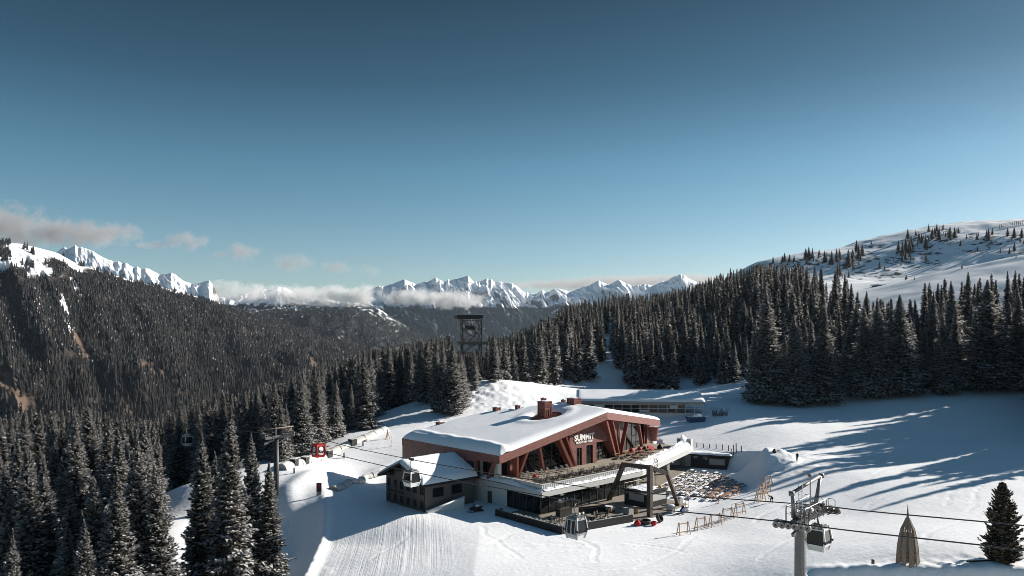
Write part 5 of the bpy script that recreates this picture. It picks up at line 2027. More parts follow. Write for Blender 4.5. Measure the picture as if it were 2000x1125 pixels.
def lounger(a, b, rot, label):
    e = lobj('sun_lounger', a, b, DZ, rot, label, 'lounger', 'loungers in front of the glass front')
    mb = MB()
    mb.box(-0.32, 0.32, -0.9, 0.35, 0.30, 0.37)
    mb.build('seat', M['greysteel'], e)
    mb = MB()
    mb.hexa([(-0.32, 0.35, 0.30), (0.32, 0.35, 0.30), (0.32, 0.35, 0.37), (-0.32, 0.35, 0.37), (-0.32, 0.95, 0.85), (0.32, 0.95, 0.85), (0.32, 0.9, 0.92), (-0.32, 0.9, 0.92)])
    mb.build('backrest', M['rubber'], e)
    for x in (-0.28, 0.28):
        for y in (-0.8, 0.3):
            mb = MB()
            mb.box(x - 0.03, x + 0.03, y - 0.03, y + 0.03, 0, 0.3)
            mb.build('leg', M['greysteel'], e)


for k in range(8):
    a = 5.2 + k * 1.75
    lounger(a, 9.6 + 0.3 * math.sin(k * 2.1), random.uniform(-0.25, 0.25), f'pale metal lounger on the upper terrace below the glass front, {ORD[k]} from the left')


def beanbag(p, r, m, label, grp=None, cat='beanbag'):
    e = empty('beanbag', p, random.uniform(0, 6), label, cat, grp)
    mb = MB()
    mb.lathe([(0.05 * r, 0.02), (0.75 * r, 0.05), (0.95 * r, 0.35 * r), (0.85 * r, 0.75 * r), (0.55 * r, 1.15 * r), (0.18 * r, 1.5 * r), (0.03, 1.55 * r)], (0, 0, 0), 16)
    o = mb.build('bag', M[m], e, True)
    mb = MB()
    mb.lathe([(0.1 * r, 1.45 * r), (0.13 * r, 1.7 * r), (0.02, 1.72 * r)], (0, 0, 0), 8)
    mb.build('handle', M[m], e, True)
    return e


def deck_at(px, py, z=DZ):
    d = (CZ - z) * F / (py - HY)
    return W(px, py, d)


beanbag(deck_at(1045, 936), 0.62, 'redcloth', 'red round beanbag at the left end of the upper terrace')
for px, py, lab in ((1233, 884, 'red beanbag on the upper terrace just right of the large V columns'), (1249, 882, 'red rounded armchair in the middle of the terrace beanbags')):
    beanbag(deck_at(px, py), 0.72, 'redcloth', lab, 'red beanbags near the V columns')
beanbag(deck_at(1243, 886), 0.6, 'black', 'black beanbag between the red ones on the upper terrace')
beanbag(deck_at(1289, 877), 0.75, 'black', 'black beanbag beside the red sofa on the upper terrace')
beanbag(deck_at(1259, 879), 0.6, 'black', 'small black beanbag left of the red sofa on the upper terrace')
p = deck_at(1272, 879)
e = empty('red_sofa', p, PHI + 0.25, 'dark red rounded sofa on the upper terrace', 'sofa')
mb = MB()
mb.box(-1.1, 1.1, -0.5, 0.4, 0.0, 0.45)
mb.build('seat', M['redcloth'], e, bevel=0.12)
mb = MB()
mb.box(-1.15, 1.15, 0.2, 0.6, 0.3, 1.0)
mb.build('backrest', M['redcloth'], e, bevel=0.15)

# brown picnic tables on the right part of the terrace
def picnic(name, p, rz, label, grp, topm, benchm, snow, L=2.2):
    e = empty(name, p, rz, label, 'table', grp)
    mb = MB()
    for k in range(4):
        mb.box(-L / 2, L / 2, -0.40 + k * 0.205, -0.40 + k * 0.205 + 0.185, 0.72, 0.77)
    mb.build('table_top', M[topm], e)
    for s in (-1, 1):
        mb = MB()
        mb.box(-L / 2, L / 2, s * 0.78 - 0.15, s * 0.78 + 0.15, 0.42, 0.47)
        bn = mb.build('bench', M[benchm], e)
        if snow:
            mb = MB()
            mb.box(-L / 2 + (0.1 if s > 0 else 0.9), L / 2 - (0.8 if s > 0 else 0.2), s * 0.78 - 0.12, s * 0.78 + 0.11, 0.475, 0.56)
            mb.build('bench_snow', M['snow'], bn, bevel=0.04)
    for x in (-L / 2 + 0.3, L / 2 - 0.3):
        mb = MB()
        mb.beam((x, -0.9, 0), (x, -0.15, 0.72), 0.08, 0.1, (1, 0, 0))
        mb.beam((x, 0.9, 0), (x, 0.15, 0.72), 0.08, 0.1, (1, 0, 0))
        mb.beam((x, -0.92, 0.39), (x, 0.92, 0.39), 0.06, 0.09)
        mb.build('leg', M['darkbrown'], e)
    if snow:
        mb = MB()
        mb.box(-L / 2 + 0.45, L / 2 - 0.3, -0.30, 0.34, 0.775, 0.86)
        mb.build('table_snow', M['snow'], e, bevel=0.05)
    return e


KU = math.atan2(0.866, 0.498)
PT = {}


def put_picnic(key, p, rz, label, grp, args):
    if key not in PT:
        PT[key] = picnic('picnic_table', p, rz, label, grp, *args)
        return PT[key]
    c = copy_tree(PT[key])
    c.location = p
    c.rotation_euler = (0, 0, rz)
    c['label'] = label
    c['group'] = grp
    return c


spots = [(1203, 893), (1215, 896), (1222, 889), (1232, 893), (1243, 898), (1240, 889), (1256, 893), (1252, 887), (1268, 888), (1266, 883)]
for k, (px, py) in enumerate(spots):
    put_picnic('deck', deck_at(px, py), KU - 0.1, f'brown picnic table on the right part of the upper terrace, {ORD[k]} from the V columns', 'brown picnic tables on the upper terrace', ('orange', 'darkbrown', False))
ctr = np.array([38.1, 155.0])
u2, n2_ = np.array([0.498, 0.866]), np.array([0.866, -0.498])
for r in range(6):
    for c in range(8):
        q = ctr + u2 * (c - 3.5) * 3.25 + n2_ * (r * 2.55 - 5.2) + u2 * 0.4 * math.sin(r * 3)
        if (q[0] > 46.3 - 0.42 * max(0, q[1] - 160)):
            continue
        dh = np.array(HUT_A) - q
        if q[1] > 171 and q[0] > 38:
            continue
        q = q + np.array([random.gauss(0, 0.12), random.gauss(0, 0.12)])
        orange = r >= 4 or (r == 3 and c >= 3)
        z = max(0.14, ground(q[0], q[1]))
        kind_ = 'orange' if orange else ('snowy' if (r * 5 + c * 3) % 5 < 3 else 'bare')
        word = {'orange': 'snow-free orange', 'snowy': 'snow-covered', 'bare': 'swept dark brown'}[kind_]
        lab = f'{word} picnic table, {ORD[c]} along the row that is {ORD[r]} from the terrace underside'
        put_picnic(kind_, (q[0], q[1], z), KU + random.gauss(0, 0.04), lab, 'rows of picnic tables below the terrace',
                   {'orange': ('orange', 'orange', False), 'snowy': ('darkbrown', 'darkbrown', True), 'bare': ('oldwood', 'darkbrown', False)}[kind_])

# --- kiosk
kk = lobj('bar_kiosk', 0, 0, 0, 0, 'black boxy bar kiosk with pale shutters and snow on its flat roof', 'kiosk')
ka0, ka1, kb0, kb1 = 17.2, 23.0, -9.0, -3.9
mb = MB()
mb.box(ka0, ka1, kb0, kb1, 0.1, 2.75)
mb.build('wall', M['black'], kk)
mb = MB()
mb.box(ka0 - 0.12, ka1 + 0.12, kb0 - 0.12, kb1 + 0.12, 2.75, 3.0)
rk = mb.build('roof', M['black'], kk)
ledge('snow_cover', lambda s: (Vector((ka0 + 0.3 + (ka1 - ka0 - 0.6) * s, kb1 - 0.3)), Vector((ka0 + 0.3 + (ka1 - ka0 - 0.6) * s, kb0 + 0.5))),
      lambda s, t: 3.0 + 0.2 * (float(vn(s * 9, t * 5, 41)) - 0.25) + 0.02, 5, rk, n=50)
mb = MB()
mb.box(ka0 - 0.05, ka0 - 0.01, kb0 + 0.7, kb1 - 1.1, 1.15, 2.35)
mb.build('shutter', M['concrete'], kk)
mb = MB()
mb.box(ka0 + 0.9, ka1 - 0.4, kb0 - 0.05, kb0 - 0.01, 1.15, 2.3)
mb.build('shutter', M['pale'], kk)
mb = MB()
mb.add([(ka0 - 0.9, kb0 - 0.9, 2.62), (ka0 + 1.4, kb0 - 0.9, 2.62), (ka0 + 1.4, kb0 + 1.2, 2.74), (ka0 - 0.9, kb0 + 1.2, 2.74), (ka0 - 0.9, kb0 - 0.9, 2.78), (ka0 + 1.4, kb0 - 0.9, 2.78), (ka0 + 1.4, kb0 + 1.2, 2.9), (ka0 - 0.9, kb0 + 1.2, 2.9)],
       [(0, 1, 2, 3), (4, 5, 6, 7), (0, 1, 5, 4), (1, 2, 6, 5), (2, 3, 7, 6), (3, 0, 4, 7)])
mb.build('awning', M['greysteel'], kk)
rl = MB()
for x in np.linspace(ka0, ka1, 7):
    rl.tube([(x, kb1, 3.0), (x, kb1, 3.9)], 0.03, 5)
rl.tube([(ka0, kb1, 3.9), (ka1, kb1, 3.9)], 0.03, 5)
for y in np.linspace(kb0, kb1, 6):
    rl.tube([(ka0, y, 3.0), (ka0, y, 3.55)], 0.025, 5)
rl.build('railing', M['greysteel'], kk)
mb = MB()
mb.blob((ka1 - 1.0, kb0 + 0.8, 3.2), (0.3, 0.3, 0.3), 3)
mb.build('lamp', M['yellow'], kk, True)

# --- timber arch
ar = lobj('timber_arch', 0, 0, 0, 0, 'tall dark timber arch of three legs standing over the black bar kiosk', 'arch')
pts_ = {'l0': (17.6, 0.1, 0.0), 'l1': (16.5, -4.3, 7.4), 'top': (13.1, -12.6, 8.4), 'r1': (17.0, -13.2, 7.0), 'r0': (23.6, -11.1, 0.0)}
V3 = {k: Vector(v) for k, v in pts_.items()}
for nme, p, q, w, h in (('leg', V3['l0'], V3['l1'], 0.75, 0.55), ('crossbeam', V3['l1'] + Vector((0, 0.3, 0)), V3['top'], 0.6, 0.7), ('leg', Vector((13.1, -12.6, 0)), V3['top'] + Vector((0, 0, 0.35)), 0.75, 0.75),
                        ('crossbeam', V3['top'], V3['r1'], 0.55, 0.65), ('leg', V3['r0'], V3['r1'] + Vector((0, 0, 0.3)), 0.6, 0.5)):
    mb = MB()
    mb.beam(p, q, w, h)
    mb.build(nme, M['darkbrown'], ar, bevel=0.02)
# pole with a ring ornament
orn = empty('ornament_pole', deck_at(1281, 924, 3.2), 0, 'thin pole carrying a dark heart-shaped wire ornament above the arch', 'ornament')
zt = orn.location.z
yd = orn.location.y
mb = MB()
mb.tube([(0, 0, -3.0), (0, 0, 1.1)], 0.06, 6)
mb.build('pole', M['darksteel'], orn)
mb = MB()
loop = [(-0.42 * math.sin(t) * (1 if t < 3.2 else 1), 0, 1.1 + 0.85 * (1 - math.cos(t)) ) for t in np.linspace(0, 2 * math.pi, 22)]
mb.tube(loop, 0.07, 6, cap=False)
for x in (-0.34, -0.12, 0.12, 0.34):
    mb.tube([(x * 0.5, 0, 2.0), (x * 1.5, 0, 2.95 + 0.1 * (abs(x) < 0.2))], 0.06, 5, 0.02)
mb.tube([(-0.3, 0, 1.9), (0, 0, 1.5), (0.3, 0, 1.9)], 0.06, 5)
mb.build('wire_figure', M['darksteel'], orn)
# planters, barrels, stove
def planter(px, py, label, m='concrete', h=1.25, w=1.0, l=1.0, snow=True):
    p = deck_at(px, py, 0.14)
    e = empty('planter_box', p, PHI, label, 'planter', 'tall concrete planters')
    mb = MB()
    mb.box(-l / 2, l / 2, -w / 2, w / 2, 0, h)
    mb.build('box', M[m], e, bevel=0.02)
    if snow:
        mb = MB()
        mb.blob((0, 0, h + 0.02), (l * 0.55, w * 0.55, 0.2), 3, 0.25)
        mb.build('snow_cap', M['snow'], e, True)


planter(1227, 1006, 'grey concrete planter without snow in front of the bar kiosk', l=1.3, w=1.3, snow=False)
planter(1310, 1001, 'grey concrete planter at the outer corner of the terrace by the snowmobile', l=1.0, w=1.1)
planter(1326, 984, 'grey concrete planter with a snow cap beside the right leg of the arch', l=1.1, w=1.0)


def barrel(px, py, label, r=0.5, h=1.1, name='barrel_table', lid='pillow'):
    e = empty(name, deck_at(px, py, 0.14), 0.3, label, 'barrel')
    mb = MB()
    mb.lathe([(r * 0.82, 0), (r, h * 0.5), (r * 0.82, h)], (0, 0, 0), 16)
    mb.build('staves', M['orange'] if lid == 'pillow' else M['wood'], e, True)
    mb = MB()
    for z in (0.2, 0.5, 0.8):
        rr_ = r * (0.82 + 0.18 * (1 - abs(2 * z - 1) ** 2)) + 0.015
        mb.lathe([(rr_, h * z - 0.04), (rr_, h * z + 0.04)], (0, 0, 0), 16, closed=False)
    mb.build('hoops', M['darksteel'], e)
    mb = MB()
    mb.lathe([(r * 1.1, h), (r * 1.1, h + 0.06)], (0, 0, 0), 16)
    mb.build('lid', M[lid], e)


barrel(1243, 1003, 'pale wooden barrel beside the concrete planter in front of the kiosk', lid='wood')
barrel(1189, 1001, 'brown barrel table with a white lid on the lower terrace', r=0.6)
# long dark bench / grill behind the gondola
e = lobj('fire_bench', 8.4, -4.2, 0.14, math.radians(-22), 'long black open box bench behind the sofas of the lower terrace', 'bench')
mb = MB()
mb.box(-2.6, 2.6, -0.6, -0.45, 0, 0.95)
mb.box(-2.6, 2.6, 0.45, 0.6, 0, 0.95)
mb.box(-2.6, -2.45, -0.45, 0.45, 0, 0.95)
mb.box(2.45, 2.6, -0.45, 0.45, 0, 0.95)
mb.build('bench_body', M['black'], e)
mb = MB()
for k in range(5):
    mb.box(-2.3 + k * 0.95, -1.6 + k * 0.95, -0.4, 0.4, 0.4, 0.62)
mb.build('cushion', M['darkcloth'], e, bevel=0.04)
# upturned bowls and bags on the snow
for px, py, r, m, lab in ((1245, 1026, 0.62, 'redcloth', 'red beanbag on the snow in front of the arch'),):
    p = deck_at(px, py, 0.0)
    beanbag(p, r, m, lab)


def bowl_seat(px, py, r, tilt, label, m='rubber'):
    p = deck_at(px, py, 0.0)
    e = empty('bowl_seat', p, 0.6, label, 'seat')
    mb = MB()
    prof = [(0.1, 0.0), (r * 0.85, 0.06), (r, 0.35), (r * 0.95, 0.62), (r * 0.80, 0.62), (r * 0.80, 0.35), (r * 0.6, 0.22), (0.05, 0.2)]
    mb.lathe(prof, (0, 0, 0), 20, closed=False)
    o = mb.build('shell', M[m], e, True)
    mb = MB()
    mb.lathe([(0.02, 0.3), (r * 0.6, 0.32), (r * 0.75, 0.28)], (0, 0, 0), 16, closed=False)
    c = mb.build('cushion', M['darkcloth'], e, True)
    if tilt:
        e.rotation_euler = (tilt, 0, 0.9)
        e.location.z += 0.5
    return e


bowl_seat(1260, 1023, 1.0, 0, 'large dark round bowl seat lying flat on the snow by the arch')
bowl_seat(1285, 1019, 0.72, 1.1, 'dark round bowl seat tipped on its side on the snow')
bowl_seat(1277, 1026, 0.45, 0, 'small flat red round cushion seat on the snow', 'redcloth')

# --- dark food hut dug into the bank
hd = HUT_B - HUT_A
hL = float(np.linalg.norm(hd))
hut = empty('food_hut', (HUT_A[0], HUT_A[1], 0), math.atan2(hd[1], hd[0]), 'long black hut with a pale serving hatch, dug into the snow bank by the tables', 'hut')
mb = MB()
mb.add([(-0.3, 0, -0.5), (hL - 0.9, 0, -0.5), (hL - 0.9, 4.5, -0.5), (-0.3, 4.5, -0.5), (-0.3, 0, 2.9), (hL, 0, 2.9), (hL, 4.5, 2.9), (-0.3, 4.5, 2.9)],
       [(0, 1, 5, 4), (1, 2, 6, 5), (2, 3, 7, 6), (3, 0, 4, 7), (4, 5, 6, 7), (0, 3, 2, 1)])
mb.build('wall', M['black'], hut)
mb = MB()
mb.box(hL * 0.46, hL * 0.86, -0.06, -0.01, 0.95, 2.25)
mb.build('hatch', M['concrete'], hut)
mb = MB()
mb.box(hL * 0.45, hL * 0.88, -0.35, -0.01, 2.28, 2.34)
mb.build('hatch_sill', M['greysteel'], hut)
mb = MB()
mb.box(-0.5, hL + 0.4, -0.35, 4.6, 2.9, 3.05)
hrf = mb.build('roof', M['black'], hut)
V = np.zeros((40, 16, 3))
for i in range(40):
    for j in range(16):
        x, y = -0.5 + (hL + 0.9) * i / 39, -0.38 + 5.5 * j / 15
        e_ = min(y + 0.4, x + 0.55, hL + 0.45 - x)
        V[i, j] = (x, y, 3.05 + 0.42 * (1 - math.exp(-(e_) / 0.3)) + 0.12 * float(vn(x, y, 12)))
me = np_mesh('snow_cover', V.reshape(-1, 3), grid_quads(40, 16), smooth=True)
me.materials.append(M['snow'])
link(bpy.data.objects.new('snow_cover', me), hrf)
mb = MB()
for x0, x1, z in ((0.3, 1.3, 2.45), (0.3, 1.2, 2.2), (2.4, 3.4, 2.5), (2.3, 3.3, 2.25), (2.9, 3.4, 2.0)):
    mb.box(x0, x1, -0.03, -0.008, z, z + 0.1)
mb.build('lettering', M['pale'], hut)

# fence posts above the hut
for k, (px, py, h) in enumerate([(1361, 874, 1.1), (1374, 875, 1.0), (1386, 876, 1.0), (1399, 877, 1.1), (1411, 879, 1.3), (1423, 881, 1.3), (1428, 894, 2.0), (1433, 892, 2.0), (1438, 887, 2.0), (1448, 885, 1.3)]):
    p = cast(px, py)
    e = empty('fence_post', p, random.uniform(0, 1), f'dark wooden fence post in the snow above the hut, {ORD[k]} from the terrace pier', 'post', 'fence posts above the hut')
    mb = MB()
    mb.beam((0, 0, -0.3), (random.uniform(-0.05, 0.05), 0, h), 0.16, 0.16, (0, 1, 0))
    mb.build('post_shaft', M['darkbrown'], e)
    mb = MB()
    mb.box(-0.09, 0.09, -0.09, 0.09, h + 0.002, h + 0.06)
    mb.build('snow_cap', M['snow'], e)
# ------------------------------------------------------------------ ropeway
RD = np.array([-0.68, 0.733])
RD = RD / np.linalg.norm(RD)
NRM = np.array([RD[1], -RD[0]])      # towards the right/back rope
R0 = np.array([23.3, 64.0])
GAUGE = 5.5
ROPEZ_F = [(-70, 20.5), (-14.1, 16.8), (-4, 15.95), (0, 15.75), (4, 15.4), (23.9, 13.5), (43.4, 12.75), (60, 12.45), (76.3, 12.4), (96, 12.9), (99.5, 13.2), (104, 13.0), (140, 10.5), (230, 2.0)]


def rope_pt(t, back):
    p = R0 + RD * t + NRM * (GAUGE if back else 0)
    z = np.interp(t, [q[0] for q in ROPEZ_F], [q[1] for q in ROPEZ_F]) + (0.55 if back else 0.0) * max(0, 1 - max(t, 0) / 80)
    return Vector((p[0], p[1], float(z)))


def rope_t(px, back):
    lo, hi = -60.0, 260.0
    for _ in range(60):
        m = (lo + hi) / 2
        p = rope_pt(m, back)
        if 1000 + F * p.x / p.y > px:
            lo = m
        else:
            hi = m
    return lo


for back, lab in ((False, 'nearer steel haul rope of the gondola lift, sagging across the front of the restaurant'), (True, 'farther steel haul rope of the gondola lift, passing over the old house roof')):
    mb = MB()
    ts = np.concatenate([np.linspace(-62, 96, 60), np.linspace(98, 225, 30)])
    mb.tube([rope_pt(t, back) for t in ts], 0.055, 6)
    o = mb.build('haul_rope', M['darksteel'], smooth=True)
    tag(o, lab, 'cable', 'ropes of the gondola lift')
RANG = math.atan2(RD[1], RD[0])


def gondola(px, back, hang, H, Wd, frame, skirt, glass, label, door=True, logo=False, sticker=False, rz=0.0, doorside=-1):
    t = rope_t(px, back)
    p = rope_pt(t, back)
    e = empty('gondola_cabin', p, RANG + rz, label, 'gondola', 'cabins of the gondola lift')
    zb = -hang - H
    lv = [(0.0, 0.74), (0.24, 0.90), (0.42, 1.0), (0.90, 0.83), (1.0, 0.74)]
    hw = Wd / 2
    cor = [(-1, -1), (1, -1), (1, 1), (-1, 1)]
    ring = lambda k, s=1.0: [(x * hw * lv[k][1] * s, y * hw * lv[k][1] * s, zb + H * lv[k][0]) for x, y in cor]
    mb = MB()       # closed lower body
    a, b = ring(0), ring(1)
    mb.hexa(a + b)
    mb.build('skirt', M[skirt], e)
    for s in range(4):
        mb = MB()
        q = []
        for k in (1, 2, 3):
            r = ring(k, 0.965)
            q += [r[s], r[(s + 1) % 4]]
        mb.add(q, [(0, 1, 3, 2), (2, 3, 5, 4)])
        w = mb.build('window', M[glass], e)
        md = w.modifiers.new('thick', 'SOLIDIFY')
        md.thickness = 0.03
    fb = MB()
    for c in range(4):
        pts = [ring(k)[c] for k in range(5)]
        for u, v in zip(pts[:-1], pts[1:]):
            fb.beam(u, v, 0.13, 0.13, (1, 0.01, 0))
    for k in (1, 3):
        r = ring(k)
        for c in range(4):
            fb.beam(r[c], r[(c + 1) % 4], 0.09, 0.11)
    fb.build('cabin_frame', M[frame], e)
    rb_ = MB()
    rb_.hexa(ring(3, 0.97) + ring(4))
    for x in (-0.55, 0.55):
        rb_.beam((x * hw, -hw * 0.6, zb + H + 0.12), (x * hw, hw * 0.6, zb + H + 0.12), 0.07, 0.09)
    for y in (-0.5, 0.5):
        rb_.beam((-hw * 0.6, y * hw, zb + H + 0.08), (hw * 0.6, y * hw, zb + H + 0.08), 0.06, 0.09)
    rb_.build('roof', M['greysteel'] if frame != 'redpaint' else M['redpaint'], e)
    mb = MB()
    for c in range(4):
        r = ring(2)[c]
        mb.blob((r[0] * 1.02, r[1] * 1.02, r[2]), (0.11, 0.11, 0.15), c)
    mb.build('bumper', M['rubber'], e, True)
    hg = MB()
    hg.tube([(0, 0.0, -0.15), (0, 0.28, -0.45), (0, 0.30, -hang * 0.55), (0, 0.05, -hang * 0.82), (0, 0, -hang + 0.1)], 0.07, 8)
    hg.tube([(0, 0, -hang + 0.22), (0, 0, -hang - 0.05)], 0.16, 8)
    hg.beam((-0.4, 0, -hang + 0.12), (0.4, 0, -hang + 0.12), 0.16, 0.12)
    hg.build('hanger_arm', M['greysteel'], e, True)
    gb = MB()
    gb.box(-0.42, 0.42, -0.12, 0.14, -0.12, 0.2)
    gb.lathe([(0.16, -0.06), (0.16, 0.06)], (-0.45, 0.1, 0.2), 10)
    gb.lathe([(0.16, -0.06), (0.16, 0.06)], (0.45, 0.1, 0.2), 10)
    gb.build('grip', M['darksteel'], e)
    if door:                      # two door leaves on one side
        s = doorside
        y = lambda k: s * hw * lv[k][1] * 1.01
        for sx in (-1, 1):
            mb = MB()
            x0, x1 = sx * 0.03, sx * hw * 0.62
            for k0, k1 in ((1, 2), (2, 3)):
                z0, z1 = zb + H * lv[k0][0], zb + H * lv[k1][0]
                for xx in (x0, x1):
                    mb.beam((xx, y(k0), z0), (xx, y(k1), z1), 0.09, 0.06, (0, 1, 0))
            for k in (1, 3):
                z = zb + H * lv[k][0]
                mb.beam((x0, y(k), z), (x1, y(k), z), 0.09, 0.07)
            mb.add([(x0, s * hw * 0.76, zb + 0.08), (x1, s * hw * 0.76, zb + 0.08), (x1, y(1), zb + H * 0.235), (x0, y(1), zb + H * 0.235)], [(0, 1, 2, 3)])
            dl = mb.build('door_leaf', M['silver'] if frame != 'redpaint' else M['redpaint'], e)
    if sticker:
        for yy, mm, zz in ((-0.35, 'redcloth', 0.30), (-0.15, 'sticker', 0.36)):
            mb = MB()
            k = hw * 1.0
            mb.add([(k + 0.02, yy * hw * 1.6 - 0.16, zb + H * (zz - 0.03)), (k + 0.02, yy * hw * 1.6 + 0.16, zb + H * (zz - 0.03)), (k + 0.02, yy * hw * 1.6 + 0.13, zb + H * (zz + 0.12)), (k + 0.02, yy * hw * 1.6 - 0.10, zb + H * (zz + 0.12))], [(0, 1, 2, 3)])
            st = mb.build('sticker', M[mm], e)
            md = st.modifiers.new('thick', 'SOLIDIFY')
            md.thickness = 0.01
    if logo:
        for s in range(4):
            a_ = s * math.pi / 2
            R_ = Matrix.Rotation(a_, 4, 'Z')
            mb = MB()
            n = 22
            zc = zb + H * 0.66
            yk = -hw * 0.925
            tl = -(hw * (1.0 - 0.83)) / (H * 0.48)
            vs = []
            for rr_ in (0.0, 0.42):
                for o_ in (0.0, 0.03):
                    vs += [(rr_ * math.cos(2 * math.pi * j / n), yk - o_ - rr_ * math.sin(2 * math.pi * j / n) * tl, zc + rr_ * math.sin(2 * math.pi * j / n)) for j in range(n)]
            mb.add([R_ @ Vector(v) for v in vs], [tuple(range(3 * n, 4 * n))] + [(2 * n + j, 2 * n + (j + 1) % n, 3 * n + (j + 1) % n, 3 * n + j) for j in range(n)])
            for x0, x1, z0, z1 in ((-0.55, -0.28, 0.30, 0.36), (-0.22, 0.1, 0.30, 0.36), (0.16, 0.5, 0.30, 0.36), (-0.4, -0.1, 0.20, 0.255), (-0.04, 0.36, 0.20, 0.255)):
                yq = -hw * 0.965
                mb.add([R_ @ Vector(v) for v in ((x0, yq - 0.02, zb + H * z0), (x1, yq - 0.02, zb + H * z0), (x1, yq - 0.035, zb + H * z1), (x0, yq - 0.035, zb + H * z1))], [(0, 1, 2, 3)])
            mb.build('emblem', M['whitepaint'], e)
    return e


gondola(1125, False, 1.6, 2.25, 1.75, 'silver', 'whitepaint', 'glass', 'silver gondola with glass doors and coloured stickers in front of the sofa terrace', sticker=True, rz=math.radians(4), doorside=1)
gondola(804, True, 1.6, 2.3, 1.85, 'whitepaint', 'whitepaint', 'glass', 'white gondola hanging in front of the gable of the old grey house', door=False, rz=math.radians(4))
gondola(622, True, 1.0, 2.2, 1.8, 'redpaint', 'redpaint', 'darkred', 'red gondola with white round emblems above the snowy track at the left', door=False, logo=True, rz=math.radians(4))
gondola(366, False, 1.7, 2.2, 1.8, 'whitepaint', 'whitepaint', 'glass', 'white gondola at the far left, half hidden by the dark spruces', door=False, rz=math.radians(4))
gondola(1599, True, 1.8, 2.1, 1.7, 'whitepaint', 'pale', 'glass', 'pale gondola hanging right behind the large lift pylon on the right', door=False, rz=math.radians(4))


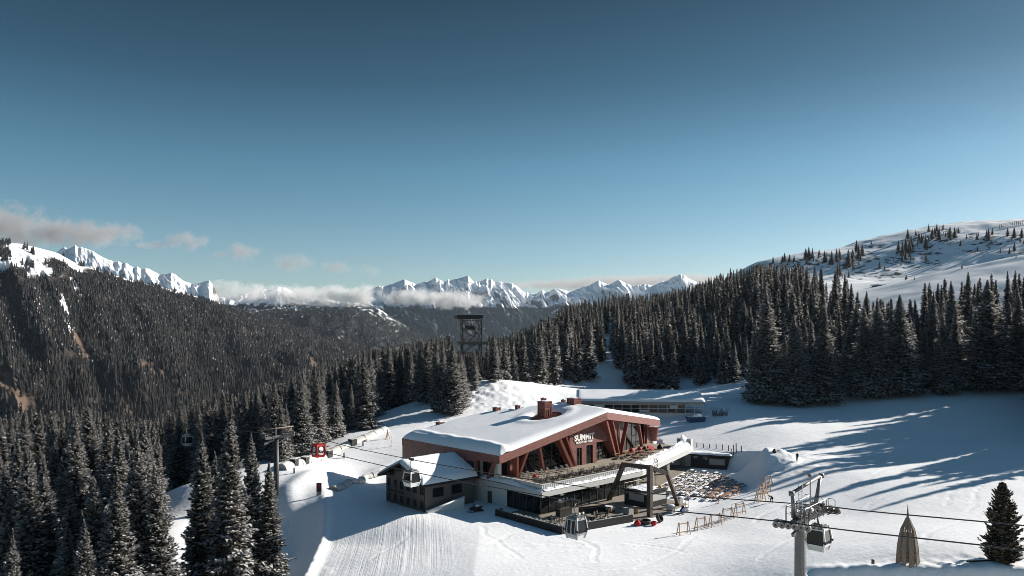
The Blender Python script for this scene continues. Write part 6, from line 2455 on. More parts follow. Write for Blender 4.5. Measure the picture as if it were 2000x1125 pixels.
def pylon(t, name, label, polem, ztop, zbase, r_top, r_bot, wheels, big):
    p = R0 + RD * t + NRM * GAUGE * (0.0 if big else 0.5)
    pc = R0 + RD * t + NRM * (1.4 if big else GAUGE * 0.45)
    e = empty(name, (pc[0], pc[1], 0), RANG, label, 'lift pylon')     # local x = along the rope, local -y = towards the back rope
    off = 1.4 if big else GAUGE * 0.45
    Y = lambda gap: off - gap          # gap: 0 front rope .. GAUGE back rope -> local y
    mb = MB()
    n = 8 if big else 12
    mb.tube([(0, 0, zbase), (0, 0, ztop)], r_bot, n, r_top)
    mb.build('pole', M[polem], e, smooth=not big)
    zr = rope_pt(t, False).z
    mb = MB()
    mb.beam((0, Y(0.35), ztop + 0.1), (0, Y(GAUGE + 0.5), ztop + 0.25), 0.5, 0.45)
    mb.beam((0, Y(0.2), ztop - 0.9), (0, Y(GAUGE * 0.5), ztop - 0.1), 0.25, 0.3)
    mb.build('crossarm', M['greysteel'], e)
    for gap, bk_ in ((0, False), (GAUGE, True)):
        zz = rope_pt(t, bk_).z
        for k in range(wheels):
            x = (k - (wheels - 1) / 2) * (0.56 if big else 0.5)
            q = rope_pt(t + x, bk_).z
            mb = MB()
            pr_ = [(0.10, -0.09), (0.28, -0.09), (0.29, -0.03), (0.25, 0.0), (0.29, 0.03), (0.28, 0.09), (0.22, 0.10), (0.20, 0.06), (0.10, 0.06)]
            vs, fs = [], []
            nn = 18
            for r_, h_ in pr_:
                for j in range(nn):
                    a_ = 2 * math.pi * j / nn
                    vs.append((x + r_ * math.cos(a_), Y(gap) + h_, q - 0.30 + r_ * math.sin(a_)))
            for i in range(len(pr_) - 1):
                for j in range(nn):
                    fs.append((i * nn + j, i * nn + (j + 1) % nn, (i + 1) * nn + (j + 1) % nn, (i + 1) * nn + j))
            mb.add(vs, fs)
            mb.add([(x + 0.22 * math.cos(2 * math.pi * j / nn), Y(gap) + s * 0.05, q - 0.30 + 0.22 * math.sin(2 * math.pi * j / nn)) for s in (-1, 1) for j in range(nn)], [tuple(range(nn)), tuple(range(nn, 2 * nn))])
            o = mb.build('sheave_wheel', M['sheave'], e, True)
            mb = MB()
            mb.tube([(x, Y(gap) - 0.16, q - 0.30), (x, Y(gap) + 0.16, q - 0.30)], 0.07, 8)
            mb.build('hub', M['darksteel'], o)
        mb = MB()
        L = wheels * 0.28
        za, zb_ = rope_pt(t - L, bk_).z - 0.30, rope_pt(t + L, bk_).z - 0.30
        for s in ((-0.14,) if big and gap == 0 else (-0.14, 0.14)):
            mb.beam((-L * 0.85, Y(gap) + s, za), (L * 0.85, Y(gap) + s, zb_), 0.05, 0.16)
        for k in range(wheels // 2):
            x = (k * 2 - (wheels - 2) / 2) * 0.56
            if not (big and gap == 0):
                mb.beam((x, Y(gap) + (0.14), zz - 0.32), (x * 0.5, Y(gap) + 0.14, ztop + 0.1), 0.08, 0.12)
            mb.beam((x, Y(gap) - 0.14, zz - 0.32), (x * 0.5, Y(gap) - 0.14, ztop + 0.1), 0.08, 0.12)
        mb.build('sheave_beam', M['darksteel'], e)
        # catwalk with hoop rails
        mb = MB()
        yo = Y(gap) + (-0.75 if gap == 0 else 0.75)
        mb.box(-L - 0.2, L + 0.2, yo - 0.35, yo + 0.35, zz - 0.28, zz - 0.20)
        for x in np.arange(-L - 0.1, L + 0.2, 0.4):
            mb.beam((x, yo - 0.35, zz - 0.18), (x, yo + 0.35, zz - 0.18), 0.05, 0.05)
        mb.build('catwalk', M['darksteel'], e)
        mb = MB()
        ye = yo + (-0.35 if gap == 0 else 0.35)
        for x0 in ([-L, 0.2 - L * 0.45, 0.35] if big else [-L, 0.1]):
            x1 = x0 + (0.75 if big else 0.8)
            mb.tube([(x0, ye, zz - 0.2), (x0, ye, zz + 0.85), (x0 + 0.12, ye, zz + 1.0), (x1 - 0.12, ye, zz + 1.0), (x1, ye, zz + 0.85), (x1, ye, zz - 0.2)], 0.026, 5)
            mb.tube([(x0, ye, zz + 0.4), (x1, ye, zz + 0.4)], 0.02, 5)
        mb.build('hoop_rail', M['darksteel'], e)
    # lifting frame over the crossarm
    mb = MB()
    if big:
        h0 = ztop + 3.0
        mb.tube([(0, Y(0.0), h0 - 0.35), (0, Y(GAUGE * 0.98), h0 + 0.45)], 0.15, 8)
        mb.tube([(0, Y(0.1), h0 - 0.35), (0.2, Y(0.9), ztop + 0.4)], 0.15, 8, 0.2)
        mb.tube([(0, Y(GAUGE * 0.95), h0 + 0.45), (0, Y(GAUGE * 0.75), ztop + 0.5)], 0.15, 8, 0.2)
        for gap in (0.0, GAUGE * 0.98):
            mb.lathe([(0.24, -0.25), (0.24, 0.1)], (0, Y(gap), h0 - 0.35 + (0.8 if gap else 0) + 0.05), 10)
    else:
        h0 = ztop + 1.6
        mb.beam((0, Y(-0.9), h0), (0, Y(GAUGE + 0.3), h0 + 0.25), 0.14, 0.16)
        mb.beam((0, Y(-0.5), h0), (0, Y(1.5), ztop), 0.1, 0.1)
        mb.beam((0, Y(GAUGE), h0), (0, Y(GAUGE - 1.7), ztop), 0.1, 0.1)
    mb.build('lifting_frame', M['greysteel'] if big else M['oldwood'], e, True)
    mb = MB()
    zt_ = ztop + (3.2 if big else 2.0)
    x0 = 0.0
    yl = -(r_bot + 0.22) if big else 0.0
    yl2 = yl
    for s in (-0.17, 0.17):
        mb.beam((x0 + s, yl, zbase + 0.5), (x0 + s, yl2 + (0.0), ztop - 0.6), 0.05, 0.05) if big else None
        mb.beam((s, -0.1 if big else 0, ztop), (s, -0.1 if big else 0, zt_), 0.05, 0.05)
    z = zbase + 0.6
    while big and z < ztop - 0.6:
        mb.beam((x0 - 0.17, yl, z), (x0 + 0.17, yl, z), 0.03, 0.03)
        if int(z * 10) % 9 == 0:
            mb.beam((x0, yl, z), (0, 0, z), 0.05, 0.05)
        z += 0.3
    z = ztop + 0.2
    while z < zt_:
        mb.beam((-0.17, -0.1 if big else 0, z), (0.17, -0.1 if big else 0, z), 0.03, 0.03)
        z += 0.3
    mb.build('ladder', M['silver'], e)
    if big:
        mb = MB()
        r_ = random.Random(3)
        for k in range(11):
            y = Y(0.7 + k * 0.42)
            mb.beam((-0.8 + 0.1 * r_.random(), y, ztop + 0.35 + 0.25 * r_.random()), (0.6, y - 0.2, ztop + 0.65 + 0.4 * r_.random()), 0.06, 0.1)
            if k % 2:
                mb.box(-0.35, 0.25, y - 0.18, y + 0.12, ztop + 0.3, ztop + 0.7 + 0.3 * r_.random())
        for s in (-0.85, 0.75):
            mb.tube([(s, Y(0.6), ztop + 1.35), (s, Y(GAUGE - 0.6), ztop + 1.65)], 0.03, 5)
            for k in range(6):
                y = 0.6 + k * (GAUGE - 1.2) / 5
                mb.tube([(s, Y(y), ztop + 0.2), (s, Y(y), ztop + 1.4 + 0.05 * k)], 0.03, 5)
        mb.tube([(-0.3, Y(2.7), ztop + 0.3), (-0.3, Y(2.7), ztop + 3.9)], 0.05, 6)
        mb.tube([(-0.3, Y(2.7), ztop + 3.7), (0.1, Y(2.3), ztop + 4.2)], 0.05, 6)
        mb.blob((-0.3, Y(2.7), ztop + 3.8), (0.2, 0.2, 0.16), 2)
        mb.build('service_gear', M['greysteel'], e)
        mb = MB()
        mb.blob((0.1, Y(3.2), ztop + 0.75), (0.5, 0.8, 0.16), 7, 0.3)
        mb.build('snow_patch', M['snow'], e, True)
    return e


pylon(0.0, 'lift_pylon', 'large grey lift pylon with a row of sheave wheels, cut by the lower picture border', 'greysteel', 15.55, -8.0, 0.42, 0.56, 6, True)
pylon(99.5, 'lift_pylon', 'slender round steel lift pylon standing behind the spruces at the left', 'darksteel', 12.1, -1.0, 0.42, 0.55, 4, False)

# ------------------------------------------------------------------ wooden A-frame barriers
BR = {}


def barrier(px, py, hpx, rz, label, grp, wd=1.9):
    p = deck_at(px, py, 0)
    p = cast(px, py)
    h = hpx / F * p.y
    e = empty('slalom_barrier', p, rz, label, 'barrier', grp)
    if not BR:
        lg = []
        for x in (-wd / 2, wd / 2):
            for s in (-1, 1):
                mb = MB()
                mb.beam((x * 1.12, s * 0.42, -0.1), (x * 0.92, s * 0.05, 1.95), 0.09, 0.12, (1, 0, 0))
                mb.build('leg', M['wood'], e)
        mb = MB()
        mb.beam((-wd / 2 * 0.98, 0, 1.72), (wd / 2 * 0.98, 0, 1.72), 0.09, 0.13)
        mb.build('top_rail', M['wood'], e)
        mb = MB()
        mb.beam((-wd / 2 * 1.08, -0.25, 0.55), (wd / 2 * 1.08, -0.25, 0.55), 0.08, 0.11)
        mb.beam((-wd / 2 * 1.1, 0.33, 0.35), (wd / 2 * 1.1, 0.33, 0.35), 0.08, 0.11)
        mb.build('lower_rail', M['wood'], e)
        BR['o'] = e
    else:
        for ch in BR['o'].children:
            link(ch.copy(), e)
    e.scale = (1, 1, h / 1.95)
    return e


for k, (px, py, hp) in enumerate([(1335, 1045, 25), (1369, 1035, 25), (1397, 1027, 24), (1421, 1016, 24), (1445, 1006, 24)]):
    barrier(px, py, hp, math.radians(28 + 3 * math.sin(k * 2)), f'wooden A-frame barrier in the front row on the snow, {ORD[k]} from the left', 'wooden barriers of the front row')
for k, (px, py, hp) in enumerate([(1485, 980, 22), (1490, 971, 21), (1495, 962, 21), (1499, 950, 20)]):
    barrier(px, py, hp, math.radians(35), f'wooden A-frame barrier of the rear row by the bending skier, {ORD[k]} from the near end', 'wooden barriers of the rear row')


# ------------------------------------------------------------------ people
def person(px, py, hgt, pose, jacket, trousers, label, rz, helmet='black', d=None, skis=False):
    p = cast(px, py)
    e = empty('person', p, rz, label, 'person')
    s = hgt / 1.75
    J = {
        'stand': {'pel': (0, 0, 0.95), 'spi': (0, 0.0, 1.2), 'che': (0, 0, 1.4), 'nek': (0, 0, 1.52), 'hed': (0, 0.02, 1.64), 'top': (0, 0.01, 1.74),
                  'ls': (-0.19, 0, 1.43), 'le': (-0.27, 0.03, 1.16), 'lh': (-0.26, 0.16, 0.94), 'rs': (0.19, 0, 1.43), 're': (0.27, 0.03, 1.16), 'rh': (0.26, 0.16, 0.94),
                  'lk': (-0.12, 0.06, 0.5), 'la': (-0.14, 0, 0.09), 'lt': (-0.15, 0.17, 0.05), 'rk': (0.12, 0.06, 0.5), 'ra': (0.14, 0, 0.09), 'rt': (0.15, 0.17, 0.05), 'lp': (-0.1, 0, 0.9), 'rp': (0.1, 0, 0.9)},
        'bend': {'pel': (0, -0.22, 0.82), 'spi': (0, 0.02, 1.02), 'che': (0, 0.22, 1.16), 'nek': (0, 0.34, 1.2), 'hed': (0, 0.46, 1.2), 'top': (0, 0.56, 1.2),
                 'ls': (-0.19, 0.24, 1.14), 'le': (-0.24, 0.34, 0.86), 'lh': (-0.18, 0.46, 0.62), 'rs': (0.19, 0.24, 1.14), 're': (0.24, 0.36, 0.88), 'rh': (0.16, 0.5, 0.6),
                 'lk': (-0.2, 0.06, 0.48), 'la': (-0.24, -0.06, 0.09), 'lt': (-0.26, 0.12, 0.05), 'rk': (0.2, 0.1, 0.48), 'ra': (0.26, 0.02, 0.09), 'rt': (0.28, 0.2, 0.05), 'lp': (-0.11, -0.2, 0.79), 'rp': (0.11, -0.2, 0.79)},
    }[pose]
    names = list(J)
    par = {'spi': 'pel', 'che': 'spi', 'nek': 'che', 'hed': 'nek', 'top': 'hed', 'ls': 'che', 'le': 'ls', 'lh': 'le', 'rs': 'che', 're': 'rs', 'rh': 're', 'lp': 'pel', 'lk': 'lp', 'la': 'lk', 'lt': 'la', 'rp': 'pel', 'rk': 'rp', 'ra': 'rk', 'rt': 'ra'}
    rad = {'pel': .16, 'spi': .15, 'che': .17, 'nek': .065, 'hed': .105, 'top': .085, 'ls': .085, 'le': .06, 'lh': .045, 'rs': .085, 're': .06, 'rh': .045, 'lp': .11, 'lk': .075, 'la': .06, 'lt': .05, 'rp': .11, 'rk': .075, 'ra': .06, 'rt': .05}
    me = bpy.data.meshes.new('person_body')
    me.from_pydata([Vector(J[n]) * s for n in names], [(names.index(a), names.index(b)) for a, b in par.items()], [])
    o = bpy.data.objects.new('body', me)
    link(o)
    sk = o.modifiers.new('skin', 'SKIN')
    for i, n in enumerate(names):
        me.skin_vertices[0].data[i].radius = (rad[n] * s, rad[n] * s)
    me.skin_vertices[0].data[0].use_root = True
    sb = o.modifiers.new('sub', 'SUBSURF')
    sb.levels = sb.render_levels = 2
    dg = bpy.context.evaluated_depsgraph_get()
    m2 = bpy.data.meshes.new_from_object(o.evaluated_get(dg))
    bpy.data.objects.remove(o)
    for m_ in (jacket, trousers, 'skin', 'black'):
        m2.materials.append(M[m_])
    hip = Vector(J['pel']) * s
    hd = Vector(J['hed']) * s
    for f in m2.polygons:
        c = f.center
        if (c - hd).length < 0.14 * s:
            f.material_index = 2
        elif c.z < 0.13 * s:
            f.material_index = 3
        elif c.z < hip.z + 0.0:
            arm = min((c - Vector(J[k]) * s).length for k in ('lh', 'rh', 'le', 're'))
            leg = min((c - Vector(J[k]) * s).length for k in ('lk', 'rk', 'lp', 'rp', 'la', 'ra'))
            f.material_index = 0 if arm < leg else 1
        f.use_smooth = True
    b = bpy.data.objects.new('body', m2)
    link(b, e)
    mb = MB()
    tp = Vector(J['top']) * s
    ax = (tp - hd).normalized()
    c = hd + ax * 0.05 * s
    mb.blob(c, (0.135 * s, 0.135 * s, 0.12 * s), 1, 0.02)
    mb.build('helmet', M[helmet], e, True)
    if skis:
        mb = MB()
        for x in (-0.16, 0.16):
            mb.beam((x, -0.7 * s, 0.02), (x, 0.75 * s, 0.03), 0.09, 0.025)
        mb.build('skis', M['blue'], e)
    return e


person(1557, 903, 1.8, 'stand', 'darkcloth', 'darkcloth', 'person in dark clothes standing on the shaded slope beside the snow heap', 2.4)
person(1403, 984, 1.3, 'bend', 'darkcloth', 'redpaint', 'child in dark jacket and red trousers bending on skis in front of the picnic tables', 1.2, 'blue', skis=True)
person(1507, 982, 1.75, 'bend', 'darkcloth', 'darkcloth', 'person in dark clothes bending forward on the snow beside the rear wooden barriers', 1.9, 'black')
e = empty('boulder', cast(1513, 884), 0, 'small dark lump sticking out of the top of the snow heap', 'boulder')
mb = MB()
mb.blob((0, 0, 0.25), (0.42, 0.36, 0.5), 4, 0.35)
mb.build('stone', M['black'], e)


# ------------------------------------------------------------------ snowmobiles
def snowmobile(px, py, rz, label, backrest):
    p = cast(px, py)
    if p.z < 0.05:
        p.z = 0.05
    e = empty('snowmobile', p, rz, label, 'snowmobile')
    mb = MB()
    mb.hexa([(-0.9, -0.28, 0.32), (0.95, -0.32, 0.3), (0.95, 0.32, 0.3), (-0.9, 0.28, 0.32), (-0.9, -0.2, 0.62), (0.6, -0.22, 0.8), (0.6, 0.22, 0.8), (-0.9, 0.2, 0.62)])
    mb.hexa([(0.3, -0.34, 0.4), (1.35, -0.2, 0.38), (1.35, 0.2, 0.38), (0.3, 0.34, 0.4), (0.3, -0.26, 0.98), (1.0, -0.16, 0.78), (1.0, 0.16, 0.78), (0.3, 0.26, 0.98)])
    mb.build('body', M['black'] if not backrest else M['blue'], e, bevel=0.05)
    mb = MB()
    mb.hexa([(-1.1, -0.2, 0.62), (0.2, -0.18, 0.7), (0.2, 0.18, 0.7), (-1.1, 0.2, 0.62), (-1.1, -0.18, 0.85), (0.2, -0.15, 0.86), (0.2, 0.15, 0.86), (-1.1, 0.18, 0.85)])
    mb.build('seat', M['rubber'], e, bevel=0.04)
    mb = MB()
    mb.box(-1.35, 0.5, -0.22, 0.22, 0.02, 0.3)
    mb.build('track', M['rubber'], e, bevel=0.1)
    for s in (-1, 1):
        mb = MB()
        mb.beam((0.5, s * 0.5, 0.04), (1.5, s * 0.5, 0.05), 0.14, 0.04)
        mb.beam((1.5, s * 0.5, 0.05), (1.72, s * 0.5, 0.2), 0.13, 0.04)
        mb.beam((1.0, s * 0.5, 0.06), (0.95, s * 0.2, 0.5), 0.06, 0.06)
        mb.build('ski', M['darksteel'], e)
    mb = MB()
    mb.tube([(0.35, -0.36, 1.08), (0.45, 0, 1.0), (0.35, 0.36, 1.08)], 0.03, 6)
    mb.build('handlebar', M['darksteel'], e)
    mb = MB()
    mb.add([(0.5, -0.25, 0.95), (0.5, 0.25, 0.95), (0.3, 0.2, 1.3), (0.3, -0.2, 1.3), (0.52, -0.25, 0.95), (0.52, 0.25, 0.95), (0.32, 0.2, 1.3), (0.32, -0.2, 1.3)], [(0, 1, 2, 3), (4, 5, 6, 7), (0, 1, 5, 4), (1, 2, 6, 5), (2, 3, 7, 6), (3, 0, 4, 7)])
    mb.build('windscreen', M['glass'], e)
    if backrest:
        mb = MB()
        mb.tube([(-1.0, -0.3, 0.7), (-1.2, -0.3, 2.3), (-1.2, 0.3, 2.3), (-1.0, 0.3, 0.7)], 0.04, 6)
        mb.box(-1.24, -1.16, -0.28, 0.28, 1.9, 2.25)
        mb.build('cargo_frame', M['greysteel'], e)
    else:
        mb = MB()
        mb.blob((-0.2, 0, 1.05), (0.45, 0.26, 0.26), 6, 0.3)
        mb.build('snow_heap', M['pillow'], e, True)


snowmobile(930, 1001, PHI + math.radians(160), 'black snowmobile parked in the shade beside the left glass wall', False)
snowmobile(1336, 1002, PHI + math.radians(185), 'blue and black snowmobile with a tall cargo frame parked by the terrace planters', True)

# ------------------------------------------------------------------ wooden lattice spire at the lower right
_q = W(1773, 1106, 92.8)
_q.z = ground(_q.x, _q.y) - 0.25
sp = empty('wooden_spire', _q, 0.2, 'tall pointed sculpture of weathered boards standing on the near snow bank', 'sculpture')
k = sp.location.y / F
mb_list = []
Hs = (PX(_q.x, _q.y, _q.z)[1] - 984) * k
rad_at = lambda z: np.interp(z / Hs, [0, 0.3, 0.52, 0.60, 0.68, 0.76, 1.0], [1.28, 1.12, 0.86, 0.74, 0.46, 0.20, 0.02])
nb_ = 9
for j in range(nb_):
    a_ = 2 * math.pi * j / nb_ + 0.2
    mb = MB()
    z0s = [-0.5, 0.3 * Hs, 0.52 * Hs, 0.60 * Hs, 0.68 * Hs, 0.77 * Hs]
    tw = 0.5 if j % 3 else 0.62
    for q0, q1 in zip(z0s[:-1], z0s[1:]):
        r0_, r1_ = rad_at(max(q0, 0)), rad_at(q1)
        w0 = tw if q0 < 0.51 * Hs else 0.24
        w1 = tw * 0.8 if q1 < 0.53 * Hs else 0.2
        mb.beam((r0_ * math.cos(a_), r0_ * math.sin(a_), q0), (r1_ * math.cos(a_), r1_ * math.sin(a_), q1), w0, 0.10, (math.cos(a_), math.sin(a_), 0), w1=w1, h1=0.10)
    mb.build('board', M['oldwood'], sp)
mb = MB()
mb.tube([(0, 0, 0.68 * Hs), (0, 0, 0.8 * Hs), (0, 0, Hs)], 0.28, 7, 0.01)
mb.build('spike', M['oldwood'], sp)
mb = MB()
for i in range(15):
    z = Hs * (0.03 + 0.50 * i / 14)
    r_ = rad_at(z) * 0.9
    m_ = 12
    for j in range(m_):
        a0, a1 = 2 * math.pi * j / m_, 2 * math.pi * (j + 1) / m_
        if (i * 7 + j * 3) % 5 < 3:
            mb.beam((r_ * math.cos(a0), r_ * math.sin(a0), z), (r_ * math.cos(a1), r_ * math.sin(a1), z + 0.05 * math.sin(j)), 0.06, 0.07)
mb.build('rungs', M['oldwood'], sp)
mb = MB()
mb.beam((1.0, 0.3, Hs * 0.56), (1.15, 0.35, Hs * 0.1), 0.12, 0.16)
mb.build('loose_board', M['darkbrown'], sp)
p = W(1705, 1106, 94.0)
p.z = ground(p.x, p.y)
e = empty('post_stump', p, 0, 'short dark post stump on the crest of the near snow bank', 'post')
mb = MB()
mb.box(-0.14, 0.14, -0.12, 0.12, -0.4, 0.55)
mb.build('stump', M['darkbrown'], e)
mb = MB()
mb.blob((0, 0, 0.58), (0.15, 0.13, 0.06), 1)
mb.build('snow_cap', M['snow'], e, True)
p = W(1925, 1106, 91.6)
p.z = ground(p.x, p.y) - 0.05
e = empty('timber_rail', p, 0, 'dark timber rail lying at the foot of the lone pine', 'rail')
mb = MB()
mb.beam((-2.2, 0.1, 0.12), (3.2, 0.3, 0.30), 0.2, 0.2)
mb.build('beam', M['darkbrown'], e)
mb = MB()
mb.beam((-2.1, 0.1, 0.26), (3.1, 0.3, 0.44), 0.16, 0.07)
mb.build('rail_snow', M['snow'], e)

# ------------------------------------------------------------------ lookout tower
tb = cast(918, 746)
tw = empty('lookout_tower', tb, math.radians(12), 'tall wooden lookout tower with a roofed platform rising above the trees', 'tower')
k = tb.y / F
Z = lambda py: (746 - py) * k
hwid = 16 * k
mb = MB()
legs = [(-hwid, -hwid * 0.8), (hwid * 1.25, -hwid * 0.8), (hwid * 1.25, hwid * 0.8), (-hwid, hwid * 0.8)]
for x, y in legs:
    m1_ = MB()
    m1_.beam((x, y, -0.8), (x, y, Z(624)), 0.34, 0.34)
    m1_.build('leg', M['darkbrown'], tw)
lev = [0, Z(715), Z(690), Z(664), Z(645), Z(626)]
for z0, z1 in zip(lev[:-1], lev[1:]):
    for i in range(4):
        (x0, y0), (x1, y1) = legs[i], legs[(i + 1) % 4]
        mb.beam((x0, y0, z0), (x1, y1, z1), 0.16, 0.2)
        mb.beam((x1, y1, z0), (x0, y0, z1), 0.16, 0.2)
        mb.beam((x0, y0, z1), (x1, y1, z1), 0.2, 0.26)
mb.build('bracing', M['oldwood'], tw)
mb = MB()
mb.box(-hwid * 1.75, hwid * 1.45, -hwid * 1.1, hwid * 1.1, Z(622), Z(615))
mb.box(-hwid * 1.65, hwid * 1.0, -hwid * 1.0, hwid * 1.0, Z(623.5), Z(622))
mb.build('roof', M['darkbrown'], tw)
mb = MB()
mb.box(-hwid * 1.7, hwid * 1.4, -hwid * 1.05, hwid * 1.05, Z(615) + 0.002, Z(615) + 0.25)
mb.build('roof_snow', M['snow'], tw, bevel=0.08)
mb = MB()
mb.box(-hwid * 1.5, hwid * 2.1, -hwid * 1.0, hwid * 1.0, Z(673), Z(671))
for y in (-hwid, hwid):
    mb.box(-hwid * 1.5, hwid * 2.1, y - 0.06, y + 0.06, Z(671), Z(667.5))
mb.build('platform', M['oldwood'], tw)
mb = MB()
mb.beam((-hwid * 0.5, -0.6, Z(671)), (hwid * 0.9, -0.6, Z(650)), 1.0, 0.25)
mb.beam((hwid * 0.9, 0.6, Z(650)), (-hwid * 0.6, 0.6, Z(634)), 1.0, 0.25)
mb.beam((-hwid * 0.9, -0.6, Z(690)), (hwid * 0.9, -0.6, Z(671)), 1.0, 0.25)
mb.beam((-hwid * 0.6, 0.0, Z(640)), (hwid * 0.6, 0.0, Z(640)), 1.6, 1.6)
mb.build('stairs', M['darkbrown'], tw)
mb = MB()
mb.beam((-hwid * 1.45, -hwid * 0.8, Z(623)), (-hwid * 1.0, -hwid * 0.8, Z(655)), 0.22, 0.22)
mb.build('strut', M['oldwood'], tw)
mb = MB()
mb.tube([(hwid * 1.2, 0, Z(615)), (hwid * 1.2, 0, Z(608))], 0.06, 5)
mb.build('antenna', M['darksteel'], tw)

# ------------------------------------------------------------------ glazed lift building behind the club
gb0, gb1 = W(1128, 815, 207), W(1374, 818, 204)
gx = Vector((gb1.x - gb0.x, gb1.y - gb0.y))
gl = gx.length
gbz = CZ - (817 - HY) / F * 205
st = empty('lift_building', (gb0.x, gb0.y, gbz), math.atan2(gx.y, gx.x), 'long glazed lift building with a snow-covered roof behind the restaurant', 'building')
pxm = 205 / F
zt, zg0, zg1 = (817 - 787) * pxm, (817 - 806) * pxm, (817 - 789) * pxm
mb = MB()
mb.box(0, gl, 0, 9.0, -1.0, zg0)
mb.build('base_wall', M['pale'], st)
mb = MB()
mb.box(0.2, gl - 4.5, 0.25, 8.7, zg0, zg1)
mb.build('glass_wall', M['glass'], st)
fb = MB()
n = 14
for i in range(n + 1):
    x = gl * i / n
    fb.box(x - 0.08 + (0.08 if i == 0 else -0.08 if i == n else 0), x + 0.08 + (0.08 if i == 0 else -0.08 if i == n else 0), 0.02, 0.2, zg0, zg1)
    fb.box(x - 0.08 + (0.08 if i == 0 else -0.08 if i == n else 0), x + 0.08 + (0.08 if i == 0 else -0.08 if i == n else 0), 8.7, 8.9, zg0, zg1)
for z in (zg0 + (zg1 - zg0) * 0.48, zg0 + (zg1 - zg0) * 0.9):
    fb.box(0, gl, 0.04, 0.16, z - 0.06, z + 0.06)
fb.build('window_frame', M['pale'], st)
for x0, x1, z0, z1 in ((gl * 0.135, gl * 0.21, 0.52, 0.85), (gl * 0.735, gl * 0.80, 0.45, 0.85), (gl * 0.495, gl * 0.57, 0.1, 0.3)):
    mb = MB()
    mb.box(x0, x1, -0.02, 0.015, zg0 + (zg1 - zg0) * z0, zg0 + (zg1 - zg0) * z1)
    mb.build('white_panel', M['pale'], st)
mb = MB()
mb.add([(-0.3, -0.7, zg1), (gl + 0.4, -0.7, zg1), (gl + 0.4, 9.6, zg1 + 0.6), (-0.3, 9.6, zg1 + 0.6), (-0.3, -0.7, zt + 0.35), (gl + 0.4, -0.7, zt + 0.35), (gl + 0.4, 9.6, zt + 2.4), (-0.3, 9.6, zt + 2.4)],
       [(3, 2, 1, 0), (4, 5, 6, 7), (0, 1, 5, 4), (1, 2, 6, 5), (2, 3, 7, 6), (3, 0, 4, 7)])
rfo = mb.build('roof', M['greysteel'], st)
V = np.zeros((80, 24, 3))
for i in range(80):
    for j in range(24):
        x, y = -0.35 + (gl + 0.8) * i / 79, -0.75 + 10.4 * j / 23
        e_ = min(x + 0.36, gl + 0.46 - x, y + 0.76, 9.66 - y)
        V[i, j] = (x, y, zt + 0.36 + (y + 0.7) / 10.3 * 2.05 + 0.55 * (1 - math.exp(-e_ / 0.35)) + 0.06 * float(vn(x / 3, y / 2, 17)))
me = np_mesh('snow_cover', V.reshape(-1, 3), grid_quads(80, 24), smooth=True)
me.materials.append(M['snow'])
link(bpy.data.objects.new('snow_cover', me), rfo)
# glass barrel roof behind
bp_ = W(1172, 776, 221)
bv_ = empty('glass_canopy', (bp_.x, bp_.y, bp_.z - 1.5), math.atan2(gx.y, gx.x), 'low ribbed glass canopy showing above the snowy roof of the lift building', 'canopy')
Lc = 100 / F * 221
mb = MB()
sec = [(0, -0.5), (0.15, 1.2), (0.9, 2.6), (2.2, 3.0), (4.2, 2.7), (5.4, 1.2), (5.6, -0.5)]
for x0, x1, ins in ((0, Lc, 0),):
    k_ = len(sec)
    vs = [(x0 + (1.0 if i == 1 else 1.8 if 1 < i < 5 else 0.6), y, z) for i, (y, z) in enumerate(sec)] + [(x1 - (0.5 if 1 < i < 5 else 0.0), y, z) for i, (y, z) in enumerate(sec)]
    mb.add(vs, [tuple(range(k_)), tuple(range(k_, 2 * k_))[::-1]] + [(i, i + 1, k_ + i + 1, k_ + i) for i in range(k_ - 1)])
mb.build('glass_shell', M['glass'], bv_)
mb = MB()
for i in range(13):
    x = 1.9 + (Lc - 2.4) * i / 12
    for (y0, z0), (y1, z1) in zip(sec[:-1], sec[1:]):
        mb.beam((x, y0 - 0.03, z0 + 0.03), (x, y1 - 0.03, z1 + 0.03), 0.1, 0.1, (1, 0, 0))
for y, z in sec[1:4]:
    mb.beam((1.6, y - 0.04, z + 0.04), (Lc - 0.4, y - 0.04, z + 0.04), 0.12, 0.12)
mb.build('ribs', M['pale'], bv_)
# blue skip with snow, bush
p = cast(1359, 824)
e = empty('snow_skip', p, 0.15, 'dark blue container heaped with snow at the right end of the lift building', 'container')
mb = MB()
mb.hexa([(-2.0, -0.9, -0.3), (2.0, -0.9, -0.3), (2.0, 0.9, -0.3), (-2.0, 0.9, -0.3), (-2.5, -1.1, 1.25), (2.4, -1.1, 1.25), (2.4, 1.1, 1.25), (-2.5, 1.1, 1.25)])
mb.build('tub', M['blue'], e)
mb = MB()
mb.blob((0.6, 0, 1.25), (1.7, 0.95, 0.75), 5, 0.2)
mb.blob((-1.3, 0, 1.25), (1.1, 0.9, 0.25), 6, 0.2)
mb.build('snow_heap', M['snow'], e, True)
p = cast(1403, 812)
e = empty('bare_bush', p, 0, 'bare twiggy bush on the snow right of the blue container', 'bush')
mb = MB()
r_ = random.Random(9)
for i in range(70):
    a_, b_ = r_.uniform(0, 6.28), r_.uniform(0.3, 1.2)
    h_ = r_.uniform(0.8, 2.6)
    x0, y0 = r_.uniform(-1.6, 2.4), r_.uniform(-0.8, 0.8)
    mb.tube([(x0, y0, -0.1), (x0 + 0.3 * b_ * math.cos(a_), y0 + 0.3 * b_ * math.sin(a_), h_ * 0.5), (x0 + b_ * math.cos(a_), y0 + b_ * math.sin(a_), h_)], 0.05, 4, 0.015, cap=False)
mb.build('twigs', M['bark'], e)


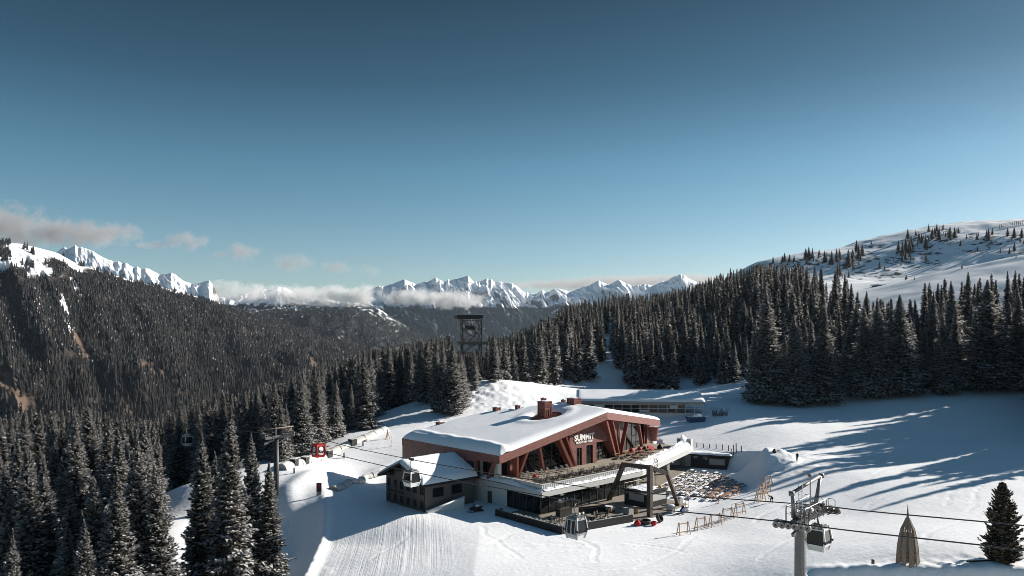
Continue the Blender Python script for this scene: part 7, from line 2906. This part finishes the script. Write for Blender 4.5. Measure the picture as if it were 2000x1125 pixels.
# ------------------------------------------------------------------ covered conveyors
def tunnel(name, pix, r, label, doors, seed):
    pts = [cast(*q) for q in pix]
    P_ = []
    L = 0
    for a_, b_ in zip(pts[:-1], pts[1:]):
        m_ = max(2, int((b_ - a_).length / 0.6))
        for i in range(m_):
            P_.append(a_.lerp(b_, i / m_))
    P_.append(pts[-1])
    for q in P_:
        q.z = ground(q.x, q.y) - 0.15
    e = empty(name, P_[0], 0, label, 'conveyor tunnel')
    o0 = P_[0].copy()
    n = 14
    V, fr_ = [], []
    for i, q in enumerate(P_):
        d = (P_[min(i + 1, len(P_) - 1)] - P_[max(i - 1, 0)])
        d.z = 0
        d.normalize()
        sd = Vector((d.y, -d.x, 0))
        fr_.append((q - o0, d, sd))
        for j in range(n):
            a_ = math.pi * j / (n - 1)
            rr_ = r * (1 + 0.03 * math.sin(i * 1.3 + j)) * (0.985 if i % 5 == 0 else 1.0)
            V.append(q - o0 + sd * math.cos(a_) * rr_ + Vector((0, 0, math.sin(a_) * rr_)))
    me = np_mesh('tunnel_cover', np.array([tuple(v) for v in V]), grid_quads(len(P_), n), smooth=True)
    me.materials.append(M['tarp'])
    o = bpy.data.objects.new('tunnel_cover', me)
    link(o, e)
    md = o.modifiers.new('thick', 'SOLIDIFY')
    md.thickness = 0.05
    mb = MB()
    for i in range(0, len(P_), 6):
        q, d, sd = fr_[i]
        mb.tube([q + sd * math.cos(t) * (r + 0.03) + Vector((0, 0, math.sin(t) * (r + 0.03))) for t in np.linspace(0, math.pi, 12)], 0.05, 5)
    mb.build('hoops', M['greysteel'], e)
    for f in doors:
        q, d, sd = fr_[int(f * (len(fr_) - 1))]
        mb = MB()
        z = Vector((0, 0, 1))
        a_ = q + sd * (r * 0.55)
        mb.beam(a_ - d * 0.8 + z * 0.75, a_ + d * 0.8 + z * 0.75, r * 1.0, 1.5)
        dd_ = mb.build('side_door', M['black'], e)
        mb = MB()
        mb.beam(a_ - d * 0.9 + z * 1.55, a_ + d * 0.9 + z * 1.55, r * 1.05, 0.08)
        mb.build('door_hood', M['tarp'], dd_)
    mb = MB()
    q, d, sd = fr_[0]
    k_ = 12
    vs = [q + d * 0.05 + sd * math.cos(t) * r * 0.93 + Vector((0, 0, math.sin(t) * r * 0.93)) for t in np.linspace(0, math.pi, k_)]
    mb.add(vs + [v + d * 0.06 for v in vs], [tuple(range(k_)), tuple(range(k_, 2 * k_))[::-1]])
    mb.build('end_wall', M['concrete'], e)
    return e


tunnel('conveyor_tunnel', [(548, 918), (600, 902), (660, 880), (720, 856), (752, 842)], 1.25, 'long pale covered conveyor tunnel with dark side doors along the forest edge', (0.12, 0.24, 0.46, 0.66), 1)
tunnel('conveyor_tunnel', [(650, 957), (676, 946), (712, 934), (745, 924)], 0.85, 'short low covered conveyor tunnel half buried in snow left of the old house', (), 2)
# marker posts on the track, yellow stand, board
for k_, (px, py, h) in enumerate([(574.5, 925, 1.0), (672, 895, 1.1), (709, 873, 1.1)]):
    p = cast(px, py)
    e = empty('marker_post', p, 0, f'dark padded marker post on the snowy track beside the long tunnel, {ORD[k_]} from the left', 'post', 'marker posts on the track')
    mb = MB()
    mb.tube([(0, 0, -0.1), (0, 0, h)], 0.16, 8)
    mb.build('pad', M['darksteel'], e, True)
    mb = MB()
    mb.tube([(0, 0, h), (0, 0, h + 0.25)], 0.06, 6)
    mb.build('tip', M['darkbrown'], e)
p = cast(757, 858)
e = empty('yellow_trestle', p, 0.4, 'yellow A-shaped stand with a round head at the upper end of the tunnel', 'stand')
hh = 19 / F * p.y
mb = MB()
for x in (-0.5, 0.5):
    mb.beam((x, -0.3, -0.1), (0, 0, hh * 0.8), 0.12, 0.12)
mb.beam((0, 0.6, -0.1), (0, 0, hh * 0.8), 0.12, 0.12)
mb.build('legs', M['yellow'], e)
mb = MB()
mb.lathe([(0.05, hh * 0.78), (0.24, hh * 0.86), (0.2, hh * 0.98), (0.05, hh)], (0, 0, 0), 12)
mb.build('head', M['pillow'], e, True)
p = cast(764, 874)
e = empty('striped_pole', p, 0, 'thin red and white striped pole on the track below the yellow stand', 'pole')
hh = 20 / F * p.y
for i in range(5):
    mb = MB()
    mb.tube([(0, 0, hh * i / 5), (0, 0, hh * (i + 1) / 5)], 0.06, 6)
    mb.build('band', M['whitepaint' if i % 2 else 'redpaint'], e)
p = cast(623, 968)
e = empty('info_board', p, math.radians(20), 'upright dark maroon board on the snow in front of the short tunnel', 'board')
hh = 24 / F * p.y
mb = MB()
mb.box(-0.45, 0.45, -0.08, 0.08, hh * 0.28, hh)
mb.build('panel', M['maroon'], e)
mb = MB()
mb.lathe([(0.22, -0.012), (0.22, 0.0)], (0, 0, 0), 14)
o = mb.build('emblem', M['redcloth'], e)
o.location = (0, -0.085, hh * 0.8)
o.rotation_euler = (math.radians(90), 0, 0)
mb = MB()
mb.box(-0.42, 0.42, -0.10, 0.10, -0.2, hh * 0.28)
mb.build('foot', M['greysteel'], e)
# swing frame at the edge of the wood
p = cast(1633, 792)
e = empty('swing_frame', p, math.radians(-6), 'pale wooden swing frame with splayed legs at the edge of the wood', 'swing')
kk_ = p.y / F
for x, xx in ((-17, -11), (-6, -10), (8, 11), (18, 12)):
    mb = MB()
    mb.beam((x * kk_, 0.7 if x in (-6, 8) else -0.7, -0.2), (xx * kk_, 0, 20 * kk_), 0.16, 0.16)
    mb.build('leg', M['wood'], e)
mb = MB()
mb.beam((-13 * kk_, 0, 20.3 * kk_), (14 * kk_, 0, 21.3 * kk_), 0.18, 0.18)
mb.build('crossbeam', M['wood'], e)
mb = MB()
mb.beam((-12 * kk_, 0, 21.2 * kk_), (13 * kk_, 0, 22.2 * kk_), 0.16, 0.1)
mb.build('beam_snow', M['snow'], e)
# lattice stand behind the lift building, hut and snow fence on the hill
p = cast(1312, 772)
e = empty('pipe_stand', p, 0, 'small pale pipe stand behind the right end of the lift building roof', 'stand')
mb = MB()
for x, xx in ((-1.0, 0), (0.3, 0.1), (1.9, 0.2)):
    mb.beam((x, 0, -0.5), (xx, 0, 2.2), 0.12, 0.12)
mb.build('pipes', M['pale'], e)
mb = MB()
mb.blob((0, 0, 0.3), (0.4, 0.4, 0.3), 1)
mb.build('foot_snow', M['snow'], e, True)
p = W(1722, 552, 500)
p.z = ground(p.x, p.y) - 1.5
e = empty('mountain_hut', p, 0.3, 'snow-roofed hut peeping over the treetops below the white hill', 'hut')
mb = MB()
mb.box(-5, 5, -3, 3, -6, 1.2)
mb.build('wall', M['darkbrown'], e)
mb = MB()
mb.prism([(-5.8, -3.8), (5.8, -3.8), (5.8, 3.8), (-5.8, 3.8)], 1.2, lambda x, y: 1.9 + 1.2 * (1 - abs(y) / 3.8))
mb.build('roof', M['snow'], e)
e = None
p0, p1 = cast(1952, 447), cast(2004, 438)
e = empty('snow_fence', p0, 0, 'lattice snow fence on the crest of the white hill at the right border', 'fence')
mb = MB()
q = Vector((p1.x - p0.x, p1.y - p0.y, 0))
L_ = q.length
for i in range(19):
    b_ = q * (i / 14)
    z_ = ground(p0.x + b_.x, p0.y + b_.y) - p0.z
    mb.beam((b_.x, b_.y, z_ - 0.5), (b_.x, b_.y, z_ + 4.2), 0.3, 0.3)
mb.build('posts', M['darksteel'], e)
mb = MB()
for h_ in (1.4, 2.7, 4.0):
    for i in range(18):
        b_, c_ = q * (i / 14), q * ((i + 1) / 14)
        mb.beam((b_.x, b_.y, ground(p0.x + b_.x, p0.y + b_.y) - p0.z + h_), (c_.x, c_.y, ground(p0.x + c_.x, p0.y + c_.y) - p0.z + h_), 0.18, 0.25)
mb.build('rails', M['greysteel'], e)
# ------------------------------------------------------------------ clouds and haze


def cloud_material(name, dens, nscale, col):
    m = bpy.data.materials.new(name)
    m.use_nodes = True
    t = m.node_tree
    t.nodes.clear()
    tc = t.nodes.new('ShaderNodeTexCoord')
    ln = t.nodes.new('ShaderNodeVectorMath')
    ln.operation = 'LENGTH'
    t.links.new(tc.outputs['Object'], ln.inputs[0])
    ge = t.nodes.new('ShaderNodeNewGeometry')
    nz = t.nodes.new('ShaderNodeTexNoise')
    nz.inputs['Scale'].default_value = nscale
    nz.inputs['Detail'].default_value = 7
    nz.inputs['Roughness'].default_value = 0.68
    t.links.new(ge.outputs['Position'], nz.inputs['Vector'])
    # density = clamp((1 - r) * 1.1 + (noise - 0.5) * 2.2)
    a = t.nodes.new('ShaderNodeMath')
    a.operation = 'MULTIPLY_ADD'
    a.inputs[1].default_value = 3.6
    a.inputs[2].default_value = -1.8 + 0.66
    t.links.new(nz.outputs[0], a.inputs[0])
    b = t.nodes.new('ShaderNodeMath')
    b.operation = 'SUBTRACT'
    t.links.new(a.outputs[0], b.inputs[0])
    sq = t.nodes.new('ShaderNodeMath')
    sq.operation = 'POWER'
    sq.inputs[1].default_value = 1.6
    t.links.new(ln.outputs['Value'], sq.inputs[0])
    t.links.new(sq.outputs[0], b.inputs[1])
    c = t.nodes.new('ShaderNodeMapRange')
    c.inputs[1].default_value = 0.0
    c.inputs[2].default_value = 0.75
    c.inputs[4].default_value = dens
    t.links.new(b.outputs[0], c.inputs[0])
    pv = t.nodes.new('ShaderNodeVolumePrincipled')
    pv.inputs['Color'].default_value = (*col, 1)
    pv.inputs['Anisotropy'].default_value = 0.15
    t.links.new(c.outputs[0], pv.inputs['Density'])
    mo = t.nodes.new('ShaderNodeOutputMaterial')
    t.links.new(pv.outputs[0], mo.inputs['Volume'])
    return m


M['highcloud'] = cloud_material('high_cloud', 0.0065, 0.0075, (0.52, 0.50, 0.495))
M['lowcloud'] = cloud_material('low_cloud', 0.018, 0.013, (0.97, 0.97, 0.97))


def cloud(puffs, m):
    for px, py, d, rx, ry in puffs:
        k = d / F
        bm = bmesh.new()
        bmesh.ops.create_icosphere(bm, subdivisions=3, radius=1.0)
        me = bpy.data.meshes.new('cloud')
        bm.to_mesh(me)
        bm.free()
        me.materials.append(M[m])
        o = bpy.data.objects.new('cloud', me)
        o.location = W(px, py, d)
        o.scale = (rx * k, max(60.0, rx * k * 0.5), ry * k)
        link(o)
        tag(o, kind='stuff')


CD = 7300
cloud([(0, 446, CD, 150, 58), (140, 458, CD, 140, 34), (220, 456, CD + 250, 66, 28), (365, 470, CD, 56, 26), (300, 478, CD, 46, 11), (472, 493, CD, 50, 24), (430, 497, CD, 30, 9), (568, 512, CD, 54, 26), (662, 522, CD, 46, 16), (722, 530, CD, 30, 18)], 'highcloud')
cloud([(455, 570, 3600, 80, 26), (560, 580, 4000, 130, 28), (655, 580, 4100, 100, 27), (712, 576, 4150, 52, 27)], 'lowcloud')
cloud([(800, 580, 4800, 80, 22), (880, 586, 4900, 90, 22)], 'lowcloud')
cloud([(1120, 557, 9000, 190, 12), (1290, 549, 9000, 240, 14)], 'highcloud')

mb = MB()
mb.box(-6500, 6500, -300, 6600, -420, 470)
hz = mb.build('haze', M['snow'])
hm = bpy.data.materials.new('haze')
hm.use_nodes = True
hm.node_tree.nodes.clear()
pv = hm.node_tree.nodes.new('ShaderNodeVolumePrincipled')
pv.inputs['Color'].default_value = (0.62, 0.76, 0.9, 1)
pv.inputs['Density'].default_value = 1.7e-5
pv.inputs['Anisotropy'].default_value = 0.2
mo = hm.node_tree.nodes.new('ShaderNodeOutputMaterial')
hm.node_tree.links.new(pv.outputs[0], mo.inputs['Volume'])
hz.data.materials.clear()
hz.data.materials.append(hm)
tag(hz, kind='stuff')
